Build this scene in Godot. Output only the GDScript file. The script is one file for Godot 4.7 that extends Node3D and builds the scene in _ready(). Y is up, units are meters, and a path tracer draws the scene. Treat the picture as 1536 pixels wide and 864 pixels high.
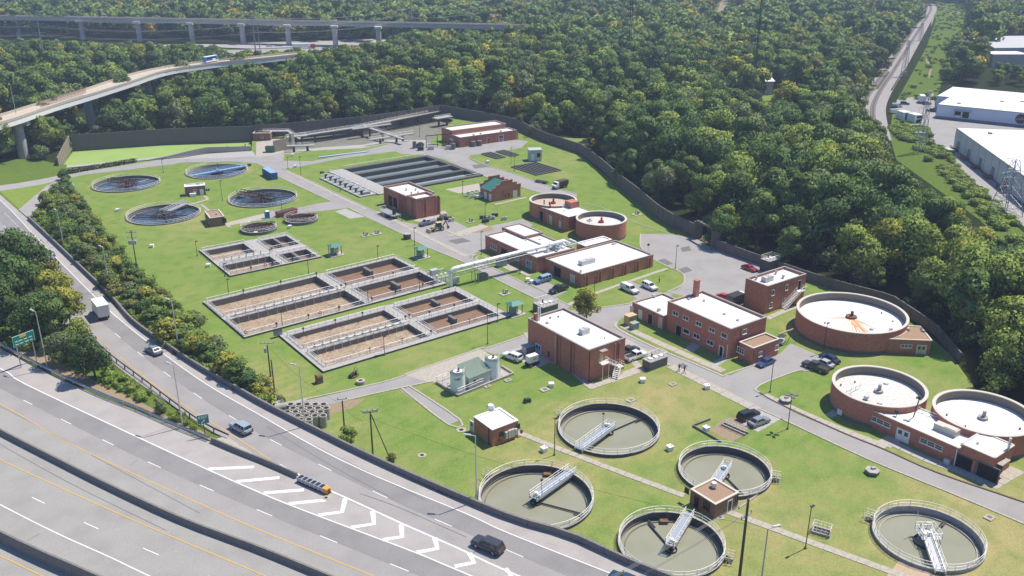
extends Node3D
# A sewage works between a motorway and woods, seen from a drone 85 m up.
# All coordinates are metres: x to the right, y up, -z away from the drone; y = 0 is the lawn of the works.
# Buildings and basins of the works stand on one survey grid, turned GRID radians from the x axis.

const GRID := 0.637
const ROAD_H := 6.0          # level of the motorway above the lawn
const EYE := Vector3(0, 85, 0)

var used := {}
var mats := {}
var rng := RandomNumberGenerator.new()
var holes: Array = []        # openings in the lawn for tanks and basins
var wheel_mesh := {}

class MB:
	var v := PackedVector3Array()
	var n := PackedVector3Array()
	var c := PackedColorArray()
	var t := Transform3D()
	var col := Color(1, 1, 1)

	func put(a: Vector3, na: Vector3) -> void:
		v.append(t * a)
		n.append((t.basis * na).normalized())
		c.append(col)

	func tri(a: Vector3, b: Vector3, d: Vector3) -> void:
		var k := (b - a).cross(d - a).normalized()
		put(a, k); put(d, k); put(b, k)

	func quad(a: Vector3, b: Vector3, d: Vector3, e: Vector3) -> void:
		tri(a, b, d)
		tri(a, d, e)

	func box(at: Vector3, s: Vector3) -> MB:
		var h := s * 0.5
		var p := []
		for k in 8:
			p.append(at + Vector3(h.x if k & 1 else -h.x, h.y if k & 2 else -h.y, h.z if k & 4 else -h.z))
		for f in [[0, 2, 3, 1], [4, 5, 7, 6], [0, 4, 6, 2], [1, 3, 7, 5], [2, 6, 7, 3], [0, 1, 5, 4]]:
			quad(p[f[0]], p[f[1]], p[f[2]], p[f[3]])
		return self

	func beam(a: Vector3, b: Vector3, w: float, h: float) -> MB:
		var d := b - a
		var keep := t
		var x := d.normalized()
		var up := Vector3.UP if absf(x.y) < 0.99 else Vector3.RIGHT
		var z := x.cross(up).normalized()
		var y := z.cross(x)
		t = t * Transform3D(Basis(x, y, z), (a + b) * 0.5)
		box(Vector3.ZERO, Vector3(d.length(), h, w))
		t = keep
		return self

	func tube(a: Vector3, b: Vector3, r: float, r2 := -1.0, seg := 6, caps := true) -> MB:
		if r2 < 0.0:
			r2 = r
		var x := (b - a).normalized()
		var u := x.cross(Vector3.UP if absf(x.y) < 0.9 else Vector3.RIGHT).normalized()
		var w := x.cross(u)
		for k in seg:
			var p := TAU * k / seg
			var q := TAU * (k + 1) / seg
			var m := u * cos(p) + w * sin(p)
			var o := u * cos(q) + w * sin(q)
			put(a + m * r, m); put(b + o * r2, o); put(a + o * r, o)
			put(a + m * r, m); put(b + m * r2, m); put(b + o * r2, o)
			if caps:
				tri(b, b + m * r2, b + o * r2)
				tri(a, a + o * r, a + m * r)
		return self

	func path(pts: Array, r: float, seg := 5, closed := false) -> MB:
		for k in pts.size() - (0 if closed else 1):
			tube(pts[k], pts[(k + 1) % pts.size()], r, r, seg, false)
		return self

	func ring(r0: float, r1: float, y: float, seg := 64) -> MB:
		for k in seg:
			var p := TAU * k / seg
			var q := TAU * (k + 1) / seg
			var a := Vector3(cos(p), 0, sin(p))
			var b := Vector3(cos(q), 0, sin(q))
			var up := Vector3(0, y, 0)
			quad(a * r0 + up, b * r0 + up, b * r1 + up, a * r1 + up)
		return self

	func drum(r: float, y0: float, y1: float, seg := 64, outward := true) -> MB:
		for k in seg:
			var p := TAU * k / seg
			var q := TAU * (k + 1) / seg
			var a := Vector3(cos(p), 0, sin(p))
			var b := Vector3(cos(q), 0, sin(q))
			var s := 1.0 if outward else -1.0
			var q0 := [a * r + Vector3(0, y0, 0), b * r + Vector3(0, y0, 0), b * r + Vector3(0, y1, 0), a * r + Vector3(0, y1, 0)]
			var nn := [a * s, b * s, b * s, a * s]
			for j in ([0, 1, 2, 0, 2, 3] if outward else [0, 2, 1, 0, 3, 2]):
				put(q0[j], nn[j])
		return self

	func prism(poly: PackedVector2Array, y0: float, y1: float, top := true) -> MB:
		if Geometry2D.is_polygon_clockwise(poly):
			poly = poly.duplicate()
			poly.reverse()
		for k in poly.size():
			var a := poly[k]
			var b := poly[(k + 1) % poly.size()]
			quad(Vector3(a.x, y0, a.y), Vector3(a.x, y1, a.y), Vector3(b.x, y1, b.y), Vector3(b.x, y0, b.y))
		if top:
			flat(poly, y1)
		return self

	func flat(poly: PackedVector2Array, y: float) -> MB:
		var ix := Geometry2D.triangulate_polygon(poly)
		for k in range(0, ix.size(), 3):
			var a := poly[ix[k]]
			var b := poly[ix[k + 1]]
			var d := poly[ix[k + 2]]
			if (b - a).cross(d - a) > 0:
				var s := b
				b = d
				d = s
			tri(Vector3(a.x, y, a.y), Vector3(b.x, y, b.y), Vector3(d.x, y, d.y))
		return self

	func loft(prof: Array) -> MB:
		# a body symmetric about z = 0: each corner of the side outline is Vector3(x, y, half width)
		var side := PackedVector2Array()
		for p in prof:
			side.append(Vector2(p.x, p.y))
		var ccw := not Geometry2D.is_polygon_clockwise(side)
		var m := prof.size()
		for k in m:
			var a: Vector3 = prof[k]
			var b: Vector3 = prof[(k + 1) % m]
			var q := [Vector3(a.x, a.y, a.z), Vector3(a.x, a.y, -a.z), Vector3(b.x, b.y, -b.z), Vector3(b.x, b.y, b.z)]
			if ccw:
				quad(q[0], q[1], q[2], q[3])
			else:
				quad(q[3], q[2], q[1], q[0])
		var ix := Geometry2D.triangulate_polygon(side)
		for k in range(0, ix.size(), 3):
			var w := [prof[ix[k]], prof[ix[k + 1]], prof[ix[k + 2]]]
			var turn: float = (side[ix[k + 1]] - side[ix[k]]).cross(side[ix[k + 2]] - side[ix[k]])
			if turn < 0:
				w.reverse()
			tri(w[0], w[1], w[2])
			tri(Vector3(w[2].x, w[2].y, -w[2].z), Vector3(w[1].x, w[1].y, -w[1].z), Vector3(w[0].x, w[0].y, -w[0].z))
		return self

	func mesh() -> ArrayMesh:
		var a := []
		a.resize(Mesh.ARRAY_MAX)
		a[Mesh.ARRAY_VERTEX] = v
		a[Mesh.ARRAY_NORMAL] = n
		a[Mesh.ARRAY_COLOR] = c
		var m := ArrayMesh.new()
		if v.size():
			m.add_surface_from_arrays(Mesh.PRIMITIVE_TRIANGLES, a)
		return m

func V(x: float, y: float, z: float) -> Vector3:
	return Vector3(x, y, z)

func box(at: Vector3, s: Vector3) -> MB:
	var b := MB.new()
	return b.box(at, s)

func tube(a: Vector3, c: Vector3, r: float, r2 := -1.0, seg := 6) -> MB:
	var b := MB.new()
	return b.tube(a, c, r, r2, seg)

func beam(a: Vector3, c: Vector3, w: float, h: float) -> MB:
	var b := MB.new()
	return b.beam(a, c, w, h)

func loft(prof: Array) -> MB:
	var b := MB.new()
	return b.loft(prof)

func rails(pts: Array, y: float, gap := 2.0, r := 0.035) -> MB:
	var b := MB.new()
	return rail_run(b, pts, y, gap, r)

func numbered(called: String) -> String:
	used[called] = used.get(called, -1) + 1
	return called if used[called] == 0 else "%s_%03d" % [called, used[called]]

func tag(o: Node3D, label: String, category: String, group := "") -> Node3D:
	o.set_meta("label", label)
	o.set_meta("category", category)
	if group:
		o.set_meta("group", group)
	return o

func thing(called: String, label: String, category: String, at := Vector3.ZERO, az := 0.0, group := "") -> Node3D:
	var o := Node3D.new()
	o.name = numbered(called)
	add_child(o)
	o.position = at
	o.rotation.y = az
	return tag(o, label, category, group)

func obj(called: String, b, mat: Material, parent: Node = null) -> MeshInstance3D:
	var o := MeshInstance3D.new()
	o.mesh = b.mesh() if b is MB else b
	o.material_override = mat
	o.name = called if parent else numbered(called)
	(parent if parent else self).add_child(o, true)
	return o

func struct(called: String, b, mat: Material) -> MeshInstance3D:
	var o := obj(called, b, mat)
	o.set_meta("kind", "structure")
	return o

func copy(o: Node3D, at: Vector3, az: float, label: String) -> Node3D:
	var base: String = o.name
	var cut := base.rfind("_0")
	if cut > 0 and base.length() - cut == 4:
		base = base.substr(0, cut)
	var r: Node3D = o.duplicate()
	r.name = numbered(base)
	add_child(r)
	r.position = at
	r.rotation.y = az
	r.set_meta("label", label)
	return r

func lin(r: float, g: float, b: float) -> Color:
	return Color(r, g, b).linear_to_srgb()

func noise(kind: int, freq: float, seed_: int, oct := 4) -> FastNoiseLite:
	var f := FastNoiseLite.new()
	f.noise_type = kind
	f.frequency = freq
	f.seed = seed_
	f.fractal_octaves = oct
	return f

func noise_tex(size: int, f: FastNoiseLite, stops: Array) -> NoiseTexture2D:
	var t := NoiseTexture2D.new()
	t.width = size
	t.height = size
	t.seamless = true
	t.noise = f
	var g := Gradient.new()
	var o := PackedFloat32Array()
	var c := PackedColorArray()
	for s in stops:
		o.append(s[0])
		c.append(lin(s[1], s[2], s[3]))
	g.offsets = o
	g.colors = c
	t.color_ramp = g
	return t

func mat(called: String, c: Color, rough := 0.8, metal := 0.0) -> StandardMaterial3D:
	if mats.has(called):
		return mats[called]
	var m := StandardMaterial3D.new()
	m.resource_name = called
	m.albedo_color = c
	m.roughness = rough
	m.metallic = metal
	mats[called] = m
	return m

func cover(m: StandardMaterial3D, t: Texture2D, metres: float, t2: Texture2D = null, metres2 := 1.0) -> StandardMaterial3D:
	m.albedo_texture = t
	m.uv1_triplanar = true
	m.uv1_world_triplanar = true
	m.uv1_scale = Vector3.ONE / metres
	if t2:
		m.detail_enabled = true
		m.detail_blend_mode = BaseMaterial3D.BLEND_MODE_MUL
		m.detail_albedo = t2
		m.detail_uv_layer = BaseMaterial3D.DETAIL_UV_2
		m.uv2_triplanar = true
		m.uv2_world_triplanar = true
		m.uv2_scale = Vector3.ONE / metres2
	return m

func make_materials() -> void:
	var S := FastNoiseLite.TYPE_SIMPLEX
	var fine := noise_tex(512, noise(S, 0.06, 3, 4), [[0.0, 0.62, 0.62, 0.62], [0.5, 0.85, 0.85, 0.85], [1.0, 1, 1, 1]])
	var speck := noise_tex(512, noise(FastNoiseLite.TYPE_VALUE, 0.22, 5, 2), [[0.0, 0.55, 0.55, 0.55], [0.5, 0.86, 0.86, 0.86], [1.0, 1, 1, 1]])
	var blot := noise_tex(1024, noise(S, 0.012, 8, 5), [[0.0, 0.68, 0.66, 0.64], [0.45, 0.9, 0.9, 0.9], [1.0, 1, 1, 1]])
	var soft := noise_tex(1024, noise(S, 0.008, 15, 5), [[0.0, 0.84, 0.83, 0.83], [0.5, 0.94, 0.94, 0.94], [1.0, 1, 1, 1]])
	# lawn: broad mottling from green to straw, over a fine grain; the regional tone sits in the mesh colours
	var lawn := noise_tex(1024, noise(S, 0.010, 11, 6), [[0.0, 0.74, 0.84, 0.66], [0.42, 0.90, 0.97, 0.82], [0.60, 1.0, 1.0, 0.90], [1.0, 1.0, 0.92, 0.86]])
	var m := cover(mat("grass", Color.WHITE, 0.95), lawn, 71.0, speck, 13.0)
	m.vertex_color_use_as_albedo = true
	m.specular_mode = BaseMaterial3D.SPECULAR_DISABLED
	m = cover(mat("rough_grass", lin(0.13, 0.185, 0.045), 1.0), lawn, 24.0, speck, 30.0)
	m.specular_mode = BaseMaterial3D.SPECULAR_DISABLED
	m = cover(mat("forest_floor", lin(0.035, 0.045, 0.02), 1.0), lawn, 30.0, speck, 8.0)
	m.specular_mode = BaseMaterial3D.SPECULAR_DISABLED
	m = cover(mat("grass_verge", lin(0.21, 0.28, 0.07), 1.0), lawn, 40.0, speck, 25.0)
	m.specular_mode = BaseMaterial3D.SPECULAR_DISABLED
	cover(mat("earth", lin(0.36, 0.27, 0.17), 1.0), blot, 9.0, speck, 3.0)
	cover(mat("asphalt", lin(0.360, 0.345, 0.335), 0.9), soft, 71.3, speck, 5.0)
	cover(mat("asphalt_dark", lin(0.19, 0.178, 0.18), 0.9), blot, 12.0, speck, 4.0)
	cover(mat("lane", lin(0.280, 0.270, 0.268), 0.9), soft, 59.8, speck, 5.0)
	cover(mat("lane_worn", lin(0.360, 0.340, 0.330), 0.9), soft, 78.19999999999999, speck, 5.0)
	cover(mat("shoulder", lin(0.430, 0.400, 0.380), 0.9), soft, 52.9, speck, 5.0)
	cover(mat("lane_old", lin(0.360, 0.350, 0.330), 0.9), soft, 66.69999999999999, speck, 5.0)
	cover(mat("concrete", lin(0.50, 0.455, 0.385), 0.9), blot, 11.0, speck, 2.5)
	cover(mat("concrete_grey", lin(0.470, 0.455, 0.430), 0.9), blot, 13.0, speck, 3.0)
	cover(mat("concrete_dark", lin(0.12, 0.115, 0.105), 0.9), blot, 7.0, fine, 2.0)
	cover(mat("concrete_stained", lin(0.210, 0.200, 0.185), 0.9), blot, 5.0, fine, 2.0)
	cover(mat("parapet", lin(0.235, 0.225, 0.215), 0.9), blot, 9.0, speck, 3.0)
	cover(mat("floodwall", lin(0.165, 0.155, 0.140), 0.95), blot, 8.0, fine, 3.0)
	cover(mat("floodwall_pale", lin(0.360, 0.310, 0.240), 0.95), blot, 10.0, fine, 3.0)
	cover(mat("pier", lin(0.620, 0.610, 0.580), 0.9), blot, 14.0, speck, 4.0)
	cover(mat("deck_concrete", lin(0.620, 0.540, 0.440), 0.9), blot, 16.0, speck, 4.0)
	var brick := noise_tex(512, noise(FastNoiseLite.TYPE_VALUE, 0.2, 21, 3), [[0.0, 0.66, 0.60, 0.60], [0.5, 0.9, 0.9, 0.9], [1.0, 1, 1, 1]])
	cover(mat("brick", lin(0.560, 0.225, 0.150), 0.9), brick, 5.0, blot, 14.0)
	cover(mat("brick_dark", lin(0.380, 0.150, 0.105), 0.9), brick, 5.0, blot, 14.0)
	cover(mat("brick_brown", lin(0.310, 0.170, 0.125), 0.9), brick, 5.0, blot, 9.0)
	var stain := noise_tex(1024, noise(S, 0.009, 31, 5), [[0.0, 0.72, 0.70, 0.66], [0.38, 0.95, 0.95, 0.95], [1.0, 1, 1, 1]])
	cover(mat("white_roof", lin(0.80, 0.80, 0.79), 0.7), stain, 22.0, fine, 5.0)
	cover(mat("white_roof_stained", lin(0.72, 0.70, 0.66), 0.8), blot, 12.0, fine, 4.0)
	cover(mat("gravel_roof", lin(0.40, 0.27, 0.18), 0.95), blot, 6.0, speck, 2.0)
	cover(mat("metal_roof", lin(0.8, 0.8, 0.8), 0.5), stain, 40.0)
	cover(mat("grey_roof", lin(0.45, 0.44, 0.46), 0.6), stain, 20.0)
	cover(mat("tan_pad", lin(0.55, 0.41, 0.28), 0.9), blot, 6.0, speck, 2.0)
	cover(mat("tan_roof", lin(0.60, 0.47, 0.36), 0.9), blot, 7.0, speck, 3.0)
	mat("warehouse_blue", lin(0.520, 0.610, 0.740), 0.6)
	mat("plinth_blue", lin(0.15, 0.19, 0.30), 0.7)
	mat("warehouse_white", lin(0.62, 0.63, 0.64), 0.6)
	mat("container_grey", lin(0.30, 0.33, 0.35), 0.5)
	cover(mat("parapet_inner", lin(0.27, 0.235, 0.195), 0.95), blot, 6.0, fine, 2.0)
	mat("coping", lin(0.30, 0.28, 0.26), 0.8)
	mat("coping_pale", lin(0.52, 0.48, 0.42), 0.8)
	mat("white_paint", lin(0.78, 0.78, 0.77), 0.5)
	cover(mat("road_paint", lin(0.80, 0.80, 0.79), 0.7), blot, 3.0)
	cover(mat("yellow_paint", lin(0.62, 0.40, 0.09), 0.7), blot, 3.0)
	mat("pale_metal", lin(0.55, 0.55, 0.54), 0.45, 0.3)
	mat("galvanised", lin(0.42, 0.43, 0.44), 0.45, 0.5)
	mat("rail", lin(0.780, 0.770, 0.740), 0.5, 0.2)
	mat("blue_grating", lin(0.280, 0.330, 0.400), 0.5, 0.3)
	mat("light_blue", lin(0.24, 0.38, 0.55), 0.5)
	mat("dark_metal", lin(0.04, 0.04, 0.045), 0.5, 0.3)
	mat("black", lin(0.012, 0.012, 0.014), 0.6)
	mat("opening", lin(0.01, 0.01, 0.012), 0.9)  # near-black, paints the unlit inside of doorways and hollows
	mat("rust", lin(0.17, 0.085, 0.055), 0.9)
	mat("rust_dark", lin(0.075, 0.05, 0.042), 0.9)
	mat("rust_stain", lin(0.550, 0.270, 0.120), 0.9)
	mat("rust_pale", lin(0.720, 0.550, 0.360), 0.9)
	mat("glass", lin(0.02, 0.025, 0.03), 0.08)
	mat("teal", lin(0.055, 0.20, 0.165), 0.5)
	mat("pale_green", lin(0.42, 0.52, 0.50), 0.5)
	mat("white_tank", lin(0.800, 0.830, 0.850), 0.45)
	mat("sign_green", lin(0.0, 0.21, 0.155), 0.5)
	mat("yellow_plate", lin(0.65, 0.45, 0.08), 0.5)
	mat("wood", lin(0.11, 0.09, 0.07), 0.95)
	mat("wood_pale", lin(0.42, 0.38, 0.33), 0.95)
	mat("bark", lin(0.075, 0.06, 0.045), 1.0)
	mat("tyre", lin(0.015, 0.015, 0.015), 0.9)
	mat("rim", lin(0.45, 0.45, 0.46), 0.3, 0.7)
	mat("head_lamp", lin(0.75, 0.75, 0.72), 0.2)
	mat("tail_lamp", lin(0.35, 0.02, 0.02), 0.3)
	mat("red", lin(0.42, 0.03, 0.025), 0.5)
	mat("container_blue", lin(0.05, 0.12, 0.27), 0.6)
	mat("toilet_blue", lin(0.02, 0.17, 0.42), 0.5)
	mat("container_red", lin(0.33, 0.07, 0.05), 0.7)
	mat("dumpster_green", lin(0.03, 0.17, 0.10), 0.6)
	mat("dark_green", lin(0.02, 0.06, 0.04), 0.6)
	mat("orange", lin(0.75, 0.30, 0.02), 0.5)
	mat("solar_dark", lin(0.03, 0.035, 0.045), 0.3)
	mat("machine_yellow", lin(0.45, 0.34, 0.14), 0.6)
	mat("tan", lin(0.50, 0.38, 0.20), 0.7)
	mat("sage", lin(0.25, 0.32, 0.26), 0.7)
	mat("wire", lin(0.30, 0.30, 0.30), 0.5)
	cover(mat("ballast", lin(0.40, 0.37, 0.36), 1.0), blot, 20.0, speck, 4.0)
	mat("track_dark", lin(0.100, 0.080, 0.075), 0.9)
	mat("clarifier_water", lin(0.270, 0.270, 0.200), 0.22)
	cover(mats["clarifier_water"], noise_tex(512, noise(S, 0.006, 41, 3), [[0.0, 0.88, 0.86, 0.8], [0.5, 0.97, 0.97, 0.95], [1.0, 1, 1, 1]]), 40.0)
	mat("dark_water", lin(0.045, 0.075, 0.115), 0.08)  # blue of the reflected sky put into the base colour
	mat("channel_water", lin(0.200, 0.260, 0.300), 0.12)
	cover(mat("pond_water", lin(0.270, 0.265, 0.215), 0.25), blot, 60.0)
	cover(mat("algae", lin(0.250, 0.360, 0.090), 0.9), noise_tex(512, noise(S, 0.008, 45, 3), [[0.0, 0.85, 0.9, 0.85], [0.5, 0.97, 0.97, 0.95], [1.0, 1, 1, 1]]), 70.0)
	var foam := noise(FastNoiseLite.TYPE_CELLULAR, 0.022, 51, 3)
	foam.cellular_return_type = FastNoiseLite.RETURN_DISTANCE2_SUB
	foam.domain_warp_enabled = true
	foam.domain_warp_amplitude = 26.0
	foam.domain_warp_frequency = 0.018
	cover(mat("foam_water", lin(0.95, 0.95, 0.95), 0.6), noise_tex(1024, foam, [[0.0, 0.66, 0.58, 0.47], [0.07, 0.50, 0.41, 0.31], [0.24, 0.36, 0.27, 0.185], [1.0, 0.255, 0.20, 0.16]]), 26.0, noise_tex(512, noise(S, 0.012, 53, 4), [[0.0, 0.7, 0.68, 0.66], [0.55, 0.95, 0.93, 0.9], [1.0, 1, 1, 1]]), 27.0)
	cover(mat("brown_water", lin(0.260, 0.165, 0.105), 0.3), blot, 26.0)
	m = mat("leaf", Color.WHITE, 0.75)
	m.vertex_color_use_as_albedo = true
	m.backlight_enabled = true
	m.backlight = lin(0.35, 0.42, 0.16)
	m.metallic_specular = 0.25
	m = mat("skin_cloth", Color.WHITE, 0.85)
	m.vertex_color_use_as_albedo = true

func sheet(poly: PackedVector2Array, y: float, cell := 0.0, tone = null, cut: Array = []) -> MB:
	# a level sheet over a ground polygon; with a cell size it is laid out in squares that can carry a tone each
	var b := MB.new()
	if cell <= 0.0:
		b.flat(poly, y)
		return b
	var lo := poly[0]
	var hi := poly[0]
	for p in poly:
		lo = lo.min(p)
		hi = hi.max(p)
	lo = (lo / cell).floor() * cell
	var boxes := []
	for h in cut:
		var r := Rect2(h[0], Vector2.ZERO)
		for p in h:
			r = r.expand(p)
		boxes.append(r.grow(0.01))
	var nx := int(ceil((hi.x - lo.x) / cell)) + 1
	var nz := int(ceil((hi.y - lo.y) / cell)) + 1
	var inside := PackedByteArray()
	var tint := PackedColorArray()
	inside.resize(nx * nz)
	tint.resize(nx * nz)
	for i in nx:
		for j in nz:
			var p := lo + Vector2(i, j) * cell
			if Geometry2D.is_point_in_polygon(p, poly):
				inside[i * nz + j] = 1
			if tone and inside[i * nz + j]:
				tint[i * nz + j] = tone.call(V(p.x, y, p.y))
	for i in nx - 1:
		for j in nz - 1:
			var at := lo + Vector2(i, j) * cell
			var ids := [i * nz + j, (i + 1) * nz + j, (i + 1) * nz + j + 1, i * nz + j + 1]
			var sq := PackedVector2Array([at, at + Vector2(cell, 0), at + Vector2(cell, cell), at + Vector2(0, cell)])
			var full: bool = inside[ids[0]] + inside[ids[1]] + inside[ids[2]] + inside[ids[3]] == 4
			var left: Array = [sq] if full and cell < 20.0 else Geometry2D.intersect_polygons(sq, poly)
			for k in cut.size():
				if boxes[k].intersects(Rect2(at, Vector2(cell, cell))):
					full = false
					var rest := []
					for q in left:
						rest.append_array(Geometry2D.clip_polygons(q, cut[k]))
					left = rest
			for q in left:
				var from := b.v.size()
				b.flat(q, y)
				if tone:
					for k in range(from, b.v.size()):
						if full:
							var d := (Vector2(b.v[k].x, b.v[k].z) - at).round()
							b.c[k] = tint[ids[(1 if d.y < cell * 0.5 else 2) if d.x > cell * 0.5 else (0 if d.y < cell * 0.5 else 3)]]
						else:
							b.c[k] = tone.call(b.v[k])
	return b

func offset_line(pts: Array, off: float) -> Array:
	# the polyline moved sideways, to its right for positive values
	var out := []
	for k in pts.size():
		var a: Vector3 = pts[maxi(k - 1, 0)]
		var c: Vector3 = pts[mini(k + 1, pts.size() - 1)]
		var d := V(c.x - a.x, 0, c.z - a.z).normalized()
		out.append(pts[k] + V(-d.z, 0, d.x) * off)
	return out

func band(a: Array, c: Array, dy := 0.0, b: MB = null) -> MB:
	# a surface between two polylines with the same number of points, the second to the right of the first
	if b == null:
		b = MB.new()
	var up := V(0, dy, 0)
	for k in a.size() - 1:
		b.quad(a[k] + up, c[k] + up, c[k + 1] + up, a[k + 1] + up)
	return b

func smooth(pts: Array, per := 6) -> Array:
	var out := []
	for k in pts.size() - 1:
		var a: Vector3 = pts[maxi(k - 1, 0)]
		var d: Vector3 = pts[mini(k + 2, pts.size() - 1)]
		for i in per:
			out.append((pts[k] as Vector3).cubic_interpolate(pts[k + 1], a, d, float(i) / per))
	out.append(pts[-1])
	return out

func stripe(pts: Array, w: float, dy := 0.0, b: MB = null) -> MB:
	return band(offset_line(pts, -w / 2), offset_line(pts, w / 2), dy, b)

func along(pts: Array, d: float) -> Array:
	# [point, direction] at a distance along a polyline
	for k in pts.size() - 1:
		var s: Vector3 = pts[k + 1] - pts[k]
		var l := s.length()
		if d <= l or k == pts.size() - 2:
			return [pts[k] + s * (d / l), s / l]
		d -= l
	return [pts[0], Vector3.RIGHT]

func length_of(pts: Array) -> float:
	var l := 0.0
	for k in pts.size() - 1:
		l += (pts[k + 1] - pts[k]).length()
	return l

func kerb(pts: Array, w := 0.45, h := 0.12, y := 0.0) -> MB:
	var b := MB.new()
	var l := offset_line(pts, -w / 2)
	var r := offset_line(pts, w / 2)
	var up := V(0, y + h, 0)
	var lo := V(0, y, 0)
	for k in pts.size() - 1:
		b.quad(l[k] + up, r[k] + up, r[k + 1] + up, l[k + 1] + up)
		b.quad(l[k] + lo, l[k] + up, l[k + 1] + up, l[k + 1] + lo)
		b.quad(r[k] + up, r[k] + lo, r[k + 1] + lo, r[k + 1] + up)
	return b

func flat2(pts: Array) -> PackedVector2Array:
	var o := PackedVector2Array()
	for p in pts:
		o.append(Vector2(p.x, p.z))
	return o

func g2(a: Array) -> PackedVector2Array:
	# x, z pairs
	var o := PackedVector2Array()
	for k in range(0, a.size(), 2):
		o.append(Vector2(a[k], a[k + 1]))
	return o

func g3(a: Array, h := 0.0) -> Array:
	# x, z pairs, all at one height
	var o := []
	for k in range(0, a.size(), 2):
		o.append(V(a[k], h, a[k + 1]))
	return o

func g3v(a: Array) -> Array:
	var o := []
	for k in range(0, a.size(), 3):
		o.append(V(a[k], a[k + 1], a[k + 2]))
	return o

func rect(at: Vector3, az: float, w: float, d: float) -> PackedVector2Array:
	# a ground rectangle from its near corner: w along the grid, d to the left of that
	var u := Vector2(cos(az), -sin(az))
	var v := Vector2(-sin(az), -cos(az))
	var o := Vector2(at.x, at.z)
	return PackedVector2Array([o, o + u * w, o + u * w + v * d, o + v * d])

func disc(at: Vector3, r: float, seg := 48) -> PackedVector2Array:
	var o := PackedVector2Array()
	for k in seg:
		o.append(Vector2(at.x + r * cos(TAU * k / seg), at.z + r * sin(TAU * k / seg)))
	return o

func _ready() -> void:
	# camera: a drone 85 m above the lawn, looking 21.7 degrees down
	var cam := Camera3D.new()
	cam.name = "camera"
	cam.position = EYE
	cam.rotation_degrees = V(-21.685, 0, 0)
	cam.fov = 35.64
	cam.near = 1.0
	cam.far = 9000.0
	cam.current = true
	add_child(cam)
	# sky and haze
	var we := WorldEnvironment.new()
	we.name = "world"
	var env := Environment.new()
	env.background_mode = Environment.BG_SKY
	var sky := Sky.new()
	var sm := ProceduralSkyMaterial.new()
	sm.sky_top_color = lin(0.13, 0.26, 0.58)
	sm.sky_horizon_color = lin(0.52, 0.62, 0.74)
	sm.sky_curve = 0.12
	sm.ground_bottom_color = lin(0.10, 0.12, 0.08)
	sm.ground_horizon_color = lin(0.40, 0.48, 0.56)
	sm.sun_angle_max = 12.0
	sm.sky_energy_multiplier = 0.9
	sky.sky_material = sm
	env.sky = sky
	env.tonemap_mode = Environment.TONE_MAPPER_LINEAR
	env.tonemap_exposure = 1.28
	env.fog_enabled = true
	env.fog_light_color = lin(0.62, 0.76, 1.0)
	env.fog_density = 0.00022
	env.sdfgi_enabled = true
	env.ssao_enabled = true
	env.ssil_enabled = true
	we.environment = env
	add_child(we)
	# the sun stands high to the right and beyond the works
	var sun := DirectionalLight3D.new()
	sun.name = "sun"
	sun.light_energy = 1.6
	sun.light_color = Color(1.0, 0.965, 0.91)
	sun.light_angular_distance = 0.5
	sun.shadow_enabled = true
	var el := deg_to_rad(61.0)
	var az := deg_to_rad(32.0)
	var from := V(cos(az) * cos(el), sin(el), -sin(az) * cos(el))
	sun.look_at_from_position(from * 100.0, Vector3.ZERO, Vector3.UP)
	add_child(sun)
	rng.seed = 2024
	make_materials()
	lay_out_holes()
	build_ground()
	build_works_roads()
	build_motorway()
	build_flood_wall()
	build_ponds()
	build_bridges()
	build_railway()
	build_clarifiers()
	build_basins()
	build_buildings()
	build_posts()
	build_signs()
	build_vehicles()
	build_people()
	build_vegetation()

var works := PackedVector2Array()          # outline of the works' ground
var flood_line: Array = []                 # foot of the flood wall
var parapet_line: Array = []               # foot of the ramp's parapet, at road level
var fence_line: Array = []

const DRY := [[-52.0, -150.0, 16.0], [66.0, -112.0, 26.0], [40.0, -118.0, 14.0], [80.0, -128.0, 20.0], [18.0, -150.0, 14.0], [-30.0, -128.0, 12.0], [4.0, -133.0, 12.0], [30.0, -155.0, 12.0], [92.0, -150.0, 12.0], [70.0, -186.0, 12.0], [-56.0, -166.0, 14.0], [20.0, -330.0, 10.0], [-95.0, -270.0, 9.0]]

const TANKS := [[17.7, -143.2, 9.3], [3.9, -121.7, 9.3], [23.7, -109.8, 7.9], [35.9, -129.3, 7.8], [62.6, -111.4, 7.9], [-139.6, -315.5, 11.6], [-112.4, -277.7, 11.4], [-112.3, -333.6, 11.4], [-85.3, -296.7, 11.5], [77.1, -186.8, 12.0], [70.0, -151.7, 8.6]]

var tone_a := FastNoiseLite.new()
var tone_b := FastNoiseLite.new()

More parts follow.
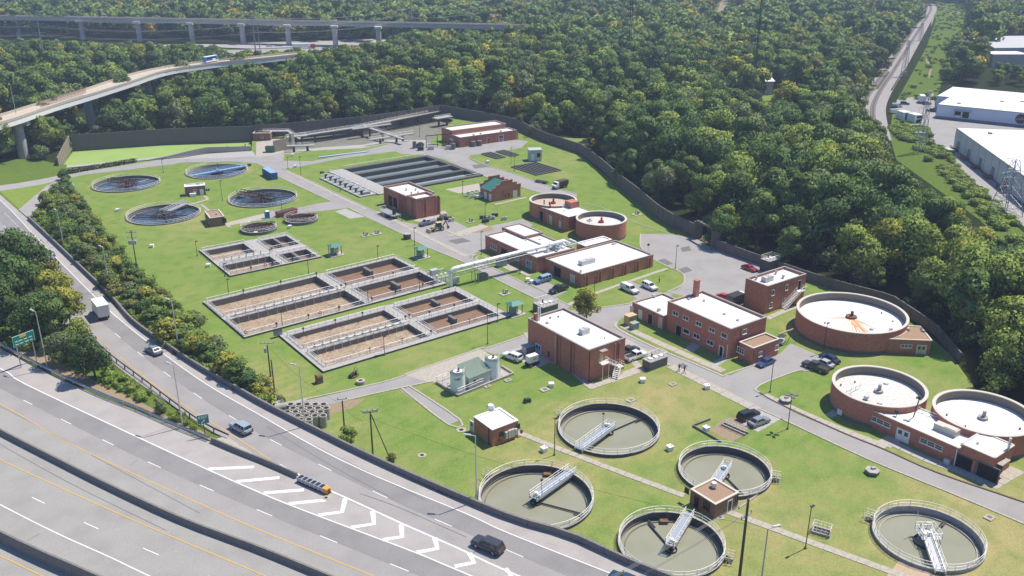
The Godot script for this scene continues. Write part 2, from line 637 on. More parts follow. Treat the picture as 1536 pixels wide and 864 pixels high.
func lawn_tone(p: Vector3) -> Color:
	# regional colour of the turf: greener by the northern basins, strawy where it has dried out to the south
	var dry := clampf((p.z + 215.0) / 90.0, 0.0, 1.0) * 0.20
	for s in DRY:
		var q := Vector2(p.x - s[0], p.z - s[1]).length() / float(s[2])
		dry += 0.42 * exp(-q * q * 1.6)
	dry += tone_a.get_noise_2d(p.x, p.z) * 0.46 + tone_b.get_noise_2d(p.x, p.z) * 0.26
	# worn turf hugging the round tanks, and mower turns swept round them
	var sweep := 0.0
	for q in TANKS:
		var e := Vector2(p.x - q[0], p.z - q[1]).length() - float(q[2])
		if e < 9.0:
			dry += 0.35 * exp(-e * e * 0.35)
			sweep = 0.10 * sin(e * 3.0) * exp(-e * 0.22)
	dry = clampf(dry, 0.0, 1.0)
	var mow := 1.0 + 0.06 * sin((p.x * cos(GRID) - p.z * sin(GRID)) * 2.6) * smoothstep(-0.1, 0.3, tone_a.get_noise_2d(p.z * 0.7, p.x * 0.7))
	var g := Color(0.205, 0.285, 0.080)
	var d := Color(0.385, 0.335, 0.170)
	return g.lerp(d, dry) * (mow + sweep)

func build_ground() -> void:
	tone_a.frequency = 0.022
	tone_a.fractal_octaves = 4
	tone_a.seed = 4
	tone_b.frequency = 0.11
	tone_b.fractal_octaves = 3
	tone_b.seed = 9
	works = g2([-163.8, -321.4, -114.5, -244.5, -86.6, -206.6, -62.9, -173.8, -47.5, -155.1, -39.4, -138.3, -30.3, -130.3, -18.7, -121.4, -6.8, -112.8, 8.45, -104.39, 20.45, -96.09, 41.59, -81.66, 78.4, -87.87, 113.1, -131.1, 92.6, -140.6, 92.1, -154.6, 95, -175.4, 92.9, -202.7, 76.9, -219, 58.9, -243.9, 54.5, -254.8, 42.4, -292.5, 28.4, -361.8, 13.6, -385.6, 0.9, -418.6, -35.7, -448.3, -70.5, -415.5, -105.7, -398, -115.2, -392.4, -149.4, -388.3, -187.2, -375.3, -178, -344.8])
	var big := PackedVector2Array([Vector2(-4000, 300), Vector2(4000, 300), Vector2(4000, -6000), Vector2(-4000, -6000)])
	struct("ground", sheet(big, 0.0, 250.0, null, [works]), mats.forest_floor)
	# the lawn, laid out in squares of 1.5 m that carry the turf's regional colour
	struct("lawn", sheet(works, 0.0, 1.5, lawn_tone, holes), mats.grass)

func road(called: String, poly: PackedVector2Array, y: float, m: String) -> void:
	struct(called, sheet(poly, y), mats[m])

func build_works_roads() -> void:
	road("road", g2([-97.9, -343.7, -87.1, -326.3, -61.3, -293.3, -54.1, -285.4, -46.4, -274.3, -33.3, -258, -24.8, -246.2, -13.1, -232.7, -3.1, -218.5, 5.8, -206.6, 12.3, -198.1, 20.8, -185.8, 28.1, -177.7, 33.5, -170.6, 36.3, -166.5, 47.3, -151.6, 51.5, -146.1, 61.7, -133.4, 71.4, -123.4, 79.1, -115.1, 89.51, -105.11, 93.23, -110.88, 82.1, -120.9, 71.9, -129.5, 65.7, -136.8, 60, -143, 54.2, -148.8, 51.2, -153.7, 49, -157.8, 44.9, -164.1, 43.7, -165, 31.3, -178.8, 26.2, -186.2, 24.5, -188.8, 24.4, -191, 25.6, -193.7, 27.3, -195.7, 29.4, -199, 30.2, -204.8, 28.3, -203.1, 22.3, -201.4, 18.1, -200.2, 13.7, -202.7, 10.8, -207, 3.3, -217, -5.1, -228.5, -11.2, -236.5, -11.8, -238.2, -29.8, -263.2, -34.7, -270, -47.3, -284.7, -58.2, -299.1, -73.5, -319.5, -88.8, -338.4]), 0.030, "asphalt")
	road("road", g2([-167.7, -329.2, -167, -332.3, -147.7, -347, -137.6, -354.8, -115.7, -357.1, -104.4, -359.5, -97.6, -342.7, -100.8, -347, -110.7, -350.3, -131.5, -348.1, -134, -344.8, -160.9, -329.2, -165, -323.4]), 0.022, "asphalt")
	road("road", g2([-111, -384.3, -102.3, -384.3, -94.4, -366.6, -91.6, -352.6, -87.2, -339.5, -88.5, -337.4, -97.6, -342.7, -103.8, -357.1]), 0.026, "asphalt")
	road("road", g2([-91.6, -351.4, -79.9, -350.3, -67.8, -361.8, -54.5, -379.1, -48.9, -387, -37, -384.3, -30.7, -377.8, -22.3, -374, -27.7, -354.8, -37.7, -361.8, -45.5, -363, -48.6, -367.8, -69.3, -354.8, -84.7, -339.5, -88, -338.4]), 0.022, "asphalt")
	road("road", g2([-30.7, -377.8, -22.3, -374, 0.9, -391, 7, -387, 3.9, -374, -12.6, -363, -17.2, -360.6, -17.5, -354.8, -13.4, -345.9, -9.3, -341.6, 1, -330.2, 11.3, -314.9, 22.6, -302.5, 22.5, -298.3, 11, -303.3, 8, -305.9, -2.7, -318.6, -12.8, -329.2, -20.2, -341.6, -28.3, -356, -35, -361.8]), 0.018, "asphalt")
	road("road", g2([21.9, -302.5, 23.3, -299.9, 24.5, -290.9, 29.3, -287, 39.3, -268.7, 47.8, -258, 46.1, -246.2, 41, -239.3, 38.8, -241.6, 37.3, -245.7, 38.9, -258, 36.8, -273.6, 34.4, -283.1, 30.8, -291.7, 22.4, -297.4]), 0.014, "asphalt")
	road("yard", g2([38.9, -258, 47.8, -258, 54.8, -253.5, 58.6, -243.9, 65.7, -236, 72, -228.5, 76.7, -218.5, 66.1, -210.1, 58.7, -209.7, 54.7, -197.3, 46.7, -205.7, 39.4, -211, 44.7, -217, 45.8, -223.9, 42, -230.6, 39.2, -236, 37.3, -245.7]), 0.022, "asphalt")
	road("road", g2([30.2, -204.8, 32.2, -206.6, 39.4, -211, 40.7, -209.2, 33.8, -202.3, 28.1, -201.4]), 0.026, "asphalt")
	road("road", g2([-79.6, -282.4, -71.3, -285.4, -65.1, -290.9, -61.3, -293.3, -54.1, -285.4, -63.2, -281.6, -77.3, -274.3]), 0.018, "asphalt")
	road("yard", g2([-35.4, -270.7, -29.1, -267.3, -23.8, -275.7, -22.4, -277.9, -12.3, -261.9, 4, -273.6, 6.6, -266.6, 3.5, -261.9, -7.6, -242.7, -10.1, -241.6, -11.8, -237.6, -29.7, -262.6]), 0.014, "asphalt")
	road("road", g2([-40.6, -154, -27, -161.5, -22, -165, -16, -162.4, -16.7, -162.1, -22.2, -159.5, -24.6, -158.4, -31.9, -154.6, -37.7, -151.1, -42, -151.4]), 0.018, "asphalt")
	road("road", g2([-7, -177.1, -5.9, -177.7, 3.8, -185.5, 6.6, -182.2, -3.6, -174.7]), 0.018, "asphalt")
	road("path", g2([-22.4, -158.7, -20.5, -160.1, -9.7, -146.8, -11.8, -145.1]), 0.012, "asphalt")
	road("yard", g2([-22.2, -165.3, -7, -177.7, -4.8, -174.7, -5.7, -171.5, -14.6, -162.1, -16.6, -161.8, -18.8, -163]), 0.034, "concrete")
	road("parking_bay", g2([42, -147.6, 47.2, -151.1, 47.4, -151.4, 50.6, -147.3, 45, -142.5, 43.4, -144.4]), 0.024, "concrete_grey")
	road("yard", g2([39.2, -146.6, 41.4, -148.1, 43.6, -144.4, 42.1, -141.3, 39.3, -139, 36.1, -143.2]), 0.012, "earth")
	road("parking_bay", g2([3.6, -217.5, 10.7, -207.4, 14.1, -211.5, 7.7, -219.4]), 0.036, "asphalt")
	road("parking_bay", g2([27.4, -214.2, 30.8, -219, 36.7, -211, 39.1, -210.1, 31.9, -204.4]), 0.040, "asphalt")
	road("parking_lot", g2([43.6, -164.7, 51.1, -170.2, 57.7, -174.7, 61.9, -180.5, 66.3, -174.1, 68.8, -170.2, 62, -167.1, 59.6, -167.1, 53.4, -163.2, 50, -160.6, 48.7, -158.7, 49, -157.3]), 0.036, "asphalt")
	road("yard", g2([20.3, -186.9, 25, -184, 34, -169.6, 33, -169.6, 27.6, -176.1, 21.6, -172.1]), 0.036, "concrete")
	road("yard", g2([-3.8, -176.1, 3.3, -180.5, 6.4, -177.4, 8.8, -172.1, 5.6, -168.4, 0.3, -172.8]), 0.010, "concrete_grey")
	road("yard", g2([-90.3, -268.7, -79.2, -280.9, -76.7, -274.3, -89.1, -265.9]), 0.012, "concrete")
	road("yard", g2([-111, -384.3, -103.2, -395.2, -94.4, -366.6, -96.8, -361.8, -103.8, -357.1]), 0.036, "concrete")
	road("pad", g2([-58, -281.6, -55, -284.7, -47.1, -275.7, -51.6, -273.6]), 0.016, "concrete_grey")
	road("patch", g2([-18.9, -251.7, -14.9, -254.2, -12, -251.1, -16.4, -248.6]), 0.040, "asphalt_dark")
	road("patch", g2([40.2, -234.3, 42.7, -236, 44.4, -231.6, 42.6, -230.6]), 0.040, "asphalt_dark")
	road("patch", g2([48.8, -245.1, 51.6, -246.8, 51.4, -242.7, 48.6, -241.6]), 0.040, "asphalt_dark")
	road("patch", g2([45, -227.4, 47.7, -229.5, 48.8, -226.4, 45.9, -224.4]), 0.040, "asphalt_dark")
	road("patch", g2([33.5, -168.4, 36.2, -170.6, 37.1, -169.3, 34.6, -166.5]), 0.046, "asphalt_dark")
	road("patch", g2([-15.7, -343.7, -10, -347, -8.3, -341.6, -14.4, -338.4]), 0.040, "asphalt_dark")
	# grass islands inside the paved areas
	var isl := {"lawn_island": g2([12.4, -199, 16.8, -204.8, 23.2, -211.5, 26.9, -214.2, 31.8, -203.5, 30.4, -205.3, 28.3, -202.7, 22.2, -201, 17.2, -199.4]), "lawn_island_b": g2([30.8, -219.4, 39.2, -236, 42.3, -230.1, 45.7, -223.4, 44.8, -217.5, 42.3, -212.8, 39.4, -211, 36.9, -211.9]), "lawn_island_c": g2([24.6, -189.5, 26, -192.6, 28.3, -194.9, 34, -185.8, 45.2, -171.2, 44.9, -167.7, 50.6, -169.6, 45.1, -165, 43.8, -165.3, 31.4, -179.1]), "lawn_island_d": g2([-11.2, -237.1, -9.3, -239.9, -4.3, -233.8, -4.7, -228.5, -6, -229.5])}
	for k in isl:
		struct("lawn", sheet(isl[k], 0.048, 2.0, lawn_tone), mats.grass)
	# pale kerbs and the pavements beside the roads
	var kb := [g3([-97.9, -343.7, -87.1, -326.3, -61.3, -293.3]), g3([-54.1, -285.4, -33.3, -258, -24.8, -246.2, -13.1, -232.7, -3.1, -218.5, 5.8, -206.6]), g3([-88.8, -338.4, -73.5, -319.5, -58.2, -299.1, -47.3, -284.7, -34.7, -270, -29.8, -263.2]), g3([-11.8, -238.2, -9.5, -239.9, -11.2, -236.5, -5.1, -228.5, 3.3, -217]), g3([10.8, -207, 13.7, -202.7, 18.1, -199.8, 22.2, -201, 28.3, -203.1, 30.2, -204.8, 32.2, -206.6]), g3([39.2, -236, 42, -230.6, 45.4, -224.9, 45.6, -220.9, 44.2, -216.1, 39.4, -211]), g3([38.9, -258, 37.3, -245.7, 39.1, -241]), g3([43.7, -165, 50.9, -169.6, 57.7, -174.7]), g3([68.9, -170.6, 61.8, -167.1, 59.6, -167.1, 53.4, -163.2, 50, -160.6, 48.6, -158.7, 49.1, -157.5]), g3([47.2, -151.1, 50.6, -147.3, 51.5, -146.1, 61.7, -133.4, 71.4, -123.4, 79.1, -115.1]), g3([-12.8, -329.2, -2.7, -318.6, 8, -305.9]), g3([-17.6, -357.1, -9.4, -342.7, 1, -330.2, 11.3, -314.9, 22.6, -302.5]), g3([-6.1, -234.9, -8.7, -238.2, -10.1, -236, -7.5, -231.6]), g3([-31.9, -154.6, -24.6, -158.4, -16, -162.4]), g3([-40.4, -154.8, -27, -161.5, -22, -165]), g3([-22.2, -159.5, -11.8, -145.1, -9.7, -146.8, -20.5, -160.1]), g3([-65.1, -290.9, -70.8, -283.1, -79.6, -282.4]), g3([-77.3, -274.3, -63.4, -282.4]), g3([-22.2, -165.3, -7, -177.7, -5.9, -177.7, 3.8, -185.5])]
	for line in kb:
		struct("kerb", kerb(smooth(line, 3), 0.4, 0.12), mats.concrete)
	struct("kerb", kerb(smooth(g3([24.5, -191.8, 24.5, -188, 31.3, -178.4, 38.4, -170.6, 43.6, -164.4]), 4), 0.6, 0.12), mats.concrete)
	struct("kerb", kerb(smooth(g3([49.1, -157.5, 51.2, -153.7, 59.9, -142.7, 65.6, -136.6, 71.8, -129.2, 82, -120.7, 93.23, -110.88]), 4), 0.3, 0.14), mats.rust_dark)
	struct("kerb", kerb(g3([24.5, -290.9, 29.3, -287, 39.3, -268.7, 47.8, -258]), 0.3, 0.1), mats.concrete_grey)
	# pavements laid in slabs, each slab its own piece
	pavement("pavement", g3([33.4, -169.3, 47, -150.6]), 2.3, 2.4, "concrete")
	pavement("pavement", g3([25.5, -189.9, 34.1, -178.8, 44, -166.8]), 1.9, 2.4, "concrete")
	pavement("pavement", g3([49.8, -156.7, 54.9, -149.8, 60.5, -143.4, 66.5, -137.3]), 1.7, 2.4, "concrete")
	pavement("footpath", g3([-0.1, -143.2, 8.5, -136.6, 17, -130.3, 27.9, -122.5]), 1.25, 1.6, "concrete")
	pavement("footpath", g3([33.3, -118.7, 40, -114, 47.49, -108.7, 55.11, -103.38, 58.84, -100.87]), 1.35, 1.6, "concrete")
	pavement("footpath", g3([3.3, -186.2, 6.3, -173.8, 12.1, -168.1, 15.7, -160.1]), 1.5, 2.0, "concrete_grey")
	pavement("footpath", g3([15.2, -159.5, 19.8, -162.7, 27.1, -168.4]), 1.9, 2.0, "concrete")
	pavement("footpath", g3([19.9, -162.4, 27.2, -167.7, 25.6, -171.8]), 1.7, 2.0, "concrete")
	pavement("footpath", g3([13.7, -202.3, 18, -207.4, 27, -215.2, 38.9, -225.4, 42.2, -228]), 1.1, 2.0, "concrete")
	pavement("footpath", g3([38.5, -176.4, 42.1, -181.9]), 2.2, 2.0, "concrete_grey")
	pavement("footpath", g3([42.5, -169.6, 45.9, -173.1]), 1.6, 2.0, "concrete_grey")
	pavement("footpath", g3([60.2, -194.1, 66, -199, 71.7, -203.1]), 1.6, 2.0, "concrete")
	pavement("footpath", g3([59.7, -148.1, 63.2, -151.1]), 1.5, 2.0, "concrete")
	pavement("footpath", g3([66.1, -137.9, 69.6, -140.9]), 2.6, 2.0, "concrete")
	pavement("footpath", g3([67.8, -138.8, 72.3, -132.7, 76, -129.9, 79, -125.7]), 2.0, 2.2, "concrete_grey")
	pavement("footpath", g3([78.8, -125.3, 86.2, -130.3]), 2.4, 2.2, "concrete")
	pavement("footpath", g3([-104.1, -289.3, -87.3, -264.6]), 0.9, 2.0, "concrete")
	pavement("footpath", g3([-109.7, -286.2, -103.7, -295.8, -106.6, -299.9]), 1.0, 2.0, "concrete")
	pavement("footpath", g3([-27, -271.4, -15.6, -255.4, -13.3, -261.2]), 1.0, 2.0, "concrete")
	pavement("footpath", g3([-5.8, -289.3, 5.1, -298.3]), 1.2, 2.0, "concrete")
	pavement("footpath", g3([-2.4, -233.2, -0.5, -229.5, 4.8, -222.4]), 1.5, 2.2, "concrete")
	pavement("footpath", g3([-4.9, -236.5, -3.7, -231.6, 0.5, -225.9]), 1.3, 2.2, "concrete")
	pavement("footpath", g3([-44.2, -280.9, -35.1, -268.7, -25.6, -255.4, -12.8, -237.6]), 1.6, 2.6, "concrete")
	pavement("footpath", g3([-86, -334.3, -72, -315.8, -57.8, -296.6, -47.9, -283.9]), 1.2, 2.6, "concrete")
	road("pad", g2([53.19, -103.1, 56.49, -106.59, 59.43, -103.95, 61.64, -100.87, 57.38, -97.53]), 0.05, "tan_pad")
	road("pad", g2([-19.9, -254.2, -6.9, -266.6, -5.5, -261.2, -15.7, -257.3]), 0.016, "earth")
	for q in [g2([-19.8, -256.1, -14, -263.2, -9.6, -268, -7.2, -265.2, -13.7, -257.3]), g2([-31.2, -271.4, -27.6, -277.9, -21.9, -282.4, -20.7, -277.9, -26.8, -269.3])]:
		road("pad", q, 0.020, "concrete")
	road("pad", g2([-23.7, -308.6, -12.1, -316.7, -10.8, -306.8, -18.6, -303.3]), 0.016, "concrete")
	road("path", g2([-42.1, -151.9, -39.8, -154.6, -33.3, -154.6, -28.7, -155.1, -30.5, -151.4, -34.9, -148.8, -37.1, -146.3, -40.2, -147.8]), 0.008, "earth")

func pavement(called: String, pts: Array, w: float, each: float, m: String) -> void:
	# separate slabs with open joints
	var p := Node3D.new()
	p.name = numbered(called)
	p.set_meta("kind", "structure")
	add_child(p)
	var total := length_of(pts)
	var k := 0
	var d := 0.0
	while d < total - 0.3:
		var e := minf(d + each, total)
		var a = along(pts, d + 0.03)
		var c = along(pts, e - 0.03)
		var dir: Vector3 = (c[0] - a[0])
		var side := V(-dir.z, 0, dir.x).normalized() * w / 2
		var b := MB.new()
		var y := 0.075 + 0.012 * sin(k * 2.3 + w * 7.0)
		var up := V(0, y, 0)
		b.quad(a[0] - side + up, a[0] + side + up, c[0] + side + up, c[0] - side + up)
		b.quad(a[0] + side, c[0] + side, c[0] + side + up, a[0] + side + up)
		b.quad(c[0] - side, a[0] - side, a[0] - side + up, c[0] - side + up)
		b.quad(a[0] - side, a[0] + side, a[0] + side + up, a[0] - side + up)
		obj("slab", b, mats[m], p)
		d = e
		k += 1

func build_motorway() -> void:
	var h := V(0, ROAD_H, 0)
	parapet_line = smooth(g3([-142.9, -253.6, -125.4, -232.2, -108.1, -210.9, -92.8, -192, -82.2, -177.9, -71.3, -166.5, -61.9, -157.1, -54.8, -150.6, -45.5, -142.2, -39.1, -136.9, -30.2, -129.7, -25.7, -126.1, -18.6, -120.7, -9.1, -113.9, 0.38, -107.46, 8.4, -103.65, 15.58, -98.1, 24.94, -92.11, 38.39, -83.78], 6), 3)
	# the embankment that carries the roads, its plant side a retaining wall
	var fill := g2([-290.7, -322.5, -186.5, -294.4, -167.7, -284.3, -143.9, -255.6, -126.2, -233.9, -108.7, -212.4, -93.3, -193.2, -82.6, -179, -71.6, -167.4, -62.2, -157.9, -55, -151.5, -45.7, -142.9, -39.3, -137.6, -30.3, -130.3, -25.8, -126.8, -18.7, -121.3, -9.2, -114.4, 0.39, -107.93, 8.43, -104.09, 15.63, -98.51, 25.01, -92.49, 38.5, -84.11, 32.25, -56.27, -101.12, -56.27])
	struct("embankment", MB.new().prism(fill, -0.5, ROAD_H - 0.12), mats.rough_grass)
	# carriageways, laid strip by strip
	var par: Array = g3([-229.8, -356, -165.5, -280.3, -142.5, -252.9, -107.9, -210.4, -82.1, -177.6, -61.8, -156.8, -45.4, -141.9, -30.1, -129.4, -18.6, -120.5, -6.73, -111.83, 8.4, -103.5, 20.26, -94.91, 38.35, -83.67], 6)
	var edge: Array = g3([-224.8, -347.6, -162.2, -274.1, -131.9, -236.2, -96.9, -192.8, -83.9, -177.6, -70.7, -163.3, -57.3, -149.6, -45.3, -139, -31.9, -127.2, -20.8, -118.8, -6.62, -109.37, 0, -104.54, 19.81, -92.11], 6)
	var lane1: Array = g3([-207, -317.5, -149.9, -251, -120.3, -214.3, -101.8, -192.4, -88.1, -177.2, -73.5, -161.2, -58.8, -146.4, -50.8, -139, -42.7, -131.8, -33.4, -124.5, -24.3, -117.4, -14.93, -110.67, -6.51, -105, 19.14, -87.92], 6)
	var left: Array = g3([-213, -304.2, -143.9, -226.1, -115.7, -195.3, -100.4, -179.7, -91.3, -171.7, -80.7, -160.6, -69.7, -149.6, -58.1, -139, -47.7, -129.7, -39.3, -123, -33.4, -118.5, -27.8, -114.9, -7.53, -101.46, 18.56, -84.32], 6)
	par = smooth(par, 4); edge = smooth(edge, 4); lane1 = smooth(lane1, 4); left = smooth(left, 4)
	struct("road", zip(edge, par, 0.02), mats.shoulder)
	struct("road", zip(lane1, edge, 0.01), mats.lane)
	struct("road", zip(left, lane1, 0.0), mats.lane_worn)
	var m_up: Array = smooth(g3([-133, -185.3, -104.4, -165.2, -84.1, -150.6, -66.3, -139.5, -49.9, -129, -39, -121.8, -33.4, -118.5, -27.8, -114.9, -7.53, -101.46, 18.56, -84.32], 6), 4)
	var m_white: Array = smooth(g3([-125.3, -172.7, -99.6, -156.2, -91.5, -149.8, -62.9, -130.7, -48.3, -121.1, -39, -115.2, -33.14, -111.66, -23.1, -106.06, -13.23, -100.6, -6.91, -96.75, 10.71, -85.98], 6), 4)
	var m_lane: Array = smooth(g3([-121.3, -166.1, -92.8, -146.4, -81.4, -138.6, -61.6, -125.3, -51.7, -119, -41, -112.5, -31.22, -106.68, -20.33, -100.46, -13.07, -96.35, 2.63, -87.34], 6), 4)
	var m_yellow: Array = smooth(g3([-116.6, -158.5, -92.2, -142.2, -74.2, -129.2, -59.4, -119.8, -46.35, -111.83, -36.46, -105.91, -27.23, -100.74, -18.3, -95.82, -0.65, -85.98], 6), 4)
	var m_med: Array = smooth(g3([-109.8, -147.5, -86.4, -131.4, -72.6, -122.4, -60.8, -114.9, -46.83, -106.53, -35.05, -100.6, -24.83, -95.04, -5.44, -84.32], 6), 4)
	struct("road", zip(m_white, m_up, 0.014), mats.shoulder)
	struct("road", zip(m_lane, m_white, 0.018), mats.lane)
	struct("road", zip(m_yellow, m_lane, 0.006), mats.lane_worn)
	struct("road", zip(m_med, m_yellow, 0.010), mats.lane_old)
	var s_yellow: Array = smooth(g3([-102.8, -136, -82.4, -123.8, -63.3, -112.7, -46.73, -103.5, -34.08, -96.62, -13.57, -85.42], 6), 4)
	var s_lane: Array = smooth(g3([-98.4, -128.8, -72.5, -113.7, -60.44, -106.68, -49.67, -100.89, -39.25, -95.3, -16.49, -83.25], 6), 4)
	var s_white: Array = smooth(g3([-95, -123.4, -75.97, -111.66, -64.34, -104.84, -54.63, -99.62, -45.01, -94.26, -22.73, -82.71], 6), 4)
	var s_low: Array = smooth(g3([-88.4, -112.5, -71.25, -102.76, -63.67, -98.65, -58.06, -95.82, -47.93, -90.64, -26.84, -80.13], 6), 4)
	struct("road", zip(s_yellow, m_med, 0.006), mats.lane_old)
	struct("road", zip(s_lane, s_yellow, 0.002), mats.lane_old)
	struct("road", zip(s_white, s_lane, 0.010), mats.lane_old)
	struct("road", zip(s_low, s_white, 0.004), mats.lane_old)
	var t_yellow: Array = smooth(g3([-85.55, -107.93, -69.72, -99.9, -62.02, -95.82, -47, -88.27], 6), 4)
	struct("road", sheet(flat2(s_low) + flat2([V(-23.62, 6, -66.77), V(-72.5, 6, -66.77)]), ROAD_H - 0.006), mats.lane_old)
	# painted lines
	var y := 0.034
	struct("edge_line", stripe(edge, 0.16, y), mats.road_paint)
	struct("edge_line", stripe(m_white, 0.20, y), mats.road_paint)
	struct("edge_line", stripe(m_yellow, 0.16, y), mats.yellow_paint)
	struct("edge_line", stripe(s_yellow, 0.17, y), mats.yellow_paint)
	struct("edge_line", stripe(t_yellow, 0.17, y), mats.yellow_paint)
	struct("edge_line", stripe(s_white, 0.18, y), mats.road_paint)
	struct("edge_line", stripe(smooth(g3([-78.2, -161.2, -67.4, -149.8, -56.5, -139.5, -47.7, -131.8, -42, -126.6, -38.9, -123.8], 6), 4), 0.17, y), mats.yellow_paint)
	struct("edge_line", stripe(smooth(g3([-27.9, -115.3, -24.8, -113.3, -15.9, -107.15, -7.54, -101.6, 0, -96.35, 18.63, -84.76], 6), 3), 0.28, y), mats.road_paint)
	struct("edge_line", stripe(g3([-37.1, -122.4, -32.9, -119.2], 6), 0.25, y), mats.road_paint)
	dashes("lane_line", lane1, 0.14, 3.1, 12.2, 7.0, y, "road_paint")
	dashes("lane_line", m_lane, 0.14, 3.1, 12.2, 3.0, y, "road_paint")
	dashes("lane_line", s_lane, 0.14, 3.1, 12.2, 6.0, y, "road_paint")
	dashes("lane_line", smooth(g3([-153.2, -259.7, -136.2, -239.2, -124.9, -224.5, -113.9, -210.9], 6), 3), 0.16, 0.9, 2.2, 0.0, y, "road_paint")
	dashes("lane_line", g3([-156.7, -256.3, -145.9, -243.4, -135.7, -231.6, -119.8, -213.3], 6), 0.16, 3.0, 9.0, 2.0, y, "road_paint")
	dashes("lane_line", g3([-94.9, -179.7, -85.8, -169.4, -78, -160.9], 6), 0.16, 2.2, 5.2, 1.0, y, "yellow_paint")
	# chevrons in the gore
	for c in [g3([-48.1, -121.1, -41, -121.7], 6), g3([-42.7, -117.6, -36.2, -118.7], 6), g3([-37.6, -114.6, -31.7, -115.4], 6), g3([-33.18, -111.83, -27.8, -112.8], 6), g3([-28.26, -109.05, -24.91, -109.85, -25, -113.2], 6), g3([-23.02, -106.14, -19.81, -106.99, -20.44, -110.02], 6), g3([-18.08, -103.35, -15.45, -104.05, -15.87, -106.84], 6), g3([-13.05, -100.6, -10.29, -101.46, -10.84, -103.8], 6), g3([-7.68, -97.69, -5.12, -98.51, -5.84, -100.46], 6), g3([-2.44, -94.78, 0, -95.69, -0.89, -97.29], 6)]:
		struct("chevron", stripe(c, 0.75, 0.038), mats.road_paint)
	# tar seams and cracks across the lanes
	var crack := MB.new()
	for c in [g3([-91.6, -141.2, -81.1, -134.2, -66.3, -123.8, -45.61, -109.53], 6), g3([-88.4, -130.9, -68.9, -117.7, -49.02, -105.45], 6), g3([-32.9, -128.4, -21.7, -119.6, -12.7, -112.5], 6), g3([-42.1, -134.2, -28.4, -121.8, -17.8, -113.2], 6), g3([-23, -114.5, -16.52, -110.83, -6.36, -103.94], 6), g3([-71.3, -124.2, -71.2, -121.8], 6), g3([-60.2, -123.8, -60.8, -122.2], 6), g3([-58.4, -134.2, -62.8, -130.5], 6), g3([-66.7, -104.84, -67.68, -103.06], 6), g3([-13, -115.1, -11, -116.3], 6), g3([-102.3, -192.8, -94.8, -190.4], 6)]:
		stripe(smooth(c, 4), 0.07, 0.030, crack)
	struct("tar_seam", crack, mats.asphalt_dark)
	# retaining face below the parapet and bank down to the works' fence
	fence_line = g3([-162.8, -319.5, -142.9, -288.6, -127.5, -264.6, -114.5, -244.5, -103, -228.5, -86.6, -206.6, -75.5, -191.4, -62.9, -173.8, -54.1, -161.5, -47.1, -153.5])
	var top: Array = g3([-142.9, -255.6, -128, -236.8, -116.2, -221.9, -106.5, -210, -98.6, -200, -84, -180.9, -75.1, -171.1, -64.7, -160.4, -57.5, -154, -45.4, -143.3], 5.8)
	struct("bank", band(top, fence_line, 0.02), mats.rough_grass)
	# side track from the ramp down to the gate of the works
	var e0: Array = g3v([-183.5, 4.6, -311.4, -181.4, 3, -320.5, -178.5, 1.5, -331.4, -173.9, 0, -342.7])
	var l0: Array = g3v([-173.2, 5.6, -292.4, -172.4, 3.6, -303.3, -171.1, 1.6, -316.3, -168, 0.05, -330])
	var l1: Array = g3v([-169, 5.9, -284.7, -168.2, 3.9, -295.3, -167.1, 1.8, -308.2, -164.4, 0.05, -322.2])
	struct("bank", band(g3([-207.7, -354.8, -199.6, -354.8, -189.1, -352.6, -174.9, -344.8]), e0), mats.rough_grass)
	struct("bank", band(e0, l0), mats.rough_grass)
	struct("road", band(l0, l1, 0.02), mats.asphalt)
	struct("bank", band(l1, g3v([-167.2, 5.9, -282.3, -157.7, 5.9, -271.5, -143, 5.9, -253.9, -162.9, 0.05, -319.4])), mats.grass_verge)
	struct("path", band(g3v([-150.8, 5.95, -263.3, -155.7, 4.7, -281.8, -162.9, 2.3, -304.6]), g3v([-143.3, 5.95, -254.4, -150.3, 4.4, -275.9, -164.8, 0.9, -316.2]), 0.12), mats.asphalt)
	# gravel and scrub wedge between the two carriageways
	struct("verge", sheet(g2([-170.6, -223.5, -120.4, -195.3, -105.2, -183.4, -90.5, -170, -80, -158.8, -69.5, -148, -59.6, -139, -50.4, -130.5, -50, -129.4, -66.6, -140.2, -84.5, -151.5, -104.9, -166.1, -151.7, -195.3]), ROAD_H + 0.03), mats.earth)
	struct("verge", sheet(g2([-168.8, -220.9, -122.2, -198.7, -105.5, -184.1, -90.8, -170.7, -80.2, -159.4, -69.8, -148.8, -60.3, -139.5, -53.2, -133.1, -55.9, -134.2, -65.6, -141.7, -77.6, -150.1, -87.3, -157.6, -99.8, -166.8, -108, -172, -154.6, -199.5]), ROAD_H + 0.06), mats.rough_grass)
	struct("gore", sheet(g2([-50.2, -129.9, -48.3, -130.9, -47.2, -130.1, -39.3, -123.2, -33.4, -118.5, -49.9, -129]), ROAD_H + 0.05), mats.concrete)
	concrete_barrier("parapet", "long grey concrete parapet along the outer edge of the curving exit ramp", parapet_line, 1.1, 0.35, 4.0, true)
	concrete_barrier("median_barrier", "dark concrete median barrier between the two motorway carriageways", smooth(g3([-109.8, -147.5, -86.8, -132, -72.9, -123, -61, -115.4, -46.99, -106.99, -35.16, -101.03, -24.91, -95.43, -5.46, -84.65], 6), 3), 1.05, 0.5, 4.6, false)
	concrete_barrier("median_barrier", "taller stained concrete wall at the lower left corner of the motorway", smooth(g3([-88.6, -112.8, -71.48, -103.2, -63.87, -99.06, -58.24, -96.22, -48.08, -91.01, -26.91, -80.43], 6), 3), 1.9, 0.5, 5.0, false)
	concrete_barrier("barrier", "short concrete barrier leading to the crash cushion at the exit gore", smooth(g3([-50, -129.2, -44.3, -125.5, -39.1, -122.4, -33.4, -118.6], 6), 2), 0.95, 0.45, 4.0, false)
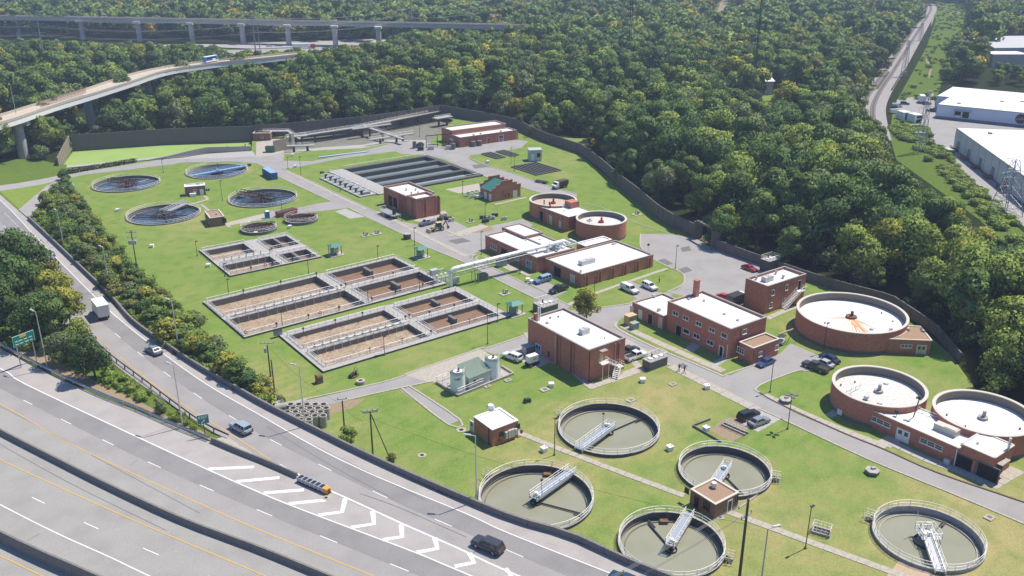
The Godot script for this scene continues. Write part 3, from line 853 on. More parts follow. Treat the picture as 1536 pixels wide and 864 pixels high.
	struct("retaining_wall", band(offset_line(parapet_line, 0.18), offset_line(parapet_line, 0.2).map(func(p): return V(p.x, -0.5, p.z)), 0.0), mats.parapet)

func zip(a: Array, c: Array, dy: float) -> MB:
	# a road strip between two edge lines, sampled evenly along both
	var n := 40
	var la := length_of(a)
	var lc := length_of(c)
	var p := []
	var q := []
	for k in n + 1:
		p.append(along(a, la * k / n)[0])
		q.append(along(c, lc * k / n)[0])
	var b := MB.new()
	var up := V(0, dy, 0)
	for k in n:
		b.quad(p[k] + up, p[k + 1] + up, q[k + 1] + up, q[k] + up)
	return b

func dashes(called: String, pts: Array, w: float, on: float, period: float, from: float, dy: float, m: String) -> void:
	var total := length_of(pts)
	var d := from
	var b := MB.new()
	while d < total - on:
		var a = along(pts, d)
		var c = along(pts, d + on)
		stripe([a[0], c[0]], w, dy, b)
		d += period
	struct(called, b, mats[m])

func concrete_barrier(called: String, label: String, line: Array, h: float, w: float, each: float, capped: bool) -> void:
	# cast in bays with open joints between them
	var t := thing(called, label, "barrier")
	var total := length_of(line)
	var d := 0.0
	while d < total - 0.5:
		var a: Vector3 = along(line, d + 0.025)[0]
		var c: Vector3 = along(line, minf(d + each, total) - 0.025)[0]
		var dir := (c - a).normalized()
		var s := V(-dir.z, 0, dir.x)
		var b := MB.new()
		var ring := [[-w * 0.75, 0.0], [-w * 0.45, h * 0.32], [-w * 0.3, h], [w * 0.3, h], [w * 0.45, h * 0.32], [w * 0.75, 0.0]]
		if capped:
			ring = [[-w * 0.5, 0.0], [-w * 0.5, h - 0.14], [-w * 0.62, h - 0.12], [-w * 0.62, h], [w * 0.5, h], [w * 0.5, -0.4]]
		for k in ring.size() - 1:
			var p: Vector3 = s * ring[k][0] + V(0, ring[k][1], 0)
			var q: Vector3 = s * ring[k + 1][0] + V(0, ring[k + 1][1], 0)
			b.quad(a + p, a + q, c + q, c + p)
		for e in [a, c]:
			var f := []
			for r in ring:
				f.append(e + s * r[0] + V(0, r[1], 0))
			for k in ring.size() - 2:
				if e == a:
					b.tri(f[0], f[k + 2], f[k + 1])
				else:
					b.tri(f[0], f[k + 1], f[k + 2])
		obj("bay", b, mats.parapet, t)
		d += each

func guard_rail(label: String, line: Array, both: bool) -> void:
	var t := thing("guard_rail", label, "guard rail")
	var total := length_of(line)
	var d := 0.0
	while d < total - 2.0:
		var a: Vector3 = along(line, d)[0]
		var c: Vector3 = along(line, minf(d + 3.8, total))[0]
		var dir := (c - a).normalized()
		var s := V(-dir.z, 0, dir.x)
		for side in ([-1.0, 1.0] if both else [-1.0]):
			var b := MB.new()
			for z in [[0.48, 0.66], [0.66, 0.84]]:
				var o: Vector3 = s * side * 0.16
				var bulge: Vector3 = s * side * 0.07
				var m: float = (z[0] + z[1]) / 2
				b.quad(a + o + V(0, z[0], 0), c + o + V(0, z[0], 0), c + o + bulge + V(0, m, 0), a + o + bulge + V(0, m, 0))
				b.quad(a + o + bulge + V(0, m, 0), c + o + bulge + V(0, m, 0), c + o + V(0, z[1], 0), a + o + V(0, z[1], 0))
			obj("rail", b, mats.galvanised if both else mats.rust_dark, t)
		obj("post", box(a + V(0, 0.4, 0), V(0.16, 0.8, 0.16)), mats.wood if not both else mats.galvanised, t)
		d += 3.8

func build_flood_wall() -> void:
	# bays of board-marked concrete with a rib at each joint
	var runs := [
		["end wall of the green pond, sunlight painted into its pale tone", g3([-176.5, -341.6, -186.6, -374]), [3.6, 5.4], "floodwall_pale"],  # paler copy of the flood wall concrete, sunlight put into its colour
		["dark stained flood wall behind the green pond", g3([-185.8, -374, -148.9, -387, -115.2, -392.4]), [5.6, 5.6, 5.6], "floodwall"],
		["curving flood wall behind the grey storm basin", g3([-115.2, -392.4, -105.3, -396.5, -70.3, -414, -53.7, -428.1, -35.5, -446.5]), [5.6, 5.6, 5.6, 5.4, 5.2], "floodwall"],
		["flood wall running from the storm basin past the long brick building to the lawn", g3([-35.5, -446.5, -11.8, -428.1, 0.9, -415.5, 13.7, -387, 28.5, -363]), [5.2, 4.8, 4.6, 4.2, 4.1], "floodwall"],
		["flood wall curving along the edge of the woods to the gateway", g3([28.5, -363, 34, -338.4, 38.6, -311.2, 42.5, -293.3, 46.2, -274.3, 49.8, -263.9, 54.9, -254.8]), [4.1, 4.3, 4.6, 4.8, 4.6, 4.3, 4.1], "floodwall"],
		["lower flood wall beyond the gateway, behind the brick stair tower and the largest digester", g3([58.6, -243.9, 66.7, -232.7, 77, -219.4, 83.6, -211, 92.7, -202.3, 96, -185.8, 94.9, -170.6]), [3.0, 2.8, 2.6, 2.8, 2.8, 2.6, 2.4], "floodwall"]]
	for r in runs:
		var t := thing("flood_wall", "%s" % r[0], "wall")
		var line: Array = r[1]
		var total := length_of(line)
		var count := maxi(1, roundi(total / 3.4))
		var acc := [0.0]
		for k in line.size() - 1:
			acc.append(acc[-1] + (line[k + 1] - line[k]).length())
		for k in count:
			var a: Vector3 = along(line, total * k / count)[0]
			var c: Vector3 = along(line, total * (k + 1) / count)[0]
			var at := total * (k + 0.5) / count
			var h := 4.0
			for i in acc.size() - 1:
				if at >= acc[i] and at <= acc[i + 1]:
					h = lerpf(r[2][i], r[2][i + 1], (at - acc[i]) / (acc[i + 1] - acc[i]))
			var dir := (c - a).normalized()
			var b := MB.new()
			b.beam(a + dir * 0.05 + V(0, h / 2 - 1.5, 0), c - dir * 0.05 + V(0, h / 2 - 1.5, 0), 0.34, h + 3.0)
			b.beam(a - dir * 0.2 + V(0, h / 2 - 1.49, 0), a + dir * 0.2 + V(0, h / 2 - 1.49, 0), 0.56, h + 3.1)
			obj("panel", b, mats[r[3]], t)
	var g := thing("gateway", "tall concrete gateway of two piers and a beam in the flood wall", "gateway")
	for p in [V(55.35, 0, -254.17), V(58.49, 0, -244.48)]:
		obj("pier", box(p + V(0, 2.6, 0), V(2.4, 5.2, 0.9)), mats.floodwall, g)
	obj("beam", beam(V(54.95, 0, -254.17) + V(0, 5.4, 0), V(58.75, 0, -243.9) + V(0, 5.4, 0), 0.7, 0.5), mats.floodwall, g)
	struct("path", sheet(g2([55.6, -253.5, 58.5, -245.7, 61.1, -251.1, 59, -258.6]), 0.02), mats.earth)
	# meadow beyond the wall
	for q in [g2([8, -396.5, 18.4, -395.2, 33, -392.4, 33.6, -381.7, 29.1, -379.1, 15.1, -387]), g2([133.7, -486.2, 145.8, -521.1, 165.7, -521.1, 155.1, -490.3]), g2([-2.5, -409.5, 6.9, -418.6, 21.8, -403.7, 13.8, -392.4])]:
		struct("meadow", sheet(q, 0.03, 6.0, lawn_tone), mats.grass)

func build_ponds() -> void:
	struct("pond", sheet(g2([-175.5, -338.4, -185.8, -374, -149.4, -388.3, -115.3, -393.8, -110.6, -376.5, -126.4, -365.4, -133.1, -358.3, -149.4, -351.4]), -1.4), mats.algae)
	struct("storm_basin", sheet(g2([-94.9, -365.4, -102.4, -396.5, -70.3, -414, -35.5, -446.5, -28.5, -434.6, -31.9, -409.5, -35.6, -384.3, -53.4, -381.7, -63.2, -372.7]), -1.6), mats.pond_water)
	# battered concrete lining at the foot of the far wall of the storm basin
	struct("basin_lining", band(g3([-100.5, -391, -88.4, -395.2, -69.1, -406.6, -57.6, -418.6, -35, -439.7, -29.6, -431.3]), g3([-100.1, -390, -88.1, -394.2, -69.1, -407.2, -52.8, -421, -35, -439.2, -25, -430.8], 1.4), -1.5), mats.concrete_dark)
	struct("basin_lining", band(g3([-93.5, -363, -79.9, -370.3, -63.4, -374, -53.6, -383, -36.9, -383]), g3([-96.5, -374.7, -82.4, -382.3, -65.6, -387.5, -55.5, -397, -38.2, -397], -1.6), 0.0), mats.concrete_grey)
	struct("basin_lining", band(g3([-174.9, -337.2, -148.9, -350.2, -132.6, -357, -126, -364.1, -109.9, -373.9], 0.3), g3([-179.6, -348.7, -153.4, -361.1, -136.7, -368.2, -129.8, -375.5, -113.3, -385.8], -1.5), 0.0), mats.concrete_grey)
	struct("apron", sheet(g2([-146.4, -349.2, -132.3, -358.3, -125.6, -363, -108.6, -369, -104.4, -359.5, -115.3, -356, -137.2, -353.7]), 0.03), mats.concrete_grey)
	var w := thing("ramp_wall", "low sloping concrete ramp wall between the green pond and the lane", "wall")
	var line: Array = g3([-145.4, -351.4, -139.2, -354.8, -132.7, -359.5, -126, -364.2, -117.1, -366.6, -108.6, -369])
	var tops := [0.4, 1.0, 1.9, 2.6, 2.3, 2.0]
	for k in line.size() - 1:
		var b := MB.new()
		var a: Vector3 = line[k]
		var c: Vector3 = line[k + 1]
		var s := (c - a).normalized()
		var o := V(-s.z, 0, s.x) * 0.2
		var ta := V(0, tops[k], 0)
		var tc := V(0, tops[k + 1], 0)
		b.quad(a + o, c + o, c + o + tc, a + o + ta)
		b.quad(c - o - V(0, 2, 0), a - o - V(0, 2, 0), a - o + ta, c - o + tc)
		b.quad(a - o + ta, a + o + ta, c + o + tc, c - o + tc)
		obj("panel", b, mats.concrete_grey, w)
	var f := thing("sluice_frame", "low pipe frame standing in the green pond by the brick hut", "frame")
	obj("pipe", tube(V(-118.69, 1.2, -368.72), V(-112.22, 1.2, -372.47), 0.2), mats.dark_metal, f)
	for p in [V(-120.02, 0, -372.74), V(-113.48, 0, -376.53)]:
		obj("leg", tube(p - V(0, 1.5, 0), p + V(0, 1.2, 0), 0.2), mats.dark_metal, f)

func build_bridges() -> void:
	# the curving flyover on single round piers
	var near: Array = smooth(g3([-199.9, -291.9, -197.4, -318.2, -194, -338.7, -192.4, -352, -191.2, -375.3, -187.7, -403.5, -184.1, -438, -180.7, -476.1, -166.2, -501.6, -156.2, -512.5, -140.8, -526.8, -126.6, -541.9], 18), 4)
	var far: Array = smooth(g3([-213, -312.6, -207, -334.9, -202.5, -354.8, -200.8, -372.3, -198.9, -391.4, -196.4, -417.3, -193.8, -464.3, -186.1, -491.1, -172.2, -512.5, -152.7, -529.7, -142.3, -540.3, -129, -552.9], 18), 4)
	var f := thing("flyover", "curving pale concrete flyover with white girders on round piers, over the woods at the left", "flyover")
	obj("deck", zip(near, far, -0.9), mats.deck_concrete, f)
	var girder := MB.new()
	for k in near.size() - 1:
		var a: Vector3 = near[k]
		var c: Vector3 = near[k + 1]
		girder.quad(a + V(0, -2.9, 0), c + V(0, -2.9, 0), c + V(0, -0.9, 0), a + V(0, -0.9, 0))
	obj("girder", girder, mats.white_paint, f)
	var soffit := zip(near, far, -2.7)
	obj("soffit", soffit, mats.pier, f)
	for line in [near, far]:
		for k in line.size() - 1:
			obj("parapet", beam(line[k] + V(0, -0.4, 0), line[k + 1] + V(0, -0.4, 0), 0.3, 1.0), mats.deck_concrete, f)
	for s in [[V(-197.47, 15, -356.58), 2.6], [V(-195.03, 15, -414.29), 2.4], [V(-188.99, 15, -470.97), 2.2], [V(-204.67, 15, -325.42), 2.6]]:
		var p: Vector3 = s[0]
		obj("pier", tube(V(p.x, -1, p.z), V(p.x, 13.2, p.z), s[1] * 0.8, s[1] * 0.72, 20), mats.pier, f)
		obj("pier_cap", box(V(p.x, 14.2, p.z), V(9.0, 2.0, 2.8)), mats.pier, f)
	var fence := thing("debris_screen", "brown mesh screen of square panels fixed to the flyover parapet", "screen")
	var a0: Vector3 = V(-193.51, 18, -369.23)
	var a1: Vector3 = V(-190.83, 18, -405.3)
	for k in 12:
		var p := a0.lerp(a1, k / 12.0)
		var q := a0.lerp(a1, (k + 1) / 12.0)
		var b := MB.new()
		for i in 5:
			b.beam(p + V(0, i * 0.6, 0), q + V(0, i * 0.6, 0), 0.08, 0.10)
			b.beam(p.lerp(q, i / 4.0), p.lerp(q, i / 4.0) + V(0, 2.4, 0), 0.08, 0.10)
		obj("panel", b, mats.rust, fence)
	# the level viaduct far behind
	var v := thing("viaduct", "long level grey viaduct on round piers crossing far behind the woods", "viaduct")
	var l0: Array = smooth(g3([-687.8, -825.1, -434.5, -791.7, -279.8, -763.8, -135.3, -737.7, -56, -724, 16.3, -708.1, 95.2, -690.4], 18), 5)
	var l1 := offset_line(l0, -11.0)
	obj("deck", band(l1, l0, -0.5), mats.pier, v)
	for k in l0.size() - 1:
		obj("girder", beam(l0[k] + V(0, -1.7, 0), l0[k + 1] + V(0, -1.7, 0), 0.5, 2.2), mats.pier, v)
		obj("parapet", beam(l0[k] + V(0, 0, 0), l0[k + 1] + V(0, 0, 0), 0.3, 1.0), mats.deck_concrete, v)
		obj("parapet", beam(l1[k] + V(0, 0, 0), l1[k + 1] + V(0, 0, 0), 0.3, 1.0), mats.deck_concrete, v)
	for p in [V(-422.59, 16, -789.69), V(-362.27, 16, -777.45), V(-309.77, 16, -765.56), V(-263, 16, -756.87), V(-218.85, 16, -748.37), V(-179.89, 16, -740.06), V(-140.7, 16, -731.92), V(-104.94, 16, -723.95)]:
		obj("pier", tube(V(p.x, -1, p.z - 4), V(p.x, 14.4, p.z - 4), 2.1, 2.1, 16), mats.pier, v)
		obj("pier_cap", box(V(p.x, 15.2, p.z - 4), V(5.5, 1.7, 8)), mats.pier, v)
	struct("road", sheet(g2([-371.3, -724.7, -304.8, -742.5, -222.9, -756.4, -161.2, -775.7, -97, -801.3, -73, -790.9, -113, -751.7, -158.1, -733.5, -202.3, -720.3, -248.3, -733.5, -303.1, -711.8, -355, -691.4]), 0.05), mats.shoulder)
	struct("verge", sheet(g2([-351.1, -683.5, -299.8, -703.5, -245.4, -724.7, -216.7, -716.1, -200, -711.8, -156.3, -724.7, -111.6, -742.5, -66.5, -780.7, -67.9, -733.5, -104.3, -691.4, -184.4, -653.7, -278.7, -675.9, -336.5, -653.7]), 0.02), mats.rough_grass)
	struct("road", sheet(g2([-224.5, -707.7, -201.2, -716.1, -157.2, -729, -113, -751.7, -110.3, -733.5, -151.1, -699.4, -180.6, -675.9, -210, -675.9]), 0.07), mats.lane_old)
	struct("road", sheet(g2([-460.6, -770.8, -395.9, -711.8, -375, -683.5, -359.4, -646.7, -356.5, -589]), 0.08), mats.shoulder)

func build_railway() -> void:
	var c: Array = smooth(g3([158.7, -389.7, 171.2, -426.5, 187.5, -470.3, 211.9, -523.4, 250.1, -600.9, 318.8, -742.5, 405.7, -921.9, 483.5, -1083.3, 517.7, -1164.2, 536.2, -1221]), 5)
	struct("railway_bed", stripe(c, 13.0, 0.5), mats.ballast)
	struct("railway_bank", stripe(c, 15.0, 0.3), mats.ballast)
	for off in [-3.6, 1.2]:
		var mid := offset_line(c, off)
		struct("track", stripe(mid, 2.6, 0.56), mats.track_dark)
		for s in [-0.75, 0.75]:
			var b := MB.new()
			var l := offset_line(mid, s)
			for k in l.size() - 1:
				b.beam(l[k] + V(0, 0.68, 0), l[k + 1] + V(0, 0.68, 0), 0.12, 0.2)
			struct("rail", b, mats.galvanised)
	var t := thing("railway_bridge", "low dark railway bridge carrying the tracks over a cutting", "bridge")
	var a: Vector3 = V(211.89, 0, -523.42)
	var e: Vector3 = V(245.74, 0, -591.94)
	var dir := (e - a).normalized()
	var s := V(-dir.z, 0, dir.x)
	for o in [-7.0, 7.0]:
		obj("girder", beam(a + s * o + V(0, 0.7, 0), e + s * o + V(0, 0.7, 0), 0.5, 1.6), mats.rust_dark, t)
	obj("deck", beam(a + V(0, 0.62, 0) - s * 1.2, e + V(0, 0.62, 0) - s * 1.2, 1.6, 0.1), mats.rust_dark, t)
	struct("verge", sheet(g2([177.7, -418.6, 199.4, -470.3, 258.4, -589, 330, -733.5, 439.3, -965.2, 560.8, -1257.8, 598.5, -1310.3, 554.9, -1142.9, 378.4, -780.7, 296.4, -619.8, 259, -547.9, 230.5, -490.3, 207, -441.4, 194.1, -424.9]), 0.02), mats.rough_grass)
	struct("verge", sheet(g2([172.9, -409.5, 186.3, -403.7, 168.7, -329.2, 159.3, -280.9, 153.3, -246.2, 138.7, -219.4, 148.5, -272.2, 154.1, -352.6]), 0.02), mats.rough_grass)
	struct("road", sheet(g2([209.1, -490.3, 238.5, -511.9, 207.5, -438, 244.4, -412.5, 286.8, -384.3, 268.1, -357.1, 204.1, -409.5, 186.6, -374, 179.9, -342.7, 175.6, -312.2, 170.7, -287.8, 158.8, -229.5, 147, -210.1, 158.8, -265.2, 162.3, -287, 167.9, -312.2, 170.5, -333.3, 175.2, -352.6, 182.7, -381.7, 188.8, -409.5, 174.6, -415.5, 175.7, -421.7, 195.4, -424.9, 189.6, -441.4]), 0.06), mats.asphalt)
	struct("path", sheet(g2([260.9, -571.9, 277.8, -607.1, 292.2, -646.7, 301.9, -668.3, 294, -646.7, 279.2, -607.1, 261, -569.1]), 0.06), mats.earth)
	for q in [g2([483, -1029.4, 500.6, -1046.8, 514.7, -1073.9, 495.7, -1055.7]), g2([441.8, -980.5, 458.7, -1012.6, 423.1, -935.9, 403.3, -895.1]), g2([233.2, -1064.7, 280.4, -1257.8, 305.4, -1338.1, 278.5, -1209.2, 244.1, -1083.3])]:
		struct("path", sheet(q, 0.08), mats.earth)
	struct("meadow", sheet(g2([229.4, -1064.7, 284.2, -1283.5, 308, -1367.2, 331.3, -1367.2, 268.5, -1142.9, 237.6, -1046.8]), 0.04), mats.rough_grass)

func rail_ring(root: Node3D, r: float, y: float, from: float, to: float, posts: int) -> void:
	for h in [["top_rail", 1.05], ["mid_rail", 0.55]]:
		var pts := []
		for k in 65:
			var a := lerpf(from, to, k / 64.0)
			pts.append(V(cos(a) * r, y + h[1], sin(a) * r))
		obj(h[0], MB.new().path(pts, 0.045, 5), mats.rail, root)
	var m := tube(Vector3.ZERO, V(0, 1.05, 0), 0.04, 0.04, 5).mesh()
	for k in posts:
		var a := lerpf(from, to, k / float(posts - 1))
		obj("post", m, mats.rail, root).position = V(cos(a) * r, y, sin(a) * r)

func rail_run(b: MB, pts: Array, y: float, gap := 2.0, r := 0.035) -> MB:
	# two rails on posts, along a polyline in local metres
	for h in [0.55, 1.05]:
		var up := V(0, y + h, 0)
		for k in pts.size() - 1:
			b.tube(pts[k] + up, pts[k + 1] + up, r, r, 4, false)
	for k in pts.size() - 1:
		var l: float = (pts[k + 1] - pts[k]).length()
		var n := maxi(1, roundi(l / gap))
		for i in n + 1:
			var p: Vector3 = pts[k].lerp(pts[k + 1], float(i) / n) + V(0, y, 0)
			b.tube(p, p + V(0, 1.05, 0), r, r, 4, false)
	return b

func clarifier(label: String, at: Vector3, r: float, o: Dictionary) -> void:
	# a round settling tank: wall, launder, water, handrail, bridge to the centre drive and a skimmer arm
	var t := thing("clarifier", label, "settling tank", at, 0.0, o.get("group", "round settling tanks"))
	var rim: float = o.get("rim", 0.55)
	var low: float = o.get("water", -0.75)
	var wall := MB.new()
	wall.drum(r, -0.2, rim, 72)
	wall.drum(r - 0.32, low - 1.0, rim, 72, false)
	wall.ring(r - 0.32, r, rim, 72)
	obj("wall", wall, mats[o.get("wall", "concrete_dark")], t)  # default dark concrete holds algae stain and painted inner shade together
	obj("rim", MB.new().ring(r - 0.36, r + 0.03, rim + 0.012, 72), mats[o.get("rim_mat", "concrete_grey")], t)
	var launder := MB.new()
	launder.ring(r - 1.15, r - 1.0, low + 0.16, 72)
	launder.drum(r - 1.0, low - 0.3, low + 0.16, 72)
	launder.drum(r - 1.15, low - 0.3, low + 0.16, 72, false)
	launder.ring(r - 0.45, r - 0.32, low + 0.30, 72)
	obj("launder", launder, mats[o.get("launder", "concrete_stained")], t)
	obj("water", MB.new().ring(0.0, r - 0.3, low, 72), mats[o.get("water_mat", "clarifier_water")], t)
	if o.get("rails", true):
		rail_ring(t, r - 0.12, rim, o.get("rail_from", 0.0), o.get("rail_to", TAU), o.get("posts", 26))
	if not o.has("bridge"):
		return
	# the bridge runs in along a bearing, in the tank's own axes
	var br: float = o.bridge
	var dir := V(cos(br), 0, -sin(br))
	var side := V(-dir.z, 0, dir.x)
	var wdt: float = o.get("width", 0.65)
	var reach: float = o.get("reach", 0.8)
	var y := rim + 0.05
	var p0 := dir * (r + 0.4) + V(0, y, 0)
	var p1 := dir * -reach + V(0, y, 0)
	obj("walkway", beam(p0, p1, wdt * 2, 0.12), mats[o.get("deck", "blue_grating")], t)
	for s in [-1.0, 1.0]:
		obj("girder", beam(p0 + side * s * (wdt + 0.08) + V(0, -0.12, 0), p1 + side * s * (wdt + 0.08) + V(0, -0.12, 0), 0.14, 0.5), mats[o.get("girder", "pale_metal")], t)
		obj("handrail", rails([p0 + side * s * (wdt + 0.1) - V(0, y, 0), p1 + side * s * (wdt + 0.1) - V(0, y, 0)], y, 1.6, 0.05), mats[o.get("rail_mat", "rail")], t)
	obj("end_rail", rails([p1 + side * (wdt + 0.1) - V(0, y, 0), p1 - side * (wdt + 0.1) - V(0, y, 0)], y, 1.4, 0.05), mats[o.get("rail_mat", "rail")], t)
	var motor := MB.new()
	motor.tube(V(0, y + 0.1, 0), V(0, y + 0.75, 0), 0.32, 0.26, 12)
	motor.tube(V(0, y + 0.4, 0) + side * 0.2, V(0, y + 0.4, 0) + side * 0.9, 0.2, 0.18, 10)
	obj("drive", motor, mats.white_paint, t)
	obj("column", tube(V(0, low - 0.5, 0), V(0, y, 0), 0.35, 0.35, 12), mats.dark_metal, t)
	var well: float = o.get("well", 0.95)
	var wr := MB.new()
	wr.drum(well, low - 0.2, low + 0.3, 32)
	wr.drum(well - 0.08, low - 0.2, low + 0.3, 32, false)
	wr.ring(well - 0.08, well, low + 0.3, 32)
	obj("centre_well", wr, mats[o.get("well_mat", "dark_metal")], t)
	if o.has("arm"):
		var ad := V(cos(o.arm), 0, -sin(o.arm))
		var as_ := V(-ad.z, 0, ad.x)
		var ab := MB.new()
		ab.beam(ad * well + V(0, low + 0.22, 0), ad * (r - 1.2) + V(0, low + 0.22, 0), 0.14, 0.22)
		ab.beam(ad * (r - 2.6) + as_ * 0.35 + V(0, low + 0.3, 0), ad * (r - 0.6) + as_ * 0.35 + V(0, low + 0.3, 0), 0.3, 0.12)
		obj("skimmer_arm", ab, mats.dark_metal, t)
	if o.has("lamp"):
		var lp: Vector3 = dir * float(o.lamp) + side * wdt + V(0, y, 0)
		var lb := tube(lp, lp + V(0, 3.0, 0), 0.05, 0.04, 6)
		lb.box(lp + V(0, 3.0, 0), V(0.45, 0.2, 0.3))
		obj("lamp_pole", lb, mats.dark_metal, t)
	if o.has("box"):
		var bd := V(cos(o.box), 0, -sin(o.box)) * (r - 1.3)
		var sb := box(bd + V(0, low + 0.35, 0), V(1.3, 0.35, 0.8))
		sb.beam(bd + V(0.6, low + 0.4, 0), bd * 1.12 + V(0.6, rim + 0.9, 0), 0.06, 0.06)
		obj("scum_box", sb, mats.rust, t)
	if o.has("step"):
		var sd := V(cos(o.step), 0, -sin(o.step))
		var ss := V(-sd.z, 0, sd.x)
		var base: Vector3 = sd * (r + 0.6)
		for k in 3:
			obj("step", beam(base - ss * 0.6 + sd * (0.35 * k - 0.3) + V(0, rim - 0.22 * k - 0.05, 0), base + ss * 0.6 + sd * (0.35 * k - 0.3) + V(0, rim - 0.22 * k - 0.05, 0), 0.34, 0.07), mats.dark_metal, t)
		for s in [-0.65, 0.65]:
			obj("step_rail", rails([base + ss * s - sd * 0.6, base + ss * s + sd * 0.8], rim - 0.1, 0.7, 0.04), mats.rail, t)

func trickling_arms(t: Node3D, r: float, m: String, angles: Array, y: float) -> void:
	for a in angles:
		var d := V(cos(a), 0, -sin(a))
		var b := MB.new()
		b.beam(d * 0.5 + V(0, y, 0), d * (r - 1.6) + V(0, y, 0), 0.22, 0.26)
		obj("arm", b, mats[m], t)

func old_mechanism(t: Node3D, az: float, from: float, to: float, w: float, m: String) -> void:
	# the rusty lattice bridge of the older tanks
	var d := V(cos(az), 0, -sin(az))
	var s := V(-d.z, 0, d.x)
	for k in [-1.0, 1.0]:
		var b := MB.new()
		var n := 9
		for i in n:
			var p: Vector3 = d * lerpf(from, to, float(i) / n) + s * k * w
			var q: Vector3 = d * lerpf(from, to, float(i + 1) / n) + s * k * w
			b.beam(p + V(0, 0.7, 0), q + V(0, 0.7, 0), 0.18, 0.2)
			b.beam(p + V(0, 1.9, 0), q + V(0, 1.9, 0), 0.14, 0.16)
			b.beam(p + V(0, 0.7, 0), q + V(0, 1.9, 0), 0.1, 0.12)
			b.beam(p + V(0, 0.7, 0), p + V(0, 1.9, 0), 0.1, 0.12)
		obj("lattice_girder", b, mats[m], t)
	obj("walkway", beam(d * from + V(0, 0.75, 0), d * to + V(0, 0.75, 0), w * 1.7, 0.12), mats[m], t)

func old_cage(t: Node3D, r: float, m: String, seed_: int) -> void:
	# the fallen scum cage round the centre: rings, hangers and rakes
	var g := RandomNumberGenerator.new()
	g.seed = seed_
	for rr in [r, r * 0.72]:
		var pts := []
		for k in 25:
			pts.append(V(cos(TAU * k / 24.0) * rr, 0.35 + 0.25 * sin(k * 1.3), sin(TAU * k / 24.0) * rr))
		obj("cage_ring", MB.new().path(pts, 0.11, 5), mats[m], t)
	for k in 14:
		var a := TAU * k / 14.0 + g.randf() * 0.2
		var p := V(cos(a), 0, sin(a))
		obj("cage_bar", beam(p * 0.8 + V(0, 1.3, 0), p * r * 1.05 + V(0, -0.4 + g.randf() * 0.5, 0), 0.14, 0.14), mats[m], t)
	obj("cage_hub", tube(V(0, -0.9, 0), V(0, 1.6, 0), 0.9, 0.7, 14), mats[m], t)

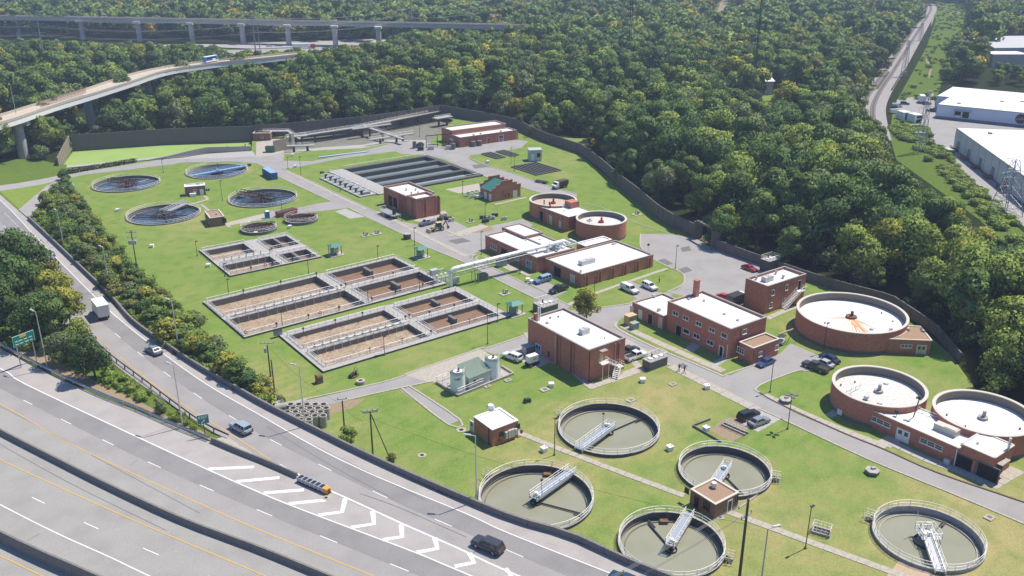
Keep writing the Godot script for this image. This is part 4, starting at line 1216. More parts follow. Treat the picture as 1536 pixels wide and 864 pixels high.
func build_clarifiers() -> void:
	clarifier("round grey-green clarifier nearest the brick pump house, its bridge reaching in from the near side", V(17.73, 0, -143.2), 9.28, {"bridge": -2.25, "arm": 0.66, "lamp": 0.9, "width": 0.7, "step": 2.62, "reach": 0.9})
	clarifier("round clarifier cut off by the motorway parapet, its bridge coming in from the far right", V(3.87, 0, -121.7), 9.28, {"bridge": 0.86, "arm": -0.42, "lamp": 0.6, "width": 0.66, "step": 2.50, "box": 1.3})
	clarifier("round clarifier at the lower edge, its bridge starting at the small brick hut", V(23.70, 0, -109.8), 7.89, {"bridge": 1.06, "arm": 1.95, "width": 0.56, "box": 1.57, "step": -0.42})
	clarifier("round clarifier half hidden behind the small brick hut", V(35.93, 0, -129.3), 7.75, {"bridge": -2.10, "arm": -1.25, "width": 0.56, "step": -0.30, "reach": 1.8})
	clarifier("pale-walled clarifier alone at the lower right, with a caged platform over its centre", V(62.57, 0, -111.4), 7.89, {"bridge": -1.78, "arm": 0.82, "width": 0.62, "wall": "concrete_grey", "launder": "concrete_grey", "deck": "galvanised", "well": 1.9, "water": -0.62, "step": 2.55, "reach": 1.9, "girder": "rail"})
	var cage := rails([V(-1.2, 0, -1.9), V(1.6, 0, -1.9), V(1.6, 0, 1.0), V(0.7, 0, 1.0)], 0.65, 0.9, 0.05)
	rail_run(cage, [V(-0.7, 0, 1.0), V(-1.2, 0, 1.0), V(-1.2, 0, -1.9)], 0.65, 0.9, 0.05)
	var c: Node3D = get_node("clarifier_004")
	obj("platform_rail", cage, mats.rail, c)
	obj("platform", box(V(0.2, 0.58, -0.45), V(2.9, 0.1, 2.9)), mats.galvanised, c)
	obj("lamp_pole", tube(V(-1.2, 0.6, -1.9), V(-1.2, 3.6, -1.9), 0.05, 0.04), mats.rail, c)
	# the older tanks by the green pond
	var old := {"water_mat": "dark_water", "wall": "concrete_stained", "launder": "concrete_grey", "rim_mat": "concrete", "rim": 0.35, "water": -0.7, "posts": 30, "group": "older settling tanks by the green pond"}
	clarifier("old round tank of sky-tinted water nearest the green pond, choked by a collapsed rusty mechanism", V(-139.6, 0, -315.5), 11.6, old)
	clarifier("old round tank of sky-tinted water by the fence, with twin lattice girders", V(-112.4, 0, -277.7), 11.4, old)
	var blue: Dictionary = old.duplicate()
	blue.merge({"bridge": 0.75, "deck": "light_blue", "rail_mat": "light_blue", "girder": "light_blue", "width": 0.9, "reach": 11.0, "well": 1.6, "lamp": 0.0, "wall": "concrete"}, true)
	clarifier("round tank with a light blue bridge right across it, behind the white roofed hut", V(-112.3, 0, -333.6), 11.4, blue)
	clarifier("old round tank beside the red skip, full of a fallen brown lattice mechanism", V(-85.3, 0, -296.7), 11.5, old)
	var ta: Node3D = get_node("clarifier_005")
	old_mechanism(ta, -0.25, -7.0, 5.0, 0.9, "rust_dark")
	old_cage(ta, 3.6, "rust", 5)
	trickling_arms(ta, 11.4, "pale_metal", [0.75, 1.05, 3.85, -0.6], -0.35)
	var tb: Node3D = get_node("clarifier_006")
	old_mechanism(tb, 1.25, -1.0, 11.5, 0.75, "pale_metal")
	old_cage(tb, 3.9, "rust_dark", 6)
	trickling_arms(tb, 11.4, "rust_dark", [0.12, 3.0, 3.4, -0.35, 5.2], -0.35)
	var tc: Node3D = get_node("clarifier_007")
	trickling_arms(tc, 11.4, "light_blue", [0.2], -0.3)
	obj("scum_ring", MB.new().drum(2.4, -0.9, 0.1, 32), mats.rust_dark, tc)
	var td: Node3D = get_node("clarifier_008")
	old_mechanism(td, -0.42, -10.2, 4.5, 1.1, "rust_dark")
	old_cage(td, 4.3, "rust_dark", 7)
	trickling_arms(td, 11.4, "rust_dark", [0.5, 0.9, 2.4, 3.9, 4.4, 5.0], -0.35)
	var small := {"water_mat": "dark_water", "wall": "concrete_stained", "rim": 0.9, "water": 0.1, "posts": 18, "launder": "rust", "group": "pair of small thickener tanks"}
	clarifier("small round tank with a rusty bridge, at the corner of the farthest aeration basin", V(-77.59, 0, -261.89), 5.4, small)
	clarifier("small round tank with a brown arm, right of its twin below the red skip", V(-66.69, 0, -271.45), 5.2, small)
	for k in [["clarifier_009", 0.55], ["clarifier_010", 0.35]]:
		var n: Node3D = get_node(k[0])
		old_mechanism(n, k[1], -5.2, 5.2, 0.55, "rust")
		obj("scraper", beam(V(-3.4, 0.35, 1.2), V(3.6, 0.35, 1.5), 0.5, 0.3), mats.rust, n)

func box_open(b: MB, u0: float, u1: float, v0: float, v1: float, y0: float, y1: float) -> void:
	# the four inner faces of a rectangular cell (x along the grid, -z across it)
	var p := [V(u0, 0, -v0), V(u1, 0, -v0), V(u1, 0, -v1), V(u0, 0, -v1)]
	for k in 4:
		var a: Vector3 = p[k]
		var c: Vector3 = p[(k + 1) % 4]
		b.quad(c + V(0, y0, 0), a + V(0, y0, 0), a + V(0, y1, 0), c + V(0, y1, 0))

func aeration_basin(label: String, at: Vector3, az: float, w: float, d: float, cells: Array, deck: String, o := {}) -> Node3D:
	var t := thing("aeration_basin", label, "treatment basin", at, az, "rectangular aeration basins")
	var top: float = o.get("top", 0.45)
	var low: float = o.get("water", -1.35)
	var outline := PackedVector2Array([Vector2(0, 0), Vector2(w, 0), Vector2(w, -d), Vector2(0, -d)])
	var polys := [outline]
	var inner := MB.new()
	for c in cells:
		var hole := PackedVector2Array([Vector2(c[0], -c[2]), Vector2(c[1], -c[2]), Vector2(c[1], -c[3]), Vector2(c[0], -c[3])])
		box_open(inner, c[0], c[1], c[2], c[3], low - 0.6, top)
	# deck between the cells, made of strips so that the cells stay open
	var us := [0.0, w]
	var vs := [0.0, d]
	for c in cells:
		us.append_array([c[0], c[1]])
		vs.append_array([c[2], c[3]])
	us.sort()
	vs.sort()
	var dk := MB.new()
	for i in us.size() - 1:
		for j in vs.size() - 1:
			if us[i + 1] - us[i] < 0.01 or vs[j + 1] - vs[j] < 0.01:
				continue
			var mu: float = (us[i] + us[i + 1]) / 2
			var mv: float = (vs[j] + vs[j + 1]) / 2
			var inside := false
			for c in cells:
				inside = inside or (mu > c[0] and mu < c[1] and mv > c[2] and mv < c[3])
			if not inside:
				dk.quad(V(us[i], top, -vs[j]), V(us[i + 1], top, -vs[j]), V(us[i + 1], top, -vs[j + 1]), V(us[i], top, -vs[j + 1]))
	obj("deck", dk, mats[deck], t)
	obj("outer_wall", MB.new().prism(outline, -0.4, top - 0.004, false), mats.concrete_dark, t)
	obj("inner_wall", inner, mats.concrete_stained, t)
	for c in cells:
		obj("water", MB.new().flat(PackedVector2Array([Vector2(c[0], -c[2]), Vector2(c[1], -c[2]), Vector2(c[1], -c[3]), Vector2(c[0], -c[3])]), low), mats[c[4]], t)
	# handrails round every cell
	for c in cells:
		var e := 0.25
		var loop := [V(c[0] - e, 0, -c[2] + e), V(c[1] + e, 0, -c[2] + e), V(c[1] + e, 0, -c[3] - e), V(c[0] - e, 0, -c[3] - e), V(c[0] - e, 0, -c[2] + e)]
		for k in 4:
			obj("railing", rails([loop[k], loop[k + 1]], top, 1.9, 0.06), mats.rail, t)
	# air droppers and valves along the walkways
	for s in o.get("pipes", []):
		var n := int(s[4])
		for i in n:
			var x := lerpf(s[0], s[1], (i + 0.5) / n)
			var b := MB.new()
			b.tube(V(x, top + 0.5, -s[2]), V(x, top + 0.5, -s[3]), 0.06, 0.06, 6)
			b.tube(V(x, top + 0.5, -s[3]), V(x, low, -s[3]), 0.07, 0.07, 6)
			b.tube(V(x, top, -s[2]), V(x, top + 1.2, -s[2]), 0.12, 0.12, 6)
			obj("air_dropper", b, mats.galvanised, t)
		obj("air_main", tube(V(s[0], top + 0.35, -s[2]), V(s[1], top + 0.25, -s[2]), 0.14, 0.14, 8), mats.galvanised, t)
	for s in o.get("baffles", []):
		obj("baffle", box(V((s[0] + s[1]) / 2, (top + low) / 2, -(s[2] + s[3]) / 2), V(s[1] - s[0], top - low - 0.004, s[3] - s[2])), mats.concrete_stained, t)
	for s in o.get("gates", []):
		var b := tube(V(s[0], top, -s[1]), V(s[0], top + 1.3, -s[1]), 0.08, 0.06, 6)
		b.box(V(s[0], top + 1.0, -s[1]), V(0.4, 0.35, 0.3))
		obj("gate_valve", b, mats.dark_metal, t)
	for s in o.get("rings", []):
		var pts := []
		for k in 13:
			pts.append(V(s[0] + 0.36 * cos(TAU * k / 12), top + 0.75 + 0.36 * sin(TAU * k / 12), -s[1]))
		obj("life_ring", MB.new().path(pts, 0.09, 6), mats.red, t)
	return t

func build_basins() -> void:
	var p3: Vector3 = V(-39.08, 0, -165.92)
	aeration_basin("nearest aeration basin, of four foaming brown cells within a wide grey apron", p3, GRID + 0.005, 48.6, 23.2, [[1.6, 26.6, 1.9, 10.2, "foam_water"], [1.6, 26.0, 12.9, 20.8, "foam_water"], [29.2, 46.4, 1.9, 10.2, "brown_water"], [29.2, 46.6, 12.9, 20.9, "brown_water"]], "concrete_grey", {"pipes": [[2.5, 26.0, 11.4, 10.0, 12]], "baffles": [[36.5, 37.3, 6.2, 9.0], [38.5, 39.3, 16.6, 20.0]], "gates": [[12, 2.0], [20, 2.0], [27.5, 2.0], [33, 2.0], [38, 2.0], [43, 2.0], [27, 12.5], [28.2, 12.8], [33, 11.5], [40, 11.5], [5, 20.5], [13, 20.5], [20, 20.5]], "rings": [[15.0, 1.9], [39.5, 1.9]], "water": -0.75})
	var p2: Vector3 = V(-60.09, 0, -182.76)
	aeration_basin("middle aeration basin, longest of the three, ending at the raised white pipe", p2, GRID + 0.020, 54.6, 26.3, [[0.9, 31.2, 1.0, 11.6, "foam_water"], [0.9, 30.0, 14.4, 25.0, "foam_water"], [33.6, 53.4, 1.4, 11.4, "brown_water"], [33.0, 53.6, 14.4, 24.9, "brown_water"]], "concrete_grey", {"pipes": [[2.0, 31.0, 12.8, 11.4, 12]], "baffles": [[43.5, 44.4, 6.0, 10.0], [43.0, 43.9, 19.6, 23.8]], "gates": [[8, 0.6], [16, 0.6], [24, 0.6], [33, 0.8], [40, 1.2], [48, 1.2], [31, 13], [32.5, 13.4], [40, 12.6], [46, 12.6], [10, 25], [20, 25], [30, 25]], "rings": [[19.0, 0.6], [0.7, 0.8], [46, 1.3]], "water": -1.15})
	var p1: Vector3 = V(-74.63, 0, -221.4)
	aeration_basin("farthest and squarest aeration basin, in front of the two small round tanks", p1, GRID - 0.012, 26.2, 25.6, [[0.6, 14.4, 0.7, 8.6, "foam_water"], [0.6, 12.4, 14.6, 23.6, "foam_water"], [16.8, 25.2, 1.0, 8.2, "brown_water"], [17.0, 25.4, 13.8, 23.0, "brown_water"]], "concrete_grey", {"pipes": [[1.5, 14.0, 11.4, 8.2, 6]], "baffles": [[20.4, 21.2, 1.0, 8.2], [21.0, 21.8, 13.8, 23.0]], "gates": [[6, 0.4], [12, 0.4], [18, 0.6], [23, 0.6], [15.5, 11], [16.4, 11.8]], "rings": [[10, 0.4]], "water": -1.15})
	# long settling channels; the shade on their walls is painted into the dark concrete
	var o: Vector3 = V(-66.18, 0, -323.36)
	var u := V(cos(GRID), 0, -sin(GRID))
	var v := V(-sin(GRID), 0, -cos(GRID))
	var base: Vector3 = o - v * 30.0
	var t := thing("settling_channels", "bank of four long blue water channels with shade painted into the dark walls", "treatment basin", base, GRID)
	var xs := 9.0
	var xe := 45.0
	var total := 40.0
	var wall := 2.0
	var wat := (total - wall * 5) / 4.0
	for k in 5:
		var z0 := k * (wat + wall)
		obj("channel_wall", box(V((xs + xe) / 2, -0.6, -(z0 + wall / 2)), V(xe - xs, 2.3, wall)), mats.concrete_dark, t)
		if k < 4:
			obj("water", MB.new().flat(PackedVector2Array([Vector2(xs, -(z0 + wall)), Vector2(xe, -(z0 + wall)), Vector2(xe, -(z0 + wall + wat)), Vector2(xs, -(z0 + wall + wat))]), -1.0), mats.channel_water, t)
	obj("end_wall", box(V(xe + 0.9, -0.6, -total / 2), V(1.8, 2.24, total)), mats.concrete_dark, t)
	obj("head_deck", box(V(xs - 3.2, -0.3, -total / 2), V(6.4, 1.4, total)), mats.concrete_grey, t)
	for r in [[V(xs, 0, -total), V(xe, 0, -total)], [V(xe + 1.6, 0, -total), V(xe + 1.6, 0, 0)], [V(xs, 0, -0.2), V(xe, 0, -0.2)], [V(xs - 6, 0, 0), V(xs - 6, 0, -total)]]:
		obj("railing", rails(r, 0.5, 2.2, 0.05), mats.rail, t)
	var g := thing("screen_works", "low row of grey screens and railings at the left end of the settling channels", "machinery", base, GRID)
	obj("slab", box(V(-1.0, 0.15, -17.0), V(6.5, 0.5, 32.0)), mats.concrete_grey, g)
	for k in 8:
		var z := -3.0 - k * 4.0
		obj("screen", box(V(-0.9, 0.9, z), V(3.0, 0.8, 1.6)), mats.container_grey, g)
		obj("hopper", tube(V(-2.4, 0.4, z), V(-2.4, 1.8, z), 0.7, 0.5, 10), mats.dark_metal, g)
		obj("frame", rails([V(1.4, 0, z - 1.3), V(-3.6, 0, z - 1.3), V(-3.6, 0, z + 1.3)], 0.6, 1.2, 0.06), mats.rail, g)
	# drying beds: long dark bars over shallow troughs
	for q in [["largest group of dark drying beds, on the lawn below the blue-grey kiosk", V(-0.26, 0, -340.54), 12.0, 15.8, 7], ["small dark drying beds near the lane, left of the kiosk", V(-12.6, 0, -362.4), 4.6, 10.5, 3], ["second small group of dark drying beds, nearest the long brick building", V(-6.64, 0, -366.59), 4.0, 10.5, 3]]:
		var b := thing("drying_bed", q[0], "drying bed", q[1] + v * -q[3], GRID, "drying beds on the lawn")
		obj("bed", box(V(q[2] / 2, 0.05, -q[3] / 2), V(q[2], 0.1, q[3])), mats.black, b)
		for k in int(q[4]) + 1:
			obj("kerb", box(V(k * q[2] / q[4], 0.24, -q[3] / 2), V(0.35, 0.42, q[3])), mats.concrete_stained, b)
		for k in 2:
			obj("end_kerb", box(V(q[2] / 2, 0.25, -q[3] * k), V(q[2], 0.4, 0.3)), mats.concrete_stained, b)

func lay_out_holes() -> void:
	# where the lawn is open for tanks, basins and ponds
	for c in [[17.73, -143.2, 9.2], [3.87, -121.7, 9.2], [23.7, -109.8, 7.8], [35.93, -129.3, 7.66], [62.57, -111.4, 7.8], [-139.6, -315.5, 11.5], [-112.4, -277.7, 11.3], [-112.3, -333.6, 11.3], [-85.3, -296.7, 11.4]]:
		holes.append(disc(V(c[0], 0, c[1]), c[2]))
	for c in [V(-77.59, 0, -261.89), V(-66.69, 0, -271.45)]:
		holes.append(disc(c, 5.1))
	var a: Vector3 = V(-39.08, 0, -165.92)
	holes.append(rect(a, GRID + 0.005, 48.6, 23.2))
	a = V(-60.09, 0, -182.76)
	holes.append(rect(a, GRID + 0.020, 54.6, 26.3))
	a = V(-74.63, 0, -221.4)
	holes.append(rect(a, GRID - 0.012, 26.2, 25.6))
	var v := V(-sin(GRID), 0, -cos(GRID))
	var u := V(cos(GRID), 0, -sin(GRID))
	a = V(-66.18, 0, -323.36)
	holes.append(rect(a - v * 30.0 + u * 8.0, GRID, 38.0, 40.0))
	holes.append(g2([-175.5, -338.4, -185.8, -374, -149.4, -388.3, -115.3, -393.8, -110.6, -376.5, -126.4, -365.4, -133.1, -358.3, -149.4, -351.4]))
	holes.append(g2([-93.5, -363, -102.4, -396.5, -70.3, -414, -35.5, -446.5, -28.5, -434.6, -31.9, -409.5, -35.6, -384.3, -36.9, -383, -53.6, -383, -63.4, -374, -79.9, -370.3]))

func face(B: Dictionary, side: String, t: float, y: float) -> Transform3D:
	match side:
		"L": return Transform3D(Basis(V(0, 0, 1), Vector3.UP, V(-1, 0, 0)), V(0, y, -t))
		"B": return Transform3D(Basis(V(0, 0, -1), Vector3.UP, V(1, 0, 0)), V(B.w, y, -t))
	return Transform3D(Basis(), V(t, y, 0))

func building(called: String, label: String, at: Vector3, w: float, d: float, h: float, o := {}) -> Dictionary:
	var n := thing(called, label, o.get("category", "building"), at, o.get("az", GRID))
	var B := {"n": n, "w": w, "d": d, "h": h, "mat": o.get("mat", "brick")}
	block(n, Vector3.ZERO, w, d, h, o)
	return B

func block(n: Node3D, at: Vector3, w: float, d: float, h: float, o := {}) -> void:
	var p := 0.28
	var par: float = o.get("parapet", 0.45)
	var out := PackedVector2Array([Vector2(0, 0), Vector2(w, 0), Vector2(w, -d), Vector2(0, -d)])
	if o.has("cut"):
		# shaped round the drums of neighbouring digesters
		for q in o.cut:
			var l: Vector3 = n.transform.affine_inverse() * V(q[0], 0, q[1])
			var left := Geometry2D.clip_polygons(out, disc(l, q[2], 72))
			left.sort_custom(func(a, c): return area(a) > area(c))
			out = left[0]
		obj("wall", MB.new().prism(out, -0.3, h - 0.02, false), mats[o.get("mat", "brick")], n)
		obj("roof", MB.new().flat(out, h - 0.03), mats[o.get("roof", "white_roof")], n)
		var e := MB.new()
		for k in out.size():
			var a := out[k]
			var c := out[(k + 1) % out.size()]
			if a.distance_to(c) > 1.0:
				e.beam(V(a.x, h + 0.02, a.y), V(c.x, h + 0.02, c.y), 0.36, 0.16)
		obj("coping", e, mats[o.get("coping", "coping")], n)
		return
	var b := MB.new()
	b.t = Transform3D(Basis(), at)
	b.prism(out, -0.3, h, false)
	box_open(b, p, w - p, p, d - p, h - par - 0.2, h)
	obj("wall", b, mats[o.get("mat", "brick")], n)
	var r := MB.new()
	r.t = b.t
	r.flat(PackedVector2Array([Vector2(p, -p), Vector2(w - p, -p), Vector2(w - p, -d + p), Vector2(p, -d + p)]), h - par)
	obj("roof", r, mats[o.get("roof", "white_roof")], n)
	var q := 0.07
	var c := MB.new()
	c.t = b.t
	for s in [[-q, w + q, -q, p + 0.05], [-q, w + q, d - p - 0.05, d + q], [-q, p + 0.05, p + 0.05, d - p - 0.05], [w - p - 0.05, w + q, p + 0.05, d - p - 0.05]]:
		c.box(V((s[0] + s[1]) / 2, h + 0.06, -(s[2] + s[3]) / 2), V(s[1] - s[0], 0.14, s[3] - s[2]))
	obj("coping", c, mats[o.get("coping", "coping")], n)

func area(p: PackedVector2Array) -> float:
	var s := 0.0
	for k in p.size():
		s += p[k].cross(p[(k + 1) % p.size()])
	return absf(s)

func window(B: Dictionary, side: String, t: float, y: float, w: float, h: float, cols := 2, rows := 1, frame := "white_paint") -> void:
	var x := face(B, side, t, y)
	var f := MB.new()
	f.t = x
	var e := 0.09
	for s in [[0.0, h / 2 - e / 2, w, e], [0.0, -h / 2 + e / 2, w, e]]:
		f.box(V(s[0], s[1], 0.03), V(s[2], s[3], 0.1))
	for k in cols + 1:
		f.box(V(-w / 2 + e / 2 + (w - e) * k / cols, 0, 0.03), V(e, h - 2 * e, 0.1))
	for k in range(1, rows):
		f.box(V(0, -h / 2 + h * k / rows, 0.028), V(w - 2 * e, e * 0.7, 0.09))
	f.box(V(0, -h / 2 - 0.06, 0.06), V(w + 0.2, 0.1, 0.2))
	var o := obj("window", f, mats[frame], B.n)
	for i in cols:
		for j in rows:
			var g := MB.new()
			g.t = x
			g.box(V(-w / 2 + w * (i + 0.5) / cols, -h / 2 + h * (j + 0.5) / rows, 0.005), V(w / cols - e, h / rows - e * 0.7, 0.03))
			obj("pane", g, mats.glass, o)

func door(B: Dictionary, side: String, t: float, w: float, h: float, m := "pale_metal", leaves := 1, glazed := false) -> void:
	var x := face(B, side, t, 0.05)
	var f := MB.new()
	f.t = x
	for s in [-1.0, 1.0]:
		f.box(V(s * (w / 2 + 0.06), h / 2, 0.04), V(0.12, h, 0.12))
	f.box(V(0, h + 0.06, 0.04), V(w + 0.24, 0.12, 0.12))
	var o := obj("door", f, mats.white_paint, B.n)
	for k in leaves:
		var l := MB.new()
		l.t = x
		l.box(V(-w / 2 + w * (k + 0.5) / leaves, h / 2, 0.01), V(w / leaves - 0.03, h, 0.06))
		obj("leaf", l, mats[m], o)
		if glazed:
			var g := MB.new()
			g.t = x
			g.box(V(-w / 2 + w * (k + 0.5) / leaves, h * 0.72, 0.045), V(w / leaves * 0.6, h * 0.35, 0.02))
			obj("pane", g, mats.glass, o)

func opening(B: Dictionary, side: String, t: float, w: float, h: float, y := 0.0, jamb := "concrete_stained") -> void:
	var x := face(B, side, t, y)
	var f := MB.new()
	f.t = x
	for s in [-1.0, 1.0]:
		f.box(V(s * (w / 2 + 0.1), h / 2, 0.05), V(0.2, h, 0.16))
	f.box(V(0, h + 0.1, 0.05), V(w + 0.4, 0.2, 0.16))
	var o := obj("doorway", f, mats[jamb], B.n)
	var l := MB.new()
	l.t = x
	l.box(V(0, h / 2, 0.0), V(w, h, 0.03))
	obj("opening", l, mats.opening, o)  # flush black panel; the dark interior is only its colour

func slot(B: Dictionary, side: String, t: float, w: float, panes: Array) -> void:
	var x := face(B, side, t, 0)
	for s in [-1.0, 1.0]:
		var f := MB.new()
		f.t = x
		f.box(V(s * (w / 2 + 0.16), B.h / 2 - 0.2, 0.09), V(0.32, B.h - 0.5, 0.3))
		obj("pier", f, mats[B.mat], B.n)
	var k := MB.new()
	k.t = x
	k.box(V(0, B.h / 2 - 0.3, 0.006), V(w, B.h - 0.8, 0.03))
	obj("recess", k, mats.brick_dark, B.n)  # flush panel of darker brick, painting the shade of a set-back slot
	for p in panes:
		window(B, side, t, p[0], w * 0.8, p[1], 1, int(p[2]), "concrete_stained")

func on_roof(B: Dictionary, called: String, x: float, v: float, b: MB, m: String, y := -1.0) -> void:
	b.t = Transform3D()
	obj(called, b, mats[m], B.n).position = V(x, (B.h - 0.45) if y < 0 else y, -v)

func vent(r := 0.3, h := 0.6) -> MB:
	return tube(V(0, 0, 0), V(0, h, 0), r * 0.6, r * 0.6, 10).tube(V(0, h, 0), V(0, h + r * 0.7, 0), r * 1.1, r * 0.7, 10)

func ac_unit(w: float, d: float, h: float) -> MB:
	var b := box(V(0, 0.15, 0), V(w * 1.1, 0.12, d * 1.1))
	b.box(V(0, 0.2 + h / 2, 0), V(w, h, d))
	b.box(V(w * 0.2, 0.25 + h, 0), V(w * 0.5, 0.12, d * 0.8))
	for k in 4:
		b.box(V(-w / 2 - 0.02, 0.35 + h * 0.2 * k, 0), V(0.05, 0.06, d * 0.8))
	return b

func pipe_down(B: Dictionary, side: String, t: float, m := "dark_metal") -> void:
	var x := face(B, side, t, 0)
	var f := MB.new()
	f.t = x
	f.tube(V(0, 0, 0.12), V(0, B.h - 0.3, 0.12), 0.09, 0.09, 6)
	obj("downpipe", f, mats[m], B.n)

func outside_stair(n: Node3D, at: Vector3, along_: Vector3, out: Vector3, run: float, rise: float, w: float, m := "rail") -> void:
	var steps := int(rise / 0.22)
	for k in steps:
		var p := at + along_ * (run * (k + 0.5) / steps) + out * (w / 2) + V(0, -rise * k / steps, 0)
		obj("tread", beam(p - out * w / 2, p + out * w / 2, run / steps * 1.05, 0.06), mats[m], n)
	for s in [0.0, w]:
		var a: Vector3 = at + out * s
		var c: Vector3 = a + along_ * run - V(0, rise, 0)
		obj("stringer", beam(a, c, 0.08, 0.28), mats[m], n)
		var b := MB.new()
		for hgt in [0.5, 1.0]:
			b.tube(a + V(0, hgt, 0), c + V(0, hgt, 0), 0.045, 0.045, 5)
		for k in 6:
			var p: Vector3 = a.lerp(c, k / 5.0)
			b.tube(p, p + V(0, 1.0, 0), 0.04, 0.04, 5)
		obj("stair_rail", b, mats[m], n)

func round_tank(label: String, at: Vector3, r: float, h: float, roof_y: float, o := {}) -> Node3D:
	var t := thing("digester", label, "digester tank", at, 0.0, "round brick digesters")
	var b := MB.new()
	b.drum(r, -0.3, h, 96)
	obj("wall", b, mats.brick, t)
	obj("plinth", MB.new().drum(r + 0.06, -0.3, 0.7, 96), mats.concrete_stained, t)
	var i := MB.new()
	i.drum(r - 0.5, roof_y - 0.5, h, 96, false)
	obj("parapet", i, mats[o.get("inner", "parapet_inner")], t)
	var c := MB.new()
	c.ring(r - 0.56, r + 0.06, h + 0.05, 96)
	c.drum(r + 0.06, h - 0.12, h + 0.05, 96)
	c.drum(r - 0.56, h - 0.12, h + 0.05, 96, false)
	obj("coping", c, mats.coping_pale, t)
	var cone := MB.new()
	for k in 96:
		var p := TAU * k / 96
		var q := TAU * (k + 1) / 96
		cone.tri(V(0, roof_y + r * 0.035, 0), V(cos(q), 0, sin(q)) * (r - 0.4) + V(0, roof_y, 0), V(cos(p), 0, sin(p)) * (r - 0.4) + V(0, roof_y, 0))
	obj("roof", cone, mats[o.get("roof", "white_roof")], t)
	var hub := tube(V(0, roof_y + r * 0.03, 0), V(0, roof_y + r * 0.03 + 0.5, 0), o.get("hub", 0.9), o.get("hub", 0.9) * 0.96, 24)
	hub.tube(V(0.1, roof_y + r * 0.03 + 0.4, 0), V(0.1, roof_y + r * 0.03 + 1.6, 0), 0.35, 0.3, 12)
	obj("hub", hub, mats[o.get("hub_mat", "pale_metal")], t)
	for a in o.get("hatches", []):
		var p: Vector3 = V(cos(a[0]), 0, sin(a[0])) * r * a[1]
		p.y = roof_y + (1.0 - a[1]) * r * 0.035
		obj("hatch", tube(p, p + V(0, 0.35, 0), a[2], a[2], 12), mats[a[3]], t)
	return t

